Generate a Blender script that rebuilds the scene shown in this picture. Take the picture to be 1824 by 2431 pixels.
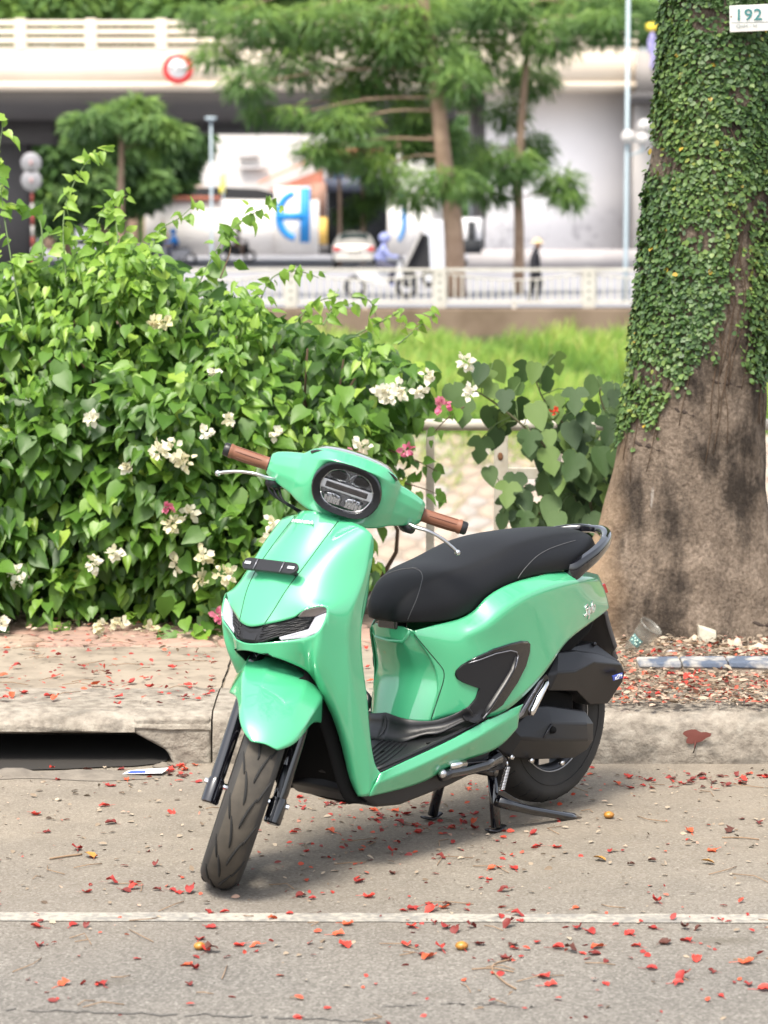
import bpy, bmesh, math, random
import numpy as np
from mathutils import Vector, Matrix
from mathutils.bvhtree import BVHTree

# ------------------------------------------------------------------ scene, camera, light
scene = bpy.context.scene
for _o in list(bpy.data.objects):
    bpy.data.objects.remove(_o)
COL = scene.collection
CAM_H = 1.7303
PITCH = math.atan2(1106 - 480, 5712.8)
cam_data = bpy.data.cameras.new('camera')
cam_data.sensor_fit = 'VERTICAL'
cam_data.sensor_height = 24.0
cam_data.sensor_width = 18.0
cam_data.lens = 5712.8 / 2212 * 24.0
cam_data.clip_start = 0.1
cam_data.clip_end = 2000
cam_data.dof.use_dof = True
cam_data.dof.focus_distance = 7.8
cam_data.dof.aperture_fstop = 3.2
cam = bpy.data.objects.new('camera', cam_data)
COL.objects.link(cam)
cam.location = (0, 0, CAM_H)
cam.rotation_euler = (math.pi / 2 - PITCH, 0, 0)
scene.camera = cam

SUN_EL, SUN_AZ = math.radians(62), math.radians(205)     # azimuth clockwise from +Y
world = bpy.data.worlds.new('World')
scene.world = world
world.use_nodes = True
wn, wl = world.node_tree.nodes, world.node_tree.links
wn.clear()
sky = wn.new('ShaderNodeTexSky')
sky.sky_type = 'NISHITA'
sky.sun_disc = False
sky.sun_elevation = SUN_EL
sky.sun_rotation = SUN_AZ
sky.air_density = 1.0
sky.dust_density = 4.0
sky.ozone_density = 1.0
bg = wn.new('ShaderNodeBackground')
bg.inputs['Strength'].default_value = 0.10
wo = wn.new('ShaderNodeOutputWorld')
hs = wn.new('ShaderNodeHueSaturation')      # milky, hazy sky
hs.inputs['Saturation'].default_value = 0.38
wl.new(sky.outputs[0], hs.inputs['Color'])
wl.new(hs.outputs[0], bg.inputs[0])
wl.new(bg.outputs[0], wo.inputs[0])
sun_data = bpy.data.lights.new('sun', 'SUN')
sun_data.energy = 1.5
sun_data.angle = math.radians(16)
sun_data.color = (1.0, 0.92, 0.79)
sun = bpy.data.objects.new('sun', sun_data)
COL.objects.link(sun)
_d = Vector((math.sin(SUN_AZ) * math.cos(SUN_EL), math.cos(SUN_AZ) * math.cos(SUN_EL), math.sin(SUN_EL)))
sun.rotation_euler = _d.to_track_quat('Z', 'Y').to_euler()
sun.location = (0, 0, 20)
scene.view_settings.view_transform = 'Standard'
scene.view_settings.look = 'None'
scene.view_settings.exposure = 1.86
scene.view_settings.gamma = 1.0
scene.view_settings.use_curve_mapping = False
scene.render.engine = 'CYCLES'
scene.cycles.use_denoising = True
scene.cycles.max_bounces = 6
scene.cycles.transparent_max_bounces = 8
scene.cycles.sample_clamp_indirect = 4.0

# ------------------------------------------------------------------ camera rays (pixels of the 1824 x 2431 photograph)
KS = 1824 / 1660
FPX, CXP, CYP = 5712.8 * KS, 912.0, 1106 * KS
def ray(sx, sy):
    dx, dz = (sx - CXP) / FPX, -(sy - CYP) / FPX
    return np.array([dx, math.cos(PITCH) + dz * math.sin(PITCH), -math.sin(PITCH) + dz * math.cos(PITCH)])
CAMP = np.array([0, 0, CAM_H])
def gz(px, py, z=0.0):
    """ground point under a pixel given on the 1660-wide view"""
    d = ray(px * KS, py * KS)
    return CAMP + d * ((z - CAM_H) / d[2])
def gy(px, py, y):
    """point on the upright plane at distance y"""
    d = ray(px * KS, py * KS)
    return CAMP + d * (y / d[1])

# ------------------------------------------------------------------ materials
MATS = {}
def mat(name, col, rough=0.6, metal=0.0, coat=0.0, spec=0.5, noise=None, bump=None, trans=0.0, alpha=1.0, emit=None, tint=None, sheen=0.0, subsurf=0.0):
    """noise=(scale, second colour, detail, lo, hi); bump=(scale, strength, distance)"""
    if name in MATS:
        return MATS[name]
    m = bpy.data.materials.new(name)
    m.use_nodes = True
    nt = m.node_tree
    b = nt.nodes['Principled BSDF']
    b.inputs['Base Color'].default_value = (*col, 1)
    b.inputs['Roughness'].default_value = rough
    b.inputs['Metallic'].default_value = metal
    b.inputs['Coat Weight'].default_value = coat
    b.inputs['Coat Roughness'].default_value = 0.04
    b.inputs['Specular IOR Level'].default_value = spec
    b.inputs['Transmission Weight'].default_value = trans
    b.inputs['Alpha'].default_value = alpha
    if sheen:
        b.inputs['Sheen Weight'].default_value = sheen
    tc = nt.nodes.new('ShaderNodeTexCoord')
    src = None
    if noise:
        n = nt.nodes.new('ShaderNodeTexNoise')
        n.inputs['Scale'].default_value = noise[0]
        n.inputs['Detail'].default_value = noise[2] if len(noise) > 2 else 4
        nt.links.new(tc.outputs['Object'], n.inputs['Vector'])
        r = nt.nodes.new('ShaderNodeValToRGB')
        r.color_ramp.elements[0].position = noise[3] if len(noise) > 3 else 0.35
        r.color_ramp.elements[1].position = noise[4] if len(noise) > 4 else 0.65
        r.color_ramp.elements[0].color = (*col, 1)
        r.color_ramp.elements[1].color = (*noise[1], 1)
        nt.links.new(n.outputs['Fac'], r.inputs['Fac'])
        src = r.outputs['Color']
    if tint:
        at = nt.nodes.new('ShaderNodeAttribute')
        at.attribute_name = 'tint'
        r2 = nt.nodes.new('ShaderNodeValToRGB')
        els = r2.color_ramp.elements
        while len(els) < len(tint):
            els.new(0.5)
        for i, c in enumerate(tint):
            els[i].position = i / (len(tint) - 1)
            els[i].color = (*c, 1)
        nt.links.new(at.outputs['Fac'], r2.inputs['Fac'])
        if src is None:
            src = r2.outputs['Color']
        else:
            mx = nt.nodes.new('ShaderNodeMix')
            mx.data_type = 'RGBA'
            mx.inputs[0].default_value = 0.3
            nt.links.new(r2.outputs['Color'], mx.inputs[6])
            nt.links.new(src, mx.inputs[7])
            src = mx.outputs[2]
    if src is not None:
        nt.links.new(src, b.inputs['Base Color'])
    if bump:
        n2 = nt.nodes.new('ShaderNodeTexNoise')
        n2.inputs['Scale'].default_value = bump[0]
        n2.inputs['Detail'].default_value = 5
        nt.links.new(tc.outputs['Object'], n2.inputs['Vector'])
        bp = nt.nodes.new('ShaderNodeBump')
        bp.inputs['Strength'].default_value = bump[1]
        bp.inputs['Distance'].default_value = bump[2]
        nt.links.new(n2.outputs['Fac'], bp.inputs['Height'])
        nt.links.new(bp.outputs['Normal'], b.inputs['Normal'])
    if emit:
        b.inputs['Emission Color'].default_value = (*emit[0], 1)
        b.inputs['Emission Strength'].default_value = emit[1]
    if subsurf:      # thin leaf: let light through
        tr = nt.nodes.new('ShaderNodeBsdfTranslucent')
        mixs = nt.nodes.new('ShaderNodeMixShader')
        mixs.inputs[0].default_value = subsurf
        if src is not None:
            nt.links.new(src, tr.inputs['Color'])
        else:
            tr.inputs['Color'].default_value = (*col, 1)
        out = nt.nodes['Material Output']
        nt.links.new(b.outputs[0], mixs.inputs[1])
        nt.links.new(tr.outputs[0], mixs.inputs[2])
        nt.links.new(mixs.outputs[0], out.inputs['Surface'])
    MATS[name] = m
    return m

# ------------------------------------------------------------------ object helpers
def tag(o, label=None, cat=None, group=None, kind=None):
    if label: o['label'] = label
    if cat: o['category'] = cat
    if group: o['group'] = group
    if kind: o['kind'] = kind
    return o
def empty(name, loc=(0, 0, 0), rz=0.0, parent=None):
    o = bpy.data.objects.new(name, None)
    COL.objects.link(o)
    o.location = loc
    o.rotation_euler = (0, 0, rz)
    o.empty_display_size = 0.1
    if parent: o.parent = parent
    return o
def link(name, me, parent=None, loc=None, rot=None, scl=None):
    o = bpy.data.objects.new(name, me)
    COL.objects.link(o)
    if parent: o.parent = parent
    if loc is not None: o.location = loc
    if rot is not None: o.rotation_euler = rot
    if scl is not None: o.scale = scl
    return o
def new_mesh(name, verts, faces, m, smooth=True, tint=None):
    me = bpy.data.meshes.new(name)
    me.from_pydata([tuple(map(float, v)) for v in verts], [], faces)
    if isinstance(m, (list, tuple)):
        for x in m: me.materials.append(x)
    else:
        me.materials.append(m)
    if smooth:
        me.polygons.foreach_set('use_smooth', [True] * len(me.polygons))
    if tint is not None:
        a = me.attributes.new('tint', 'FLOAT', 'POINT')
        a.data.foreach_set('value', [float(t) for t in tint])
    me.update()
    return me
class MB:
    """collects shapes into one mesh"""
    def __init__(s):
        s.v, s.f, s.mi, s.t = [], [], [], []
    def add(s, verts, faces, mi=0, tint=0.0):
        k = len(s.v)
        s.v += [tuple(map(float, v)) for v in verts]
        s.t += [tint] * len(verts)
        s.f += [tuple(i + k for i in f) for f in faces]
        s.mi += [mi] * len(faces)
        return s
    def box(s, c, d, rz=0.0, mi=0):
        x, y, z = d[0] / 2, d[1] / 2, d[2] / 2
        vs = []
        for sx, sy, sz in ((-1,-1,-1),(1,-1,-1),(1,1,-1),(-1,1,-1),(-1,-1,1),(1,-1,1),(1,1,1),(-1,1,1)):
            px, py = sx * x, sy * y
            vs.append((c[0] + px * math.cos(rz) - py * math.sin(rz), c[1] + px * math.sin(rz) + py * math.cos(rz), c[2] + sz * z))
        return s.add(vs, [(0,3,2,1),(4,5,6,7),(0,1,5,4),(1,2,6,5),(2,3,7,6),(3,0,4,7)], mi)
    def tube(s, path, r, n=10, cap=True, mi=0, flat=None):
        path = [np.array(p, float) for p in path]
        rs = r if isinstance(r, (list, tuple)) else [r] * len(path)
        k = len(s.v); up = None
        for i, p in enumerate(path):
            t = path[min(i + 1, len(path) - 1)] - path[max(i - 1, 0)]
            t = t / (np.linalg.norm(t) + 1e-12)
            if up is None:
                up = np.array([0, 0, 1.0]) if abs(t[2]) < 0.9 else np.array([1.0, 0, 0])
            a = np.cross(t, up); a /= np.linalg.norm(a) + 1e-12
            b = np.cross(a, t); up = b
            for j in range(n):
                q = 2 * math.pi * j / n
                w = rs[i]
                wa, wb = (w, w) if flat is None else (w * flat[0], w * flat[1])
                s.v.append(tuple(p + a * wa * math.cos(q) + b * wb * math.sin(q))); s.t.append(0.0)
        for i in range(len(path) - 1):
            for j in range(n):
                s.f.append((k + i*n + j, k + i*n + (j+1) % n, k + (i+1)*n + (j+1) % n, k + (i+1)*n + j)); s.mi.append(mi)
        if cap:
            s.f.append(tuple(k + j for j in range(n))[::-1]); s.mi.append(mi)
            s.f.append(tuple(k + (len(path)-1)*n + j for j in range(n))); s.mi.append(mi)
        return s
    def prism(s, pts, d, mi=0):
        """closed outline (3D points) swept by vector d"""
        n = len(pts); d = np.array(d, float)
        vs = [np.array(p, float) for p in pts] + [np.array(p, float) + d for p in pts]
        return s.add(vs, [tuple(range(n))[::-1], tuple(range(n, 2*n))] + [(i, (i+1) % n, n + (i+1) % n, n + i) for i in range(n)], mi)
    def lathe(s, prof, n=24, c=(0,0,0), axis=2, mi=0):
        """prof: (radius, height) pairs around an axis"""
        k = len(s.v)
        for r, hgt in prof:
            for j in range(n):
                q = 2 * math.pi * j / n
                a, b = r * math.cos(q), r * math.sin(q)
                p = [0, 0, 0]; p[axis] = hgt; p[(axis+1) % 3] = a; p[(axis+2) % 3] = b
                s.v.append((p[0]+c[0], p[1]+c[1], p[2]+c[2])); s.t.append(0.0)
        for i in range(len(prof) - 1):
            for j in range(n):
                s.f.append((k + i*n + j, k + i*n + (j+1) % n, k + (i+1)*n + (j+1) % n, k + (i+1)*n + j)); s.mi.append(mi)
        return s
    def ball(s, c, r, n=10, mi=0, sq=(1,1,1)):
        prof = [(r * math.sin(math.pi * i / n), -r * math.cos(math.pi * i / n)) for i in range(n + 1)]
        k = len(s.v)
        s.lathe(prof, n=n + 2, mi=mi)
        for i in range(k, len(s.v)):
            v = s.v[i]; s.v[i] = (v[0]*sq[0] + c[0], v[1]*sq[1] + c[1], v[2]*sq[2] + c[2])
        return s
    def xf(s, fn):
        s.v = [tuple(fn(np.array(v))) for v in s.v]; return s
    def mesh(s, name, m, smooth=True, weld=True):
        me = new_mesh(name, s.v, s.f, m, smooth, s.t)
        if isinstance(m, (list, tuple)):
            me.polygons.foreach_set('material_index', s.mi)
        b = bmesh.new(); b.from_mesh(me)
        if weld: bmesh.ops.remove_doubles(b, verts=b.verts, dist=1e-5)
        bmesh.ops.recalc_face_normals(b, faces=b.faces)
        b.to_mesh(me); b.free()
        return me
    def obj(s, name, m, parent=None, smooth=True, bevel=0.0, sub=0, seg=2, loc=None, auto=None):
        o = link(name, s.mesh(name, m, smooth), parent, loc)
        if bevel: add_bevel(o, bevel, seg)
        if sub: add_sub(o, sub)
        if auto is not None:
            shade_by_angle(o.data, auto)
        return o
def shade_by_angle(me, deg):
    b = bmesh.new(); b.from_mesh(me)
    for e in b.edges:
        if len(e.link_faces) == 2 and e.calc_face_angle(0) > math.radians(deg):
            e.smooth = False
    b.to_mesh(me); b.free()
def add_bevel(o, w, seg=2):
    md = o.modifiers.new('bevel', 'BEVEL'); md.width = w; md.segments = seg; md.limit_method = 'ANGLE'; md.angle_limit = math.radians(30)
    md.harden_normals = True
def add_sub(o, lv):
    md = o.modifiers.new('sub', 'SUBSURF'); md.levels = lv; md.render_levels = lv
    md.boundary_smooth = 'PRESERVE_CORNERS'
def add_solid(o, t, off=0.0):
    md = o.modifiers.new('solid', 'SOLIDIFY'); md.thickness = t; md.offset = off; md.use_even_offset = False
def cage(name, V, F, m, parent, sub=2, solid=0.003, mirror=True, crease=None, fn=None, off=0.0):
    """half cage of named points, mirrored over y=0; crease: list of (a, b, weight)"""
    idx, vs = {}, []
    def put(k, p):
        idx[k] = len(vs); vs.append(np.array(p, float))
    for k, p in V.items():
        put(k, p)
    faces = [tuple(idx[k] for k in f) for f in F]
    if mirror:
        mi = {}
        for k, p in V.items():
            if abs(p[1]) < 1e-6: mi[k] = idx[k]
            else:
                mi[k] = len(vs); vs.append(np.array([p[0], -p[1], p[2]], float))
        faces += [tuple(mi[k] for k in f)[::-1] for f in F]
    if fn: vs = [fn(v) for v in vs]
    me = new_mesh(name, vs, faces, m)
    b = bmesh.new(); b.from_mesh(me)
    bmesh.ops.recalc_face_normals(b, faces=b.faces)
    if crease:
        ly = b.edges.layers.float.get('crease_edge') or b.edges.layers.float.new('crease_edge')
        b.verts.ensure_lookup_table()
        for a, c, w in crease:
            for tbl in ([idx, mi] if mirror else [idx]):
                e = b.edges.get((b.verts[tbl[a]], b.verts[tbl[c]]))
                if e: e[ly] = w
    b.to_mesh(me); b.free()
    o = link(name, me, parent)
    if sub: add_sub(o, sub)
    if solid: add_solid(o, solid, off)
    return o
def eval_bvh(o):
    dg = bpy.context.evaluated_depsgraph_get()
    ev = o.evaluated_get(dg); me = ev.to_mesh()
    t = BVHTree.FromPolygons([v.co.copy() for v in me.vertices], [tuple(p.vertices) for p in me.polygons])
    ev.to_mesh_clear()
    return t
def text_mesh(body, size, depth, m, name, bevel=0.0, shear=0.0, spacing=1.0):
    cu = bpy.data.curves.new(name, 'FONT')
    cu.body = body; cu.size = size; cu.extrude = depth; cu.bevel_depth = bevel
    cu.align_x = 'CENTER'; cu.align_y = 'CENTER'; cu.shear = shear; cu.space_character = spacing
    cu.resolution_u = 3
    o = bpy.data.objects.new(name, cu); COL.objects.link(o)
    dg = bpy.context.evaluated_depsgraph_get()
    me = bpy.data.meshes.new_from_object(o.evaluated_get(dg))
    me.name = name
    bpy.data.objects.remove(o); bpy.data.curves.remove(cu)
    me.materials.clear(); me.materials.append(m)
    return me
def frame_matrix(o, xdir, ydir):
    x = Vector(xdir).normalized(); y = Vector(ydir); y = (y - x * y.dot(x)).normalized(); z = x.cross(y)
    return Matrix(((x[0], y[0], z[0], o[0]), (x[1], y[1], z[1], o[1]), (x[2], y[2], z[2], o[2]), (0, 0, 0, 1)))
def spline(pts, n):
    """Catmull-Rom through points"""
    P = [np.array(p, float) for p in pts]
    P = [2 * P[0] - P[1]] + P + [2 * P[-1] - P[-2]]
    out = []
    segs = len(P) - 3
    for i in range(n + 1):
        t = i / n * segs; k = min(int(t), segs - 1); t -= k
        a, b, c, d = P[k:k+4]
        out.append(0.5 * ((2*b) + (-a + c)*t + (2*a - 5*b + 4*c - d)*t*t + (-a + 3*b - 3*c + d)*t**3))
    return out
random.seed(7)
rng = np.random.default_rng(7)
# ------------------------------------------------------------------ near ground: road, kerb, pavement
KY = 8.36            # kerb face
PZ = 0.16            # pavement level
def node_mat(name):
    m = bpy.data.materials.new(name); m.use_nodes = True
    nt = m.node_tree
    return m, nt, nt.nodes['Principled BSDF']
def n_noise(nt, scale, detail=5, vec=None, rough=.55, stretch=None):
    tc = nt.nodes.new('ShaderNodeTexCoord')
    n = nt.nodes.new('ShaderNodeTexNoise'); n.inputs['Scale'].default_value = scale; n.inputs['Detail'].default_value = detail; n.inputs['Roughness'].default_value = rough
    if stretch:
        mp = nt.nodes.new('ShaderNodeMapping'); mp.inputs['Scale'].default_value = stretch
        nt.links.new(tc.outputs['Object'], mp.inputs['Vector']); nt.links.new(mp.outputs[0], n.inputs['Vector'])
    else:
        nt.links.new(tc.outputs['Object'], n.inputs['Vector'])
    return n.outputs['Fac']
def n_ramp(nt, fac, stops):
    r = nt.nodes.new('ShaderNodeValToRGB')
    els = r.color_ramp.elements
    while len(els) < len(stops): els.new(.5)
    for i, (p, c) in enumerate(stops):
        els[i].position = p; els[i].color = (*c, 1) if len(c) == 3 else c
    nt.links.new(fac, r.inputs['Fac'])
    return r.outputs['Color']
def n_mix(nt, fac, a, b, mode='MIX'):
    mx = nt.nodes.new('ShaderNodeMix'); mx.data_type = 'RGBA'; mx.blend_type = mode
    for sock, v in ((mx.inputs[0], fac), (mx.inputs[6], a), (mx.inputs[7], b)):
        if isinstance(v, (int, float)): sock.default_value = v
        elif isinstance(v, tuple): sock.default_value = (*v, 1)
        else: nt.links.new(v, sock)
    return mx.outputs[2]
def n_bump(nt, b, h, strength, dist):
    bp = nt.nodes.new('ShaderNodeBump'); bp.inputs['Strength'].default_value = strength; bp.inputs['Distance'].default_value = dist
    nt.links.new(h, bp.inputs['Height']); nt.links.new(bp.outputs[0], b.inputs['Normal'])
def n_pos(nt, axis):
    tc = nt.nodes.new('ShaderNodeTexCoord'); sp = nt.nodes.new('ShaderNodeSeparateXYZ')
    nt.links.new(tc.outputs['Object'], sp.inputs[0])
    return sp.outputs[axis]
def n_math(nt, op, a, b=0.0, c=None):
    n = nt.nodes.new('ShaderNodeMath'); n.operation = op
    for i, v in enumerate((a, b) if c is None else (a, b, c)):
        if isinstance(v, (int, float)): n.inputs[i].default_value = v
        else: nt.links.new(v, n.inputs[i])
    return n.outputs[0]

# asphalt: speckled aggregate, worn grey, dusty tan silt gathered along the kerb
asphalt, nt, b = node_mat('asphalt')
vor = nt.nodes.new('ShaderNodeTexVoronoi'); vor.inputs['Scale'].default_value = 165
tc = nt.nodes.new('ShaderNodeTexCoord'); nt.links.new(tc.outputs['Object'], vor.inputs['Vector'])
spk = n_ramp(nt, vor.outputs['Color'], [(.0, (.055,.052,.048)), (.40, (.13,.123,.115)), (.75, (.20,.19,.18)), (1, (.34,.33,.31))])
fine = n_noise(nt, 420, 3)
spk = n_mix(nt, .35, spk, n_ramp(nt, fine, [(.3, (.08,.077,.072)), (.7, (.24,.23,.218))]))
big = n_noise(nt, 1.3, 6)
spk = n_mix(nt, .5, spk, n_mix(nt, 1.0, spk, n_ramp(nt, big, [(.3, (.72,.72,.73)), (.7, (1.15,1.13,1.1))]), 'MULTIPLY'))
yy = n_pos(nt, 1)
dust_f = n_math(nt, 'MULTIPLY', n_math(nt, 'SMOOTH_MIN', n_math(nt, 'MAXIMUM', n_math(nt, 'MULTIPLY', n_math(nt, 'SUBTRACT', yy, 5.9), .50), 0.0), .78, .2), n_math(nt, 'ADD', .45, n_math(nt, 'MULTIPLY', n_noise(nt, .9, 5, stretch=(1, 1.6, 1)), 1.05)))
silt = n_mix(nt, .35, n_ramp(nt, n_noise(nt, 6, 7), [(.3, (.20,.165,.125)), (.7, (.29,.245,.19))]), spk)
col = n_mix(nt, dust_f, spk, silt)
st_n = n_ramp(nt, n_noise(nt, 2.1, 3), [(.26, (1,1,1)), (.33, (0,0,0))])
col = n_mix(nt, n_math(nt, 'MULTIPLY', st_n, .32), col, (.075,.070,.062))
for (sx_, sy_, rx_s, ry_s, amt) in ((1560,2032,.16,.10,.55), (640,1905,.10,.05,.30), (1130,1835,.08,.05,.35), (250,2120,.20,.07,.22), (900,2150,.25,.06,.18)):
    g_ = gz(sx_, sy_)
    dx_ = n_math(nt, 'DIVIDE', n_math(nt, 'SUBTRACT', n_pos(nt, 0), float(g_[0])), rx_s); dy_ = n_math(nt, 'DIVIDE', n_math(nt, 'SUBTRACT', yy, float(g_[1])), ry_s)
    rr_ = n_math(nt, 'ADD', n_math(nt, 'SQRT', n_math(nt, 'ADD', n_math(nt, 'MULTIPLY', dx_, dx_), n_math(nt, 'MULTIPLY', dy_, dy_))), n_math(nt, 'MULTIPLY', n_noise(nt, 9, 5), .9))
    col = n_mix(nt, n_math(nt, 'MULTIPLY', n_ramp(nt, rr_, [(.55, (1,1,1)), (1.0, (0,0,0))]), amt), col, (.075,.065,.048))
col = n_mix(nt, 1.0, col, (1.02,1.0,.96), 'MULTIPLY')
nt.links.new(col, b.inputs['Base Color']); b.inputs['Roughness'].default_value = .92
b.inputs['Specular IOR Level'].default_value = .25
n_bump(nt, b, n_math(nt, 'ADD', vor.outputs['Distance'], fine), .38, .004)
road = link('road', new_mesh('road', [(-70,-12,0),(70,-12,0),(70,KY+.25,0),(-70,KY+.25,0)], [(0,1,2,3)], asphalt))
tag(road, kind='structure')
line_paint, nt, b = node_mat('worn_line_paint')
wear = n_math(nt, 'ADD', n_math(nt, 'MULTIPLY', n_noise(nt, 45, 6), .6), n_math(nt, 'MULTIPLY', n_noise(nt, 5, 4), .4))
f_ = n_ramp(nt, wear, [(.42, (0,0,0)), (.56, (1,1,1))])
nt.links.new(n_mix(nt, f_, (.19,.18,.165), n_ramp(nt, n_noise(nt, 220, 3), [(.3, (.27,.25,.212)), (.7, (.37,.345,.298))])), b.inputs['Base Color'])
b.inputs['Roughness'].default_value = .85
a0, a1, b1, b0 = gz(0,1972), gz(1660,1977), gz(1660,1995), gz(0,1990)
def extend(p, q, k):  # push p away from q
    return p + (p - q) * k
vsl, fsl = [], []
nseg = 160
L0, L1, L2, L3 = extend(a0, a1, 3), extend(a1, a0, 3), extend(b1, b0, 3), extend(b0, b1, 3)
for i in range(nseg + 1):
    t = i / nseg
    j1, j2 = rng.normal(0, .003, 2)
    p, q = L0*(1-t) + L1*t, L3*(1-t) + L2*t
    vsl += [(p[0], p[1] + j1, .0022), (q[0], q[1] + j2, .0022)]
    if i: fsl.append((2*i-2, 2*i-1, 2*i+1, 2*i))
tag(link('road_marking', new_mesh('road_marking', vsl, fsl, line_paint)), kind='structure')
# a long crack across the foreground
crack = MB()
for (pts, w_) in (([(-20,2182),(150,2186),(320,2192),(520,2196),(700,2203),(840,2212)], .005), ([(830,2176),(1000,2170),(1180,2178)], .003)):
    c_ = [gz(px_, py_) + np.array([rng.normal(0,.006), rng.normal(0,.006), .002]) for px_, py_ in [(p[0], p[1]) for p in spline([(a, b_, 0) for a, b_ in pts], 50)]]
    vs_, fs_ = [], []
    for i, p in enumerate(c_):
        w = w_ * rng.uniform(.3, 1.3)
        vs_ += [(p[0], p[1]-w, p[2]), (p[0], p[1]+w, p[2])]
        if i and rng.random() > .25: fs_.append((2*i-2, 2*i-1, 2*i+1, 2*i))
    crack.add(vs_, fs_)
co_ = crack.obj('crack', mat('crack_dirt', (.085,.08,.075), rough=1), None); tag(co_, kind='structure'); co_.name = 'road_crack'

# concrete for the kerb: worn tan, lichen-grey, darker towards nothing in particular
concrete, nt, b = node_mat('kerb_concrete')
n1, n2 = n_noise(nt, 3.2, 7), n_noise(nt, 26, 6)
c1 = n_ramp(nt, n1, [(.28, (.115,.098,.08)), (.5, (.19,.165,.135)), (.72, (.29,.255,.215))])
c2 = n_ramp(nt, n2, [(.32, (.12,.105,.09)), (.48, (.28,.25,.21)), (.70, (.42,.39,.335))])
c3 = n_mix(nt, .5, c1, c2)
sc_ = n_ramp(nt, n_noise(nt, 9, 8, stretch=(1,1,2.4)), [(.36, (1,1,1)), (.47, (0,0,0))])
c3 = n_mix(nt, n_math(nt, 'MULTIPLY', sc_, .55), c3, (.10,.09,.078))
nt.links.new(c3, b.inputs['Base Color']); b.inputs['Roughness'].default_value = .95; b.inputs['Specular IOR Level'].default_value = .2
n_bump(nt, b, n_math(nt, 'ADD', n_noise(nt, 60, 6), n_noise(nt, 12, 4)), .8, .009)
hole_shade = mat('drain_shade', (.022,.019,.016), rough=1)

kerb = empty('kerb', (0, KY, 0)); tag(kerb, kind='structure')
prof_k = [(.012,-.05), (.0,.0), (.004,.06), (.012,.105), (.026,.137), (.052,.155), (.10,.161), (.20,.164), (.46,.165), (.46,-.05)]
def kerb_stone(x0, x1, prof, notch=None, n=None):
    """a length of kerb with a worn, wavy surface"""
    n = n or max(10, int((x1 - x0) / .035))
    fine_p = []
    for i in range(len(prof)-1):
        for k in range(3): fine_p.append(np.array(prof[i]) + (np.array(prof[i+1]) - np.array(prof[i])) * k / 3)
    fine_p.append(np.array(prof[-1]))
    mb = MB(); m_ = len(fine_p)
    ph = rng.uniform(0, 6, 4)
    for i in range(n + 1):
        x = x0 + (x1 - x0) * i / n
        for j, p in enumerate(fine_p):
            wob = .004*math.sin(x*9 + ph[0] + j) + .003*math.sin(x*23 + ph[1] + j*1.7) + .005*math.sin(x*3.1 + ph[2])
            e = .5 if 3 < j < 20 else .2
            mb.v.append((x, p[0] + wob*e, p[1] + wob*e*.8)); mb.t.append(0)
    for i in range(n):
        for j in range(m_-1):
            mb.f.append((i*m_+j, (i+1)*m_+j, (i+1)*m_+j+1, i*m_+j+1)); mb.mi.append(0)
    mb.f += [tuple(range(m_))[::-1], tuple(n*m_+j for j in range(m_))]; mb.mi += [0, 0]
    return mb
for x0, x1 in ((-.551, 1.46), (1.468, 3.4), (3.41, 5.5)):
    kerb_stone(x0, x1, prof_k if x0 > 1 else prof_k).obj('kerb_stone', concrete, kerb, auto=55)
kerb_stone(-6.5, -2.35, prof_k).obj('kerb_stone', concrete, kerb, auto=55)
# the stone over the gully mouth: a lintel, a right-hand cheek
lint = [(.018,.098), (.0,.105), (.004,.125), (.020,.145), (.052,.158), (.10,.163), (.20,.165), (.46,.166), (.46,.095)]
kerb_stone(-2.34, -.80, lint).obj('gully_lintel', concrete, kerb, auto=55)
ck = MB()
for y0_, y1_ in ((0, .46),):
    out_ = [(-.806,.100), (-.70,.042), (-.665,-.03), (-.556,-.03), (-.556,.150), (-.806,.150)]
    ck.prism([(x, .006, z) for x, z in out_], (0, .45, 0))
ck.obj('gully_cheek', concrete, kerb, bevel=.012, seg=3)
kerb_stone(-.808, -.556, [(.012,.10), (.004,.112), (.006,.128), (.022,.147), (.052,.159), (.10,.164), (.20,.166), (.46,.167), (.46,.10)], n=8).obj('gully_lintel', concrete, kerb, auto=55)
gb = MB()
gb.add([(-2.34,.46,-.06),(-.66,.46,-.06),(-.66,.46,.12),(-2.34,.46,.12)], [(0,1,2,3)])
mouth = [(-2.34,.46,.004), (-.66,.46,.004), (-.70,.03,.0045), (-.735,-.02,.0045), (-.80,-.055,.0045), (-.90,-.07,.0045), (-1.02,-.10,.0045), (-1.15,-.115,.0045), (-1.3,-.105,.0045), (-1.42,-.12,.0045), (-1.6,-.14,.0045), (-1.8,-.13,.0045), (-2.1,-.14,.0045), (-2.34,-.12,.0045)]  # flat patch running onto the road; near-black colour paints the drain hole's shade
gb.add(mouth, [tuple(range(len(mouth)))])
gb.obj('gully_shade', hole_shade, kerb)
# broken lip of mortar in front of the mouth
lipm = MB(); vs_, fs_ = [], []
for i in range(30):
    x = -2.3 + 1.60*i/29
    hgt = (.010 + .008*math.sin(i*1.3) + .010*rng.random()) * min(1, (29-i)/4)
    vs_ += [(x, -.25 - .02*math.sin(i*.8), .002), (x, -.20, hgt*.5), (x, -.155 + .015*math.sin(i*1.9), hgt*.8), (x, -.135 + .015*math.sin(i*1.9), .002)]
    if i:
        for j in range(3): fs_.append(((i-1)*4+j, i*4+j, i*4+j+1, (i-1)*4+j+1))
lipm.add(vs_, fs_); lipm.obj('mortar_lip', mat('gutter_mortar', (.13,.112,.092), rough=1, noise=(18, (.19,.165,.135), 6), bump=(60,.6,.006)), kerb)

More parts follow.
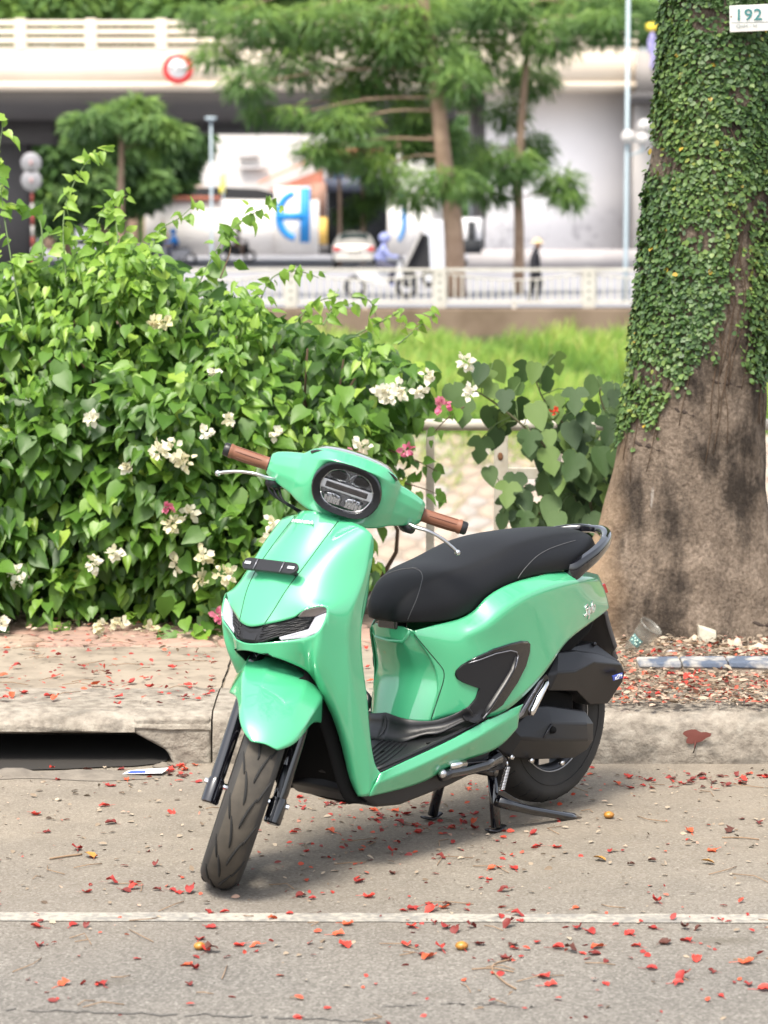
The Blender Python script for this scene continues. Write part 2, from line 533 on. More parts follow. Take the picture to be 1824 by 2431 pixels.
# pavement: cover slabs on the left, flagstones behind, trodden earth on the right
pav, nt, b = node_mat('pavement_earth')
nt.links.new(n_ramp(nt, n_noise(nt, 7, 8), [(.3, (.17,.138,.104)), (.5, (.25,.205,.155)), (.7, (.34,.285,.225))]), b.inputs['Base Color']); b.inputs['Roughness'].default_value = 1
n_bump(nt, b, n_noise(nt, 40, 7), .8, .015)
vs_, fs_ = [], []
nx, ny = 150, 42
for j in range(ny + 1):
    for i in range(nx + 1):
        x, y = -7 + 14*i/nx, KY + .40 + (11.25 - KY - .40)*j/ny
        rough_ = .012 if x > .25 else .004
        z = PZ - .012 + rough_*(math.sin(x*7.3 + y*5.1) + math.sin(x*15.7 - y*11.3) + rng.normal(0, .6)) * (.6 if j else 0)
        vs_.append((x, y, z))
for j in range(ny):
    for i in range(nx):
        fs_.append((j*(nx+1)+i, j*(nx+1)+i+1, (j+1)*(nx+1)+i+1, (j+1)*(nx+1)+i))
pavement = link('pavement', new_mesh('pavement', vs_, fs_, pav)); tag(pavement, kind='structure')
slab_m = mat('slab_concrete', (.27,.228,.178), rough=.95, noise=(9, (.155,.128,.098), 10, .42, .76), bump=(45,.5,.006))
def slab(x0, x1, y0, y1, z, name, m, par):
    mb = MB(); nX, nY = max(2, int((x1-x0)/.06)), max(2, int((y1-y0)/.06))
    for j in range(nY+1):
        for i in range(nX+1):
            mb.v.append((x0+(x1-x0)*i/nX + rng.normal(0,.0015), y0+(y1-y0)*j/nY + rng.normal(0,.0015), z + rng.normal(0,.0012) - (.004 if i in (0,nX) or j in (0,nY) else 0))); mb.t.append(0)
    for j in range(nY):
        for i in range(nX):
            mb.f.append((j*(nX+1)+i, j*(nX+1)+i+1, (j+1)*(nX+1)+i+1, (j+1)*(nX+1)+i)); mb.mi.append(0)
    return mb.obj(name, m, par)
for x0, x1 in ((-4.2,-2.36), (-2.35,-.556), (-.546,.18)):
    slab(x0, x1, KY+.458, KY+1.36, PZ+.004, 'cover_slab', slab_m, pavement)
# Voronoi-like irregular stones by clipping half planes
def cells(pts, bound):
    out = []
    for i, p in enumerate(pts):
        poly = [np.array(q, float) for q in bound]
        for j, q in enumerate(pts):
            if i == j: continue
            if (q[0]-p[0])**2 + (q[1]-p[1])**2 > 6.5*cells.r**2: continue
            mid, nrm = (p+q)/2, q-p
            new = []
            for k in range(len(poly)):
                a, c = poly[k-1], poly[k]
                da, dc = np.dot(a-mid, nrm), np.dot(c-mid, nrm)
                if da <= 0: new.append(a)
                if da*dc < 0: new.append(a + (c-a)*da/(da-dc))
            poly = new
            if len(poly) < 3: break
        if len(poly) >= 3: out.append((p, poly))
    return out
def stone_mesh(poly, c, gap, h, name, m, bev=.25):
    """a cell shrunk by the joint and domed on top"""
    n = len(poly)
    sh = []
    for q in poly:
        d = q - c; L = np.linalg.norm(d) + 1e-9
        sh.append(c + d * max(.3, (L - gap) / L))
    rnd = []
    for k in range(n):
        a, p, q = sh[k-1], sh[k], sh[(k+1) % n]
        rnd += [p + (a-p)*bev, p + (q-p)*bev]
    n2 = len(rnd)
    vs = [(*(q-c), -h) for q in rnd] + [(*(q-c), 0) for q in rnd] + [(*((q-c)*.82), h*.35) for q in rnd] + [(0, 0, h*.45)]
    fs = [(k, (k+1) % n2, n2+(k+1) % n2, n2+k) for k in range(n2)] + [(n2+k, n2+(k+1) % n2, 2*n2+(k+1) % n2, 2*n2+k) for k in range(n2)] + [(2*n2+k, 2*n2+(k+1) % n2, 3*n2) for k in range(n2)]
    return new_mesh(name, vs, fs, m)
flag_m = [mat('flagstone_%s' % k, c, rough=.95, noise=(12, c2_, 6), bump=(50,.5,.006)) for k, c, c2_ in (('pink', (.31,.19,.145), (.38,.26,.21)), ('rose', (.34,.215,.165), (.27,.185,.15)), ('buff', (.34,.255,.195), (.28,.20,.15)))]
cells.r = .30
pts_ = [np.array([x + rng.uniform(-.07,.07) + (.13 if k % 2 else 0), y + rng.uniform(-.05,.05)]) for k, y in enumerate(np.arange(KY+1.46, 10.75, .2)) for x in np.arange(-2.6, .6, .30)]
for p, poly in cells(pts_, [(-2.75,KY+1.375),(.62,KY+1.375),(.62,10.8),(-2.75,10.8)]):
    o = link('flagstone', stone_mesh(poly, p, .010, .014, 'flagstone', flag_m[rng.integers(3)], .18), pavement, (p[0], p[1], PZ - .001 + rng.uniform(-.003, .006)), (rng.normal(0,.012), rng.normal(0,.012), 0))

# old edging half sunk in the earth beside the tree
edge_w = mat('flaking_white', (.40,.345,.285), rough=.95, noise=(9, (.25,.20,.155), 7), bump=(50,.8,.008))
edge_b = mat('faded_blue_paint', (.075,.095,.135), rough=.9, noise=(16, (.34,.32,.29), 9, .44, .62), bump=(50,.6,.006))
ep = [gz(1380,1461,PZ), gz(1475,1463,PZ), gz(1575,1466,PZ), gz(1680,1470,PZ), gz(1790,1476,PZ)]
eh = [.045,.050,.056,.062,.066]
edging = empty('edging', ep[0]); tag(edging, 'low broken edging with flaking white side and faded blue top by the tree', 'edging')
for i in range(4):
    p, q = ep[i] - ep[0], ep[i+1] - ep[0]; q = q - (q-p)*.02
    dy = np.array([0, .11, 0])
    def bl(p, q, h0, h1, z0=-.03):
        return [p + [0,0,z0], q + [0,0,z0], q + dy + [0,0,z0], p + dy + [0,0,z0], p + [0,.006,h0], q + [0,.006,h1], q + dy + [0,0,h1+.004], p + dy + [0,0,h0+.004]]
    bx_ = [(0,3,2,1),(4,5,6,7),(0,1,5,4),(1,2,6,5),(2,3,7,6),(3,0,4,7)]
    blk = MB().add(bl(p, q, eh[i], eh[i+1]), bx_).obj('edging_block', edge_w, edging, bevel=.008, seg=2)
    MB().add([v + np.array([0, -.003 if k in (0,1,4,5) else .0, 0]) for k, v in enumerate(bl(p, q, eh[i]+.003, eh[i+1]+.003, eh[i]*.66))], bx_).obj('painted_cap', edge_b, blk, bevel=.008, seg=2)

# ------------------------------------------------------------------ near canal railing
RY = 10.95
rail_m = mat('old_cream_paint', (.56,.53,.46), rough=.6, noise=(22, (.46,.40,.32), 7, .45, .8), bump=(70,.3,.003))
rust_m = mat('rust', (.14,.06,.03), rough=.95, noise=(40, (.25,.12,.06), 6))
def rz_(py): return float(gy(900, py, RY)[2])
def rx_(px_): return float(gy(px_, 900, RY)[0])
railing = empty('canal_railing', (0, RY, PZ)); tag(railing, 'cream painted pipe railing behind the hedge and the tree', 'railing')
zz = lambda py: rz_(py) - PZ
MB().tube([(-6,0,zz(917)), (-1,0,zz(917)+.003), (.6,0,zz(917)-.002), (5,0,zz(917)+.004)], .024, 12).obj('top_rail', rail_m, railing)
MB().tube([(-6,0,zz(1240)), (5,0,zz(1240))], .020, 10).obj('bottom_rail', rail_m, railing)
for px_, w in ((930,.034), (1083,.056), (1200,.05), (1730,.04), (620,.034), (330,.034), (60,.034)):
    MB().box((rx_(px_), 0, zz(917)/2 - .03), (w, w*.8, zz(917)+.06)).obj('post', rail_m, railing, bevel=.004)
MB().box((rx_(1142), -.004, zz(1022)), (rx_(1185)-rx_(1100), .03, .045)).obj('cross_bar', rail_m, railing, bevel=.003)
MB().box((rx_(1142), -.004, zz(1118)), (rx_(1185)-rx_(1100), .012, .012)).obj('cross_bar', rail_m, railing, bevel=.002)
for py in (1120, 1150, 985):
    MB().ball((rx_(1083) + rng.uniform(-.01,.01), -.024, zz(py)), .012, 6, sq=(1,.25,1.4)).obj('rust_patch', rust_m, railing)

# ------------------------------------------------------------------ canal: near wall, water, far stone bank
canal_m = mat('canal_wall_stone', (.22,.20,.17), rough=1, noise=(3, (.32,.29,.25), 7))
tag(MB().box((0, 11.4, -2.5), (90, .3, 5.27)).obj('canal_wall', canal_m, None), kind='structure')
water_m = mat('canal_water', (.035,.045,.025), rough=.12, bump=(3,.15,.03))
tag(link('canal_water', new_mesh('canal_water', [(-90,11.5,-4.75),(90,11.5,-4.75),(90,43.5,-4.75),(-90,43.5,-4.75)], [(0,1,2,3)], water_m)), kind='structure')
mortar_m = mat('bank_mortar', (.20,.165,.13), rough=1, noise=(1.5, (.27,.22,.18), 7), bump=(12,.5,.03))
B0, B1 = np.array([42.0,-4.85]), np.array([48.0,-2.12])       # (distance, height) of the paved slope
bank = link('stone_bank', new_mesh('stone_bank', [(-70,*B0),(70,*B0),(70,*B1),(-70,*B1)], [(0,1,2,3)], mortar_m)); tag(bank, kind='structure')
sl_len = float(np.linalg.norm(B1 - B0)); sdir = (B1 - B0) / sl_len; sang = math.atan2(sdir[1], sdir[0])
stone_mats = [mat('bank_stone_%s' % k, c, rough=.95, noise=(6, c2_, 6), bump=(20,.5,.02)) for k, c, c2_ in (('cream', (.36,.305,.25), (.29,.24,.195)), ('grey', (.31,.28,.255), (.25,.225,.20)), ('tan', (.32,.255,.195), (.27,.22,.175)))]
cells.r = .46
pts_ = []
for k, s_ in enumerate(np.arange(.25, sl_len - .1, .36)):
    for x in np.arange(-1.3, 5.2, .46):
        pts_.append(np.array([x + (.23 if k % 2 else 0) + rng.uniform(-.11,.11), s_ + rng.uniform(-.1,.1)]))
for p, poly in cells(pts_, [(-1.6,0),(5.6,0),(5.6,sl_len),(-1.6,sl_len)]):
    yz = B0 + sdir * p[1]
    link('bank_stone', stone_mesh(poly, p, .035, .045, 'bank_stone', stone_mats[rng.integers(3)], .26), bank, (p[0], yz[0], yz[1] + .01), (sang, 0, 0))
more_v, more_f = [], []
pts_ = [np.array([x + (.23 if k % 2 else 0) + rng.uniform(-.11,.11), s_ + rng.uniform(-.1,.1)]) for k, s_ in enumerate(np.arange(.25, sl_len - .1, .36)) for x in list(np.arange(-12.5, -1.7, .46)) + list(np.arange(5.8, 15, .46))]
for bnd in ([(-13,0),(-1.62,0),(-1.62,sl_len),(-13,sl_len)], [(5.62,0),(15.3,0),(15.3,sl_len),(5.62,sl_len)]):
    sub_ = [p for p in pts_ if bnd[0][0] < p[0] < bnd[1][0]]
    for p, poly in cells(sub_, bnd):
        me_ = stone_mesh(poly, p, .035, .045, 'bank_stone', stone_mats[0], .26); yz = B0 + sdir*p[1]; k0_ = len(more_v)
        ca, sa = math.cos(sang), math.sin(sang)
        for v in me_.vertices: more_v.append((v.co.x + p[0], v.co.y*ca - v.co.z*sa + yz[0], v.co.y*sa + v.co.z*ca + yz[1] + .01))
        more_f += [tuple(i + k0_ for i in q.vertices) for q in me_.polygons]
        bpy.data.meshes.remove(me_)
o = link('bank_stones_beyond', new_mesh('bank_stones_beyond', more_v, more_f, stone_mats[0]), bank); tag(o, kind='stuff')
# upper grassy shelf and its wall
ground_far = mat('bank_soil', (.10,.11,.04), rough=1, noise=(2, (.18,.19,.07), 6))
tag(link('grass_bank', new_mesh('grass_bank', [(-70,48,-2.12),(70,48,-2.12),(70,57.5,-1.0),(-70,57.5,-1.0)], [(0,1,2,3)], ground_far)), kind='structure')
# ------------------------------------------------------------------ across the canal
FZ = -0.10           # level of the far road
FY = 57.5            # far canal wall and fence
def fx(px_, d): return (px_ - 830) * d / 5712.8
def fzz(py, d): return float(gy(830, py, d)[2])
wall_m, nt, b = node_mat('stained_wall')
zc_ = n_pos(nt, 2)
w1 = n_ramp(nt, n_noise(nt, 1.1, 7), [(.3, (.125,.088,.06)), (.6, (.205,.15,.11))])
w2 = n_ramp(nt, n_noise(nt, 1.6, 6, stretch=(1,1,.6)), [(.38, (1,1,1)), (.6, (0,0,0))])
low_ = n_ramp(nt, n_math(nt, 'ADD', zc_, n_math(nt, 'MULTIPLY', n_noise(nt, 1.3, 5), .5)), [(0, (1,1,1)), (.02, (0,0,0))])
nt.links.new(n_mix(nt, n_math(nt, 'MULTIPLY', low_, .75), w1, n_mix(nt, w2, (.085,.07,.05), (.17,.14,.10))), b.inputs['Base Color']); b.inputs['Roughness'].default_value = 1
cw = MB().box((0, FY+.25, -.15), (140, .5, .96)).obj('far_canal_wall', wall_m, None, bevel=.03)
cw.location = (0, 0, -.47)
for v in cw.data.vertices: v.co.z += .0
tag(cw, 'stained brown masonry wall along the far canal bank', 'wall')
asph2 = mat('far_asphalt', (.22,.22,.24), rough=.9, noise=(.5, (.27,.27,.29), 5))
tag(link('far_road', new_mesh('far_road', [(-260,FY+.4,FZ-.01),(260,FY+.4,FZ-.01),(400,700,FZ-.01),(-400,700,FZ-.01)], [(0,1,2,3)], asph2)), kind='structure')
# white fence: big posts, top rail, sagging bar, balusters
wf = mat('white_fence_paint', (.54,.515,.475), rough=.6, noise=(3, (.45,.42,.38), 5))
bay = 3.24
fence = empty('white_fence', (0, FY+.2, FZ)); tag(fence, 'low white metal fence with sagging bars along the far canal wall', 'fence')
FH = fzz(580, FY+.2) - FZ
x_ref = fx(950, FY+.2)
bal_me = MB().box((0,0,0), (.036,.03,1)).mesh('baluster', wf, False)
big_me = MB().box((0,0,FH/2), (.26,.2,FH+.04)).mesh('fence_post', wf, False)
hole_me = MB().box((0,0,0), (.05,.02,.07)).mesh('post_hole', mat('hole_dark', (.18,.17,.16), rough=1), False)
MB().box((0,0,FH-.03), (60,.08,.07)).obj('top_rail', wf, fence, bevel=.01)
MB().box((0,0,.10), (60,.06,.06)).obj('bottom_rail', wf, fence, bevel=.01)
for k in range(-5, 6):
    xb = x_ref + k*bay
    p_ = link('fence_post', big_me, fence, (xb, 0, 0))
    if -3 <= k <= 2:
        for j in range(4): link('post_hole', hole_me, p_, (0, -.095, .18 + j*.17))
    if k == 5: break
    sag = spline([(xb+.1,0,FH-.10), (xb+bay*.25,0,FH-.20), (xb+bay*.5,0,FH-.25), (xb+bay*.75,0,FH-.20), (xb+bay-.1,0,FH-.10)], 16)
    MB().tube(sag, .022, 6).obj('sagging_bar', wf, fence)
    link('fence_foot', bal_me, fence, (xb+bay/2, 0, .0), scl=(2.4,1.6,.2))
    for j in range(1, 20):
        t = j/20
        top = sag[int(round(t*16))][2]
        link('baluster', bal_me, fence, (xb + t*bay, 0, (top+.1)/2), scl=(1,1,top-.1))

# flyover
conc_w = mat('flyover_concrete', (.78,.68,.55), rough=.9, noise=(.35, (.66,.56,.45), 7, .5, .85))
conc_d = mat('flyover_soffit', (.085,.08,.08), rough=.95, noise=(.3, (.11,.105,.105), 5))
fo_ = empty('flyover', (0, 105, 0)); tag(fo_, 'cream concrete flyover with three-bar railing across the background', 'flyover')
D = 105.0
zb, zt = fzz(195, D), fzz(103, D)
MB().prism([(-70,0,zb), (-70,0,zt), (-70,24,zt), (-70,24,zb)], (70+fx(1372,D),0,0)).obj('deck', conc_w, fo_)
MB().box(((-70+fx(1372,D))/2, -.06, zb+.17), (70+fx(1372,D), .10, .30)).obj('deck_edge', conc_w, fo_)
MB().box(((-70+fx(1372,D))/2, .03, zt-.02), (70+fx(1372,D), .10, .10)).obj('deck_cornice', conc_w, fo_)
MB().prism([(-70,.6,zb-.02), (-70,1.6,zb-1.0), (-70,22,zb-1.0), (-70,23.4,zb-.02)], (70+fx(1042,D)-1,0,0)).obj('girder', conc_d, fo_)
pm = MB().box((0,0,0), (.42,.28,1)).mesh('railing_post', conc_w, False)
rt_ = fzz(44, D)
for k in range(-12, 18):
    xk = fx(55 + 150*k, D)
    if xk > fx(1365, D): break
    link('railing_post', pm, fo_, (xk, .1, (zt+rt_)/2), scl=(1,1,rt_-zt+.15))
for py in (49, 68, 87):
    zr = fzz(py, D)
    MB().box(((-70+fx(1372,D))/2, .12, zr), (70+fx(1372,D), .14, .20)).obj('railing_bar', conc_w, fo_, bevel=.03)
# abutment on the right, return wall behind the tree, pier on the left
abut = mat('abutment_concrete', (.55,.53,.55), rough=.9, noise=(.25, (.48,.46,.47), 6))
graf, nt, b = node_mat('abutment_scribbled')
base_ = n_ramp(nt, n_noise(nt, .35, 6), [(.35, (.88,.86,.87)), (.65, (.80,.78,.79))])
scr = n_ramp(nt, n_noise(nt, 2.2, 8, rough=.7), [(.40, (1,1,1)), (.47, (0,0,0))])
zz_ = n_pos(nt, 2)
msk = n_math(nt, 'MULTIPLY', scr, n_ramp(nt, n_math(nt, 'ADD', n_math(nt, 'MULTIPLY', zz_, -.28), 1.0), [(.30, (0,0,0)), (.62, (1,1,1))]))
nt.links.new(n_mix(nt, n_math(nt, 'MULTIPLY', msk, .38), base_, (.22,.20,.23)), b.inputs['Base Color']); b.inputs['Roughness'].default_value = .95
MB().prism([(fx(1052,D),2,FZ), (fx(1052,D),2,zb), (fx(1372,D),2,zb), (fx(1372,D),2,FZ)], (0,21,0)).obj('abutment', graf, fo_)
MB().box((fx(1046,D),3.0,(zb+FZ)/2), (.5,.8,zb-FZ)).obj('corner_column', conc_d, fo_)
MB().box((fx(1400,D)+5.4, 1.0, (fzz(205,D)+FZ)/2), (12, 2.4, fzz(205,D)-FZ)).obj('return_wall', mat('return_wall_concrete', (.47,.44,.42), rough=.9, noise=(.4,(.38,.36,.34),6)), fo_)
MB().box((fx(1400,D)+5.4, .0, (fzz(115,D)+fzz(200,D))/2), (12, 1.6, fzz(115,D)-fzz(200,D))).obj('parapet', mat('parapet_grey', (.34,.31,.29), rough=.9, noise=(.6,(.26,.24,.22),6)), fo_)
MB().box((fx(1395,D)+5.4, -1.1, fzz(214,D)), (12.4, 3.0, .3)).obj('ledge', conc_d, fo_)
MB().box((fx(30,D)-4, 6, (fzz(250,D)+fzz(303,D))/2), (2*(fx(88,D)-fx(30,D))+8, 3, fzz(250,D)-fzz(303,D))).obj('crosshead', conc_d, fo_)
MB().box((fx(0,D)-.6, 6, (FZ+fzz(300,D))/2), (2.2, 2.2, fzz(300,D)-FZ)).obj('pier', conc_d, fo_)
MB().box((fx(1220,92), -13, FZ + .55), (fx(1420,92)-fx(1000,92), .35, fzz(545,92)-FZ-.1)).obj('low_barrier', mat('barrier_grey', (.38,.36,.36), rough=.95, noise=(.7,(.30,.28,.28),6)), fo_)
# round limit sign on the parapet
sg = empty('round_sign', (fx(390,D-1), D-.9, fzz(148,D-1))); tag(sg, 'round white road sign with red rim hung on the flyover side', 'sign')
red_p = mat('sign_red', (.60,.04,.04), rough=.4); wht = mat('sign_white', (.75,.75,.75), rough=.5)
MB().lathe([(0,0),(.42,0),(.42,-.03),(0,-.03)], 32, axis=1).obj('face', wht, sg)
MB().lathe([(.38,-.035),(.60,-.035),(.60,.03),(.38,.03)], 36, axis=1).obj('rim', red_p, sg)
o = link('figure', text_mesh('4,2m', .34, .01, mat('sign_black', (.03,.03,.03), rough=.5), 'figure'), sg, (0,-.05,0), (math.pi/2,0,0))

# painted wall under the flyover, shed roof, gabled white building
MD = 150.0
mw = empty('mural_wall', (0, MD, FZ)); tag(mw, 'white wall painted with large blue letter shapes beyond the far road', 'wall')
mwm = mat('mural_white', (.78,.76,.74), rough=.8, noise=(.3, (.70,.67,.64), 5)); blue_p = mat('mural_blue', (.02,.24,.62), rough=.6)
hM = fzz(405, MD) - FZ
def mx_(px_): return fx(px_, MD)
def mz_(py): return fzz(py, MD) - FZ
MB().box(((mx_(318)+mx_(690))/2, 0, mz_(432)/2), (mx_(690)-mx_(318), .5, mz_(432))).obj('wall_panel', mwm, mw)
MB().box(((mx_(596)+mx_(672))/2, -.1, (mz_(403)+mz_(548))/2), (mx_(672)-mx_(596), .6, mz_(403)-mz_(548))).obj('wall_panel', mwm, mw)
MB().box(((mx_(318)+mx_(480))/2, -.05, mz_(428)), (mx_(480)-mx_(318), .9, .22)).obj('tile_coping', mat('coping_red', (.45,.16,.10), rough=.9), mw)
arc = [(mx_(642) + (mx_(596)-mx_(642))*math.cos(a), mz_(466) + (mz_(411)-mz_(466))*math.sin(a)) for a in np.linspace(-math.pi*.47, math.pi*.47, 18)]
for pts in (arc,):
    vs_, fs_ = [], []
    c0_ = (mx_(642), mz_(466))
    for i, (x, z) in enumerate(arc):
        xi, zi = c0_[0] + (x-c0_[0])*.62, c0_[1] + (z-c0_[1])*.74
        vs_ += [(x,-.42,z), (xi,-.42,zi), (x,-.40,z), (xi,-.40,zi)]
        if i: k = 4*i; fs_ += [(k-4,k-3,k+1,k), (k-4,k,k+2,k-2), (k-3,k-1,k+3,k+1)]
    MB().add(vs_, fs_).obj('blue_arc', blue_p, mw)
MB().box(((mx_(650)+mx_(671))/2, -.41, (mz_(406)+mz_(524))/2), (mx_(671)-mx_(650), .03, mz_(406)-mz_(524))).obj('blue_stroke', blue_p, mw)
MB().box(((mx_(603)+mx_(660))/2, -.415, mz_(467)), (mx_(660)-mx_(603), .03, .42)).obj('blue_stroke', blue_p, mw)
for x0_, x1_ in ((690,708),):
    MB().box(((mx_(672)+mx_(706))/2, .1, (mz_(395)+mz_(470))/2), (mx_(706)-mx_(672), .5, mz_(395)-mz_(470))).obj('brick_strip', mat('brown_paint', (.34,.20,.15), rough=.9, noise=(1,(.24,.14,.10),4)), mw)
    MB().box(((mx_(672)+mx_(708))/2, .1, (mz_(470)+mz_(528))/2), (mx_(708)-mx_(672), .5, mz_(470)-mz_(528))).obj('yellow_strip', mat('yellow_paint', (.72,.46,.12), rough=.9), mw)
    MB().box(((mx_(672)+mx_(712))/2, .1, mz_(538)), (mx_(712)-mx_(672), .5, .55)).obj('grey_strip', conc_d, mw)
# second stretch of the wall, to the right of the gateway
MB().box(((mx_(838)+mx_(935))/2, -.05, mz_(425)/2), (mx_(935)-mx_(838), .5, mz_(425))).obj('wall_panel', mwm, mw)
arc2 = [(mx_(858) + (mx_(878)-mx_(858))*math.cos(a), mz_(468) + (mz_(412)-mz_(468))*math.sin(a)) for a in np.linspace(-math.pi*.45, math.pi*.45, 14)]
vs_, fs_ = [], []
for i, (x, z) in enumerate(arc2):
    xi, zi = mx_(858) + (x-mx_(858))*.55, mz_(468) + (z-mz_(468))*.85
    vs_ += [(x,-.42,z), (xi,-.42,zi)]
    if i: fs_.append((2*i-2, 2*i-1, 2*i+1, 2*i))
o = MB().add(vs_, fs_).obj('blue_arc', blue_p, mw); add_solid(o, .03)
# dark gateway with foliage inside
gt = empty('dark_gateway', (mx_(772), MD+1, FZ)); tag(gt, 'dark roofed gateway behind the parked silver car', 'gateway')
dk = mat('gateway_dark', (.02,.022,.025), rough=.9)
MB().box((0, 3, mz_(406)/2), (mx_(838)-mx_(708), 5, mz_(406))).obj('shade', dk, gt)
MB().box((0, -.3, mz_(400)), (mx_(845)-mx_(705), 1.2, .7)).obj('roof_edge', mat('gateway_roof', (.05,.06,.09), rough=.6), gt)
bw = mat('far_white', (.62,.60,.58), rough=.9, noise=(.15, (.55,.53,.51), 5)); rf = mat('far_tile', (.45,.17,.11), rough=.9, noise=(1,(.36,.13,.09),4))
gab = empty('gabled_building', (mx_(560), 172, FZ)); tag(gab, 'pale gabled building wall rising behind the painted wall', 'building')
def bx_px(px0, px1, py0, py1, d, y_, dep, name, m, par):
    x0, x1 = fx(px0, d), fx(px1, d); z0, z1 = fzz(py1, d), fzz(py0, d)
    loc = par.location
    return MB().box(((x0+x1)/2 - loc[0], y_ - loc[1], (z0+z1)/2 - loc[2]), (x1-x0, dep, z1-z0)).obj(name, m, par)
def poly_px(pts, d, dep, name, m, par):
    loc = par.location
    return MB().prism([(fx(a, d) - loc[0], d - loc[1], fzz(b_, d) - loc[2]) for a, b_ in pts], (0, dep, 0)).obj(name, m, par, smooth=False)
poly_px([(395,545),(395,395),(412,350),(430,300),(470,290),(560,235),(705,235),(705,545)], 172, 6, 'wall', bw, gab)
for a, b_, c_, d_ in ((520,333,560,342),(520,360,580,366)):
    bx_px(a, c_, b_, d_, 171.8, 171.7, .3, 'sign_lettering', mat('faint_grey', (.42,.40,.40), rough=.9), gab)
poly_px([(560,392),(700,330),(700,336),(560,398)], 171, .4, 'orange_stripe', mat('orange_stripe', (.66,.33,.22), rough=.8), gab)
poly_px([(580,410),(700,365),(700,395),(590,412)], 170.5, .4, 'tiled_lean_to', rf, gab)
sh = empty('market_shed', (mx_(440), 160, FZ)); tag(sh, 'long black curved shed roof behind the white wall', 'shed')
poly_px([(300,440),(330,418),(400,407),(470,404),(560,408),(600,418),(600,432),(470,428),(400,432),(330,440)], 160, 5, 'roof', mat('shed_black', (.02,.02,.022), rough=.7), sh)
bx_px(310, 590, 432, 545, 161, 163, 2, 'back_wall', mat('shed_tan', (.48,.36,.25), rough=.9), sh)
poly_px([(345,420),(345,388),(395,378),(450,408),(450,420)], 166, 3, 'side_gable', mat('gable_brown', (.45,.36,.29), rough=.9), sh)
bx_px(357, 368, 388, 418, 158.5, 158.4, .3, 'purple_banner', mat('banner_purple', (.25,.05,.45), rough=.7), sh)
pole_m = mat('pale_blue_pole', (.33,.40,.44), rough=.5)
fl = empty('yellow_flag', (fx(485,140), 140, FZ)); tag(fl, 'small yellow flag hanging on a thin staff before the shed', 'flag')
MB().tube([(0,0,0),(0,0,fzz(378,140)-FZ)], .04, 6).obj('staff', pole_m, fl)
vs_ = []
for i in range(5):
    for j in range(3): vs_.append((-.18 + .15*j + .03*math.sin(i*1.3), .05*math.sin(j*2 + i), fzz(382,140)-FZ - i*.22 + (.12*j if i < 1 else 0)))
o = MB().add(vs_, [(i*3+j, i*3+j+1, (i+1)*3+j+1, (i+1)*3+j) for i in range(4) for j in range(2)]).obj('cloth', mat('flag_yellow', (.85,.72,.05), rough=.7), fl); add_solid(o, .01)
# white houses seen right of the mural through the trees
hs = empty('white_houses', (mx_(760), 178, FZ)); tag(hs, 'white house front with blue openings behind the dark gateway', 'building')
bx_px(700, 960, 330, 545, 178, 181, 6, 'wall', bw, hs)
bx_px(700, 830, 322, 338, 177, 179, 5, 'tiled_roof', rf, hs)
for a, b_, c_, d_ in ((806,395,830,410),(760,380,776,405),(722,352,742,392),(895,430,915,470)):
    bx_px(a, c_, b_, d_, 177.5, 177.6, .4, 'window', mat('far_window', (.10,.22,.42), rough=.3), hs)

# posts and lamps
def lamp_post(px_, d, label, top=-40):
    o_ = empty('street_lamp', (fx(px_, d), d, FZ)); tag(o_, label, 'street lamp', 'pale blue lamp posts across the canal')
    MB().tube([(0,0,0),(0,0,1.0),(0,0,fzz(top,d)-FZ)], [.09,.055,.045], 10).obj('post', pole_m, o_)
    return o_
lp1 = lamp_post(1350, 62, 'pale blue lamp post with white globe lamps beside the ivy-clad tree')
glob = mat('lamp_globe', (.52,.50,.49), rough=.3)
for dx, dz in ((.02,fzz(296,62)-FZ), (.40,fzz(272,62)-FZ), (.36,fzz(300,62)-FZ)):
    g_ = MB().ball((dx, -.05, dz), .165, 12).obj('globe', glob, lp1)
    MB().tube([(dx,-.05,dz-.17),(dx,-.05,dz-.28),(dx*.5,-.03,dz-.34),(0,0,dz-.40)], [.05,.04,.025,.025], 8).obj('arm', pole_m, g_)
lp2 = lamp_post(460, 100, 'thin pale post in front of the gabled building', 258)
MB().box((0,0,fzz(256,100)-FZ), (.4,.3,.12)).obj('lamp_head', pole_m, lp2)
rs_ = empty('round_sign', (fx(75,60), 60, FZ)); tag(rs_, 'two round signs seen from behind on a red and white pole', 'sign')
for py in (352, 390):
    MB().lathe([(0,0),(.225,0),(.235,-.012),(.225,-.02),(0,-.02)], 28, (0,-.06,fzz(py,60)-FZ), axis=1).obj('disc', mat('disc_grey', (.27,.265,.285), rough=.5, metal=.2), rs_)
    MB().box((0,-.09,fzz(py,60)-FZ), (.05,.03,.10)).obj('clamp', mat('clamp_pink', (.5,.28,.28), rough=.6), rs_)
for i in range(8):
    z0 = fzz(415,60)-FZ - .25*i
    MB().tube([(0,0,z0),(0,0,z0-.25)], .034, 8).obj('pole_band', mat('dull_red', (.26,.05,.04), rough=.7) if i % 2 == 0 else mat('dull_white', (.40,.38,.36), rough=.7), rs_)
MB().tube([(0,0,fzz(330,60)-FZ),(0,0,fzz(415,60)-FZ)], .04, 8).obj('pole_top', mat('pole_grey', (.4,.4,.4), rough=.5), rs_)

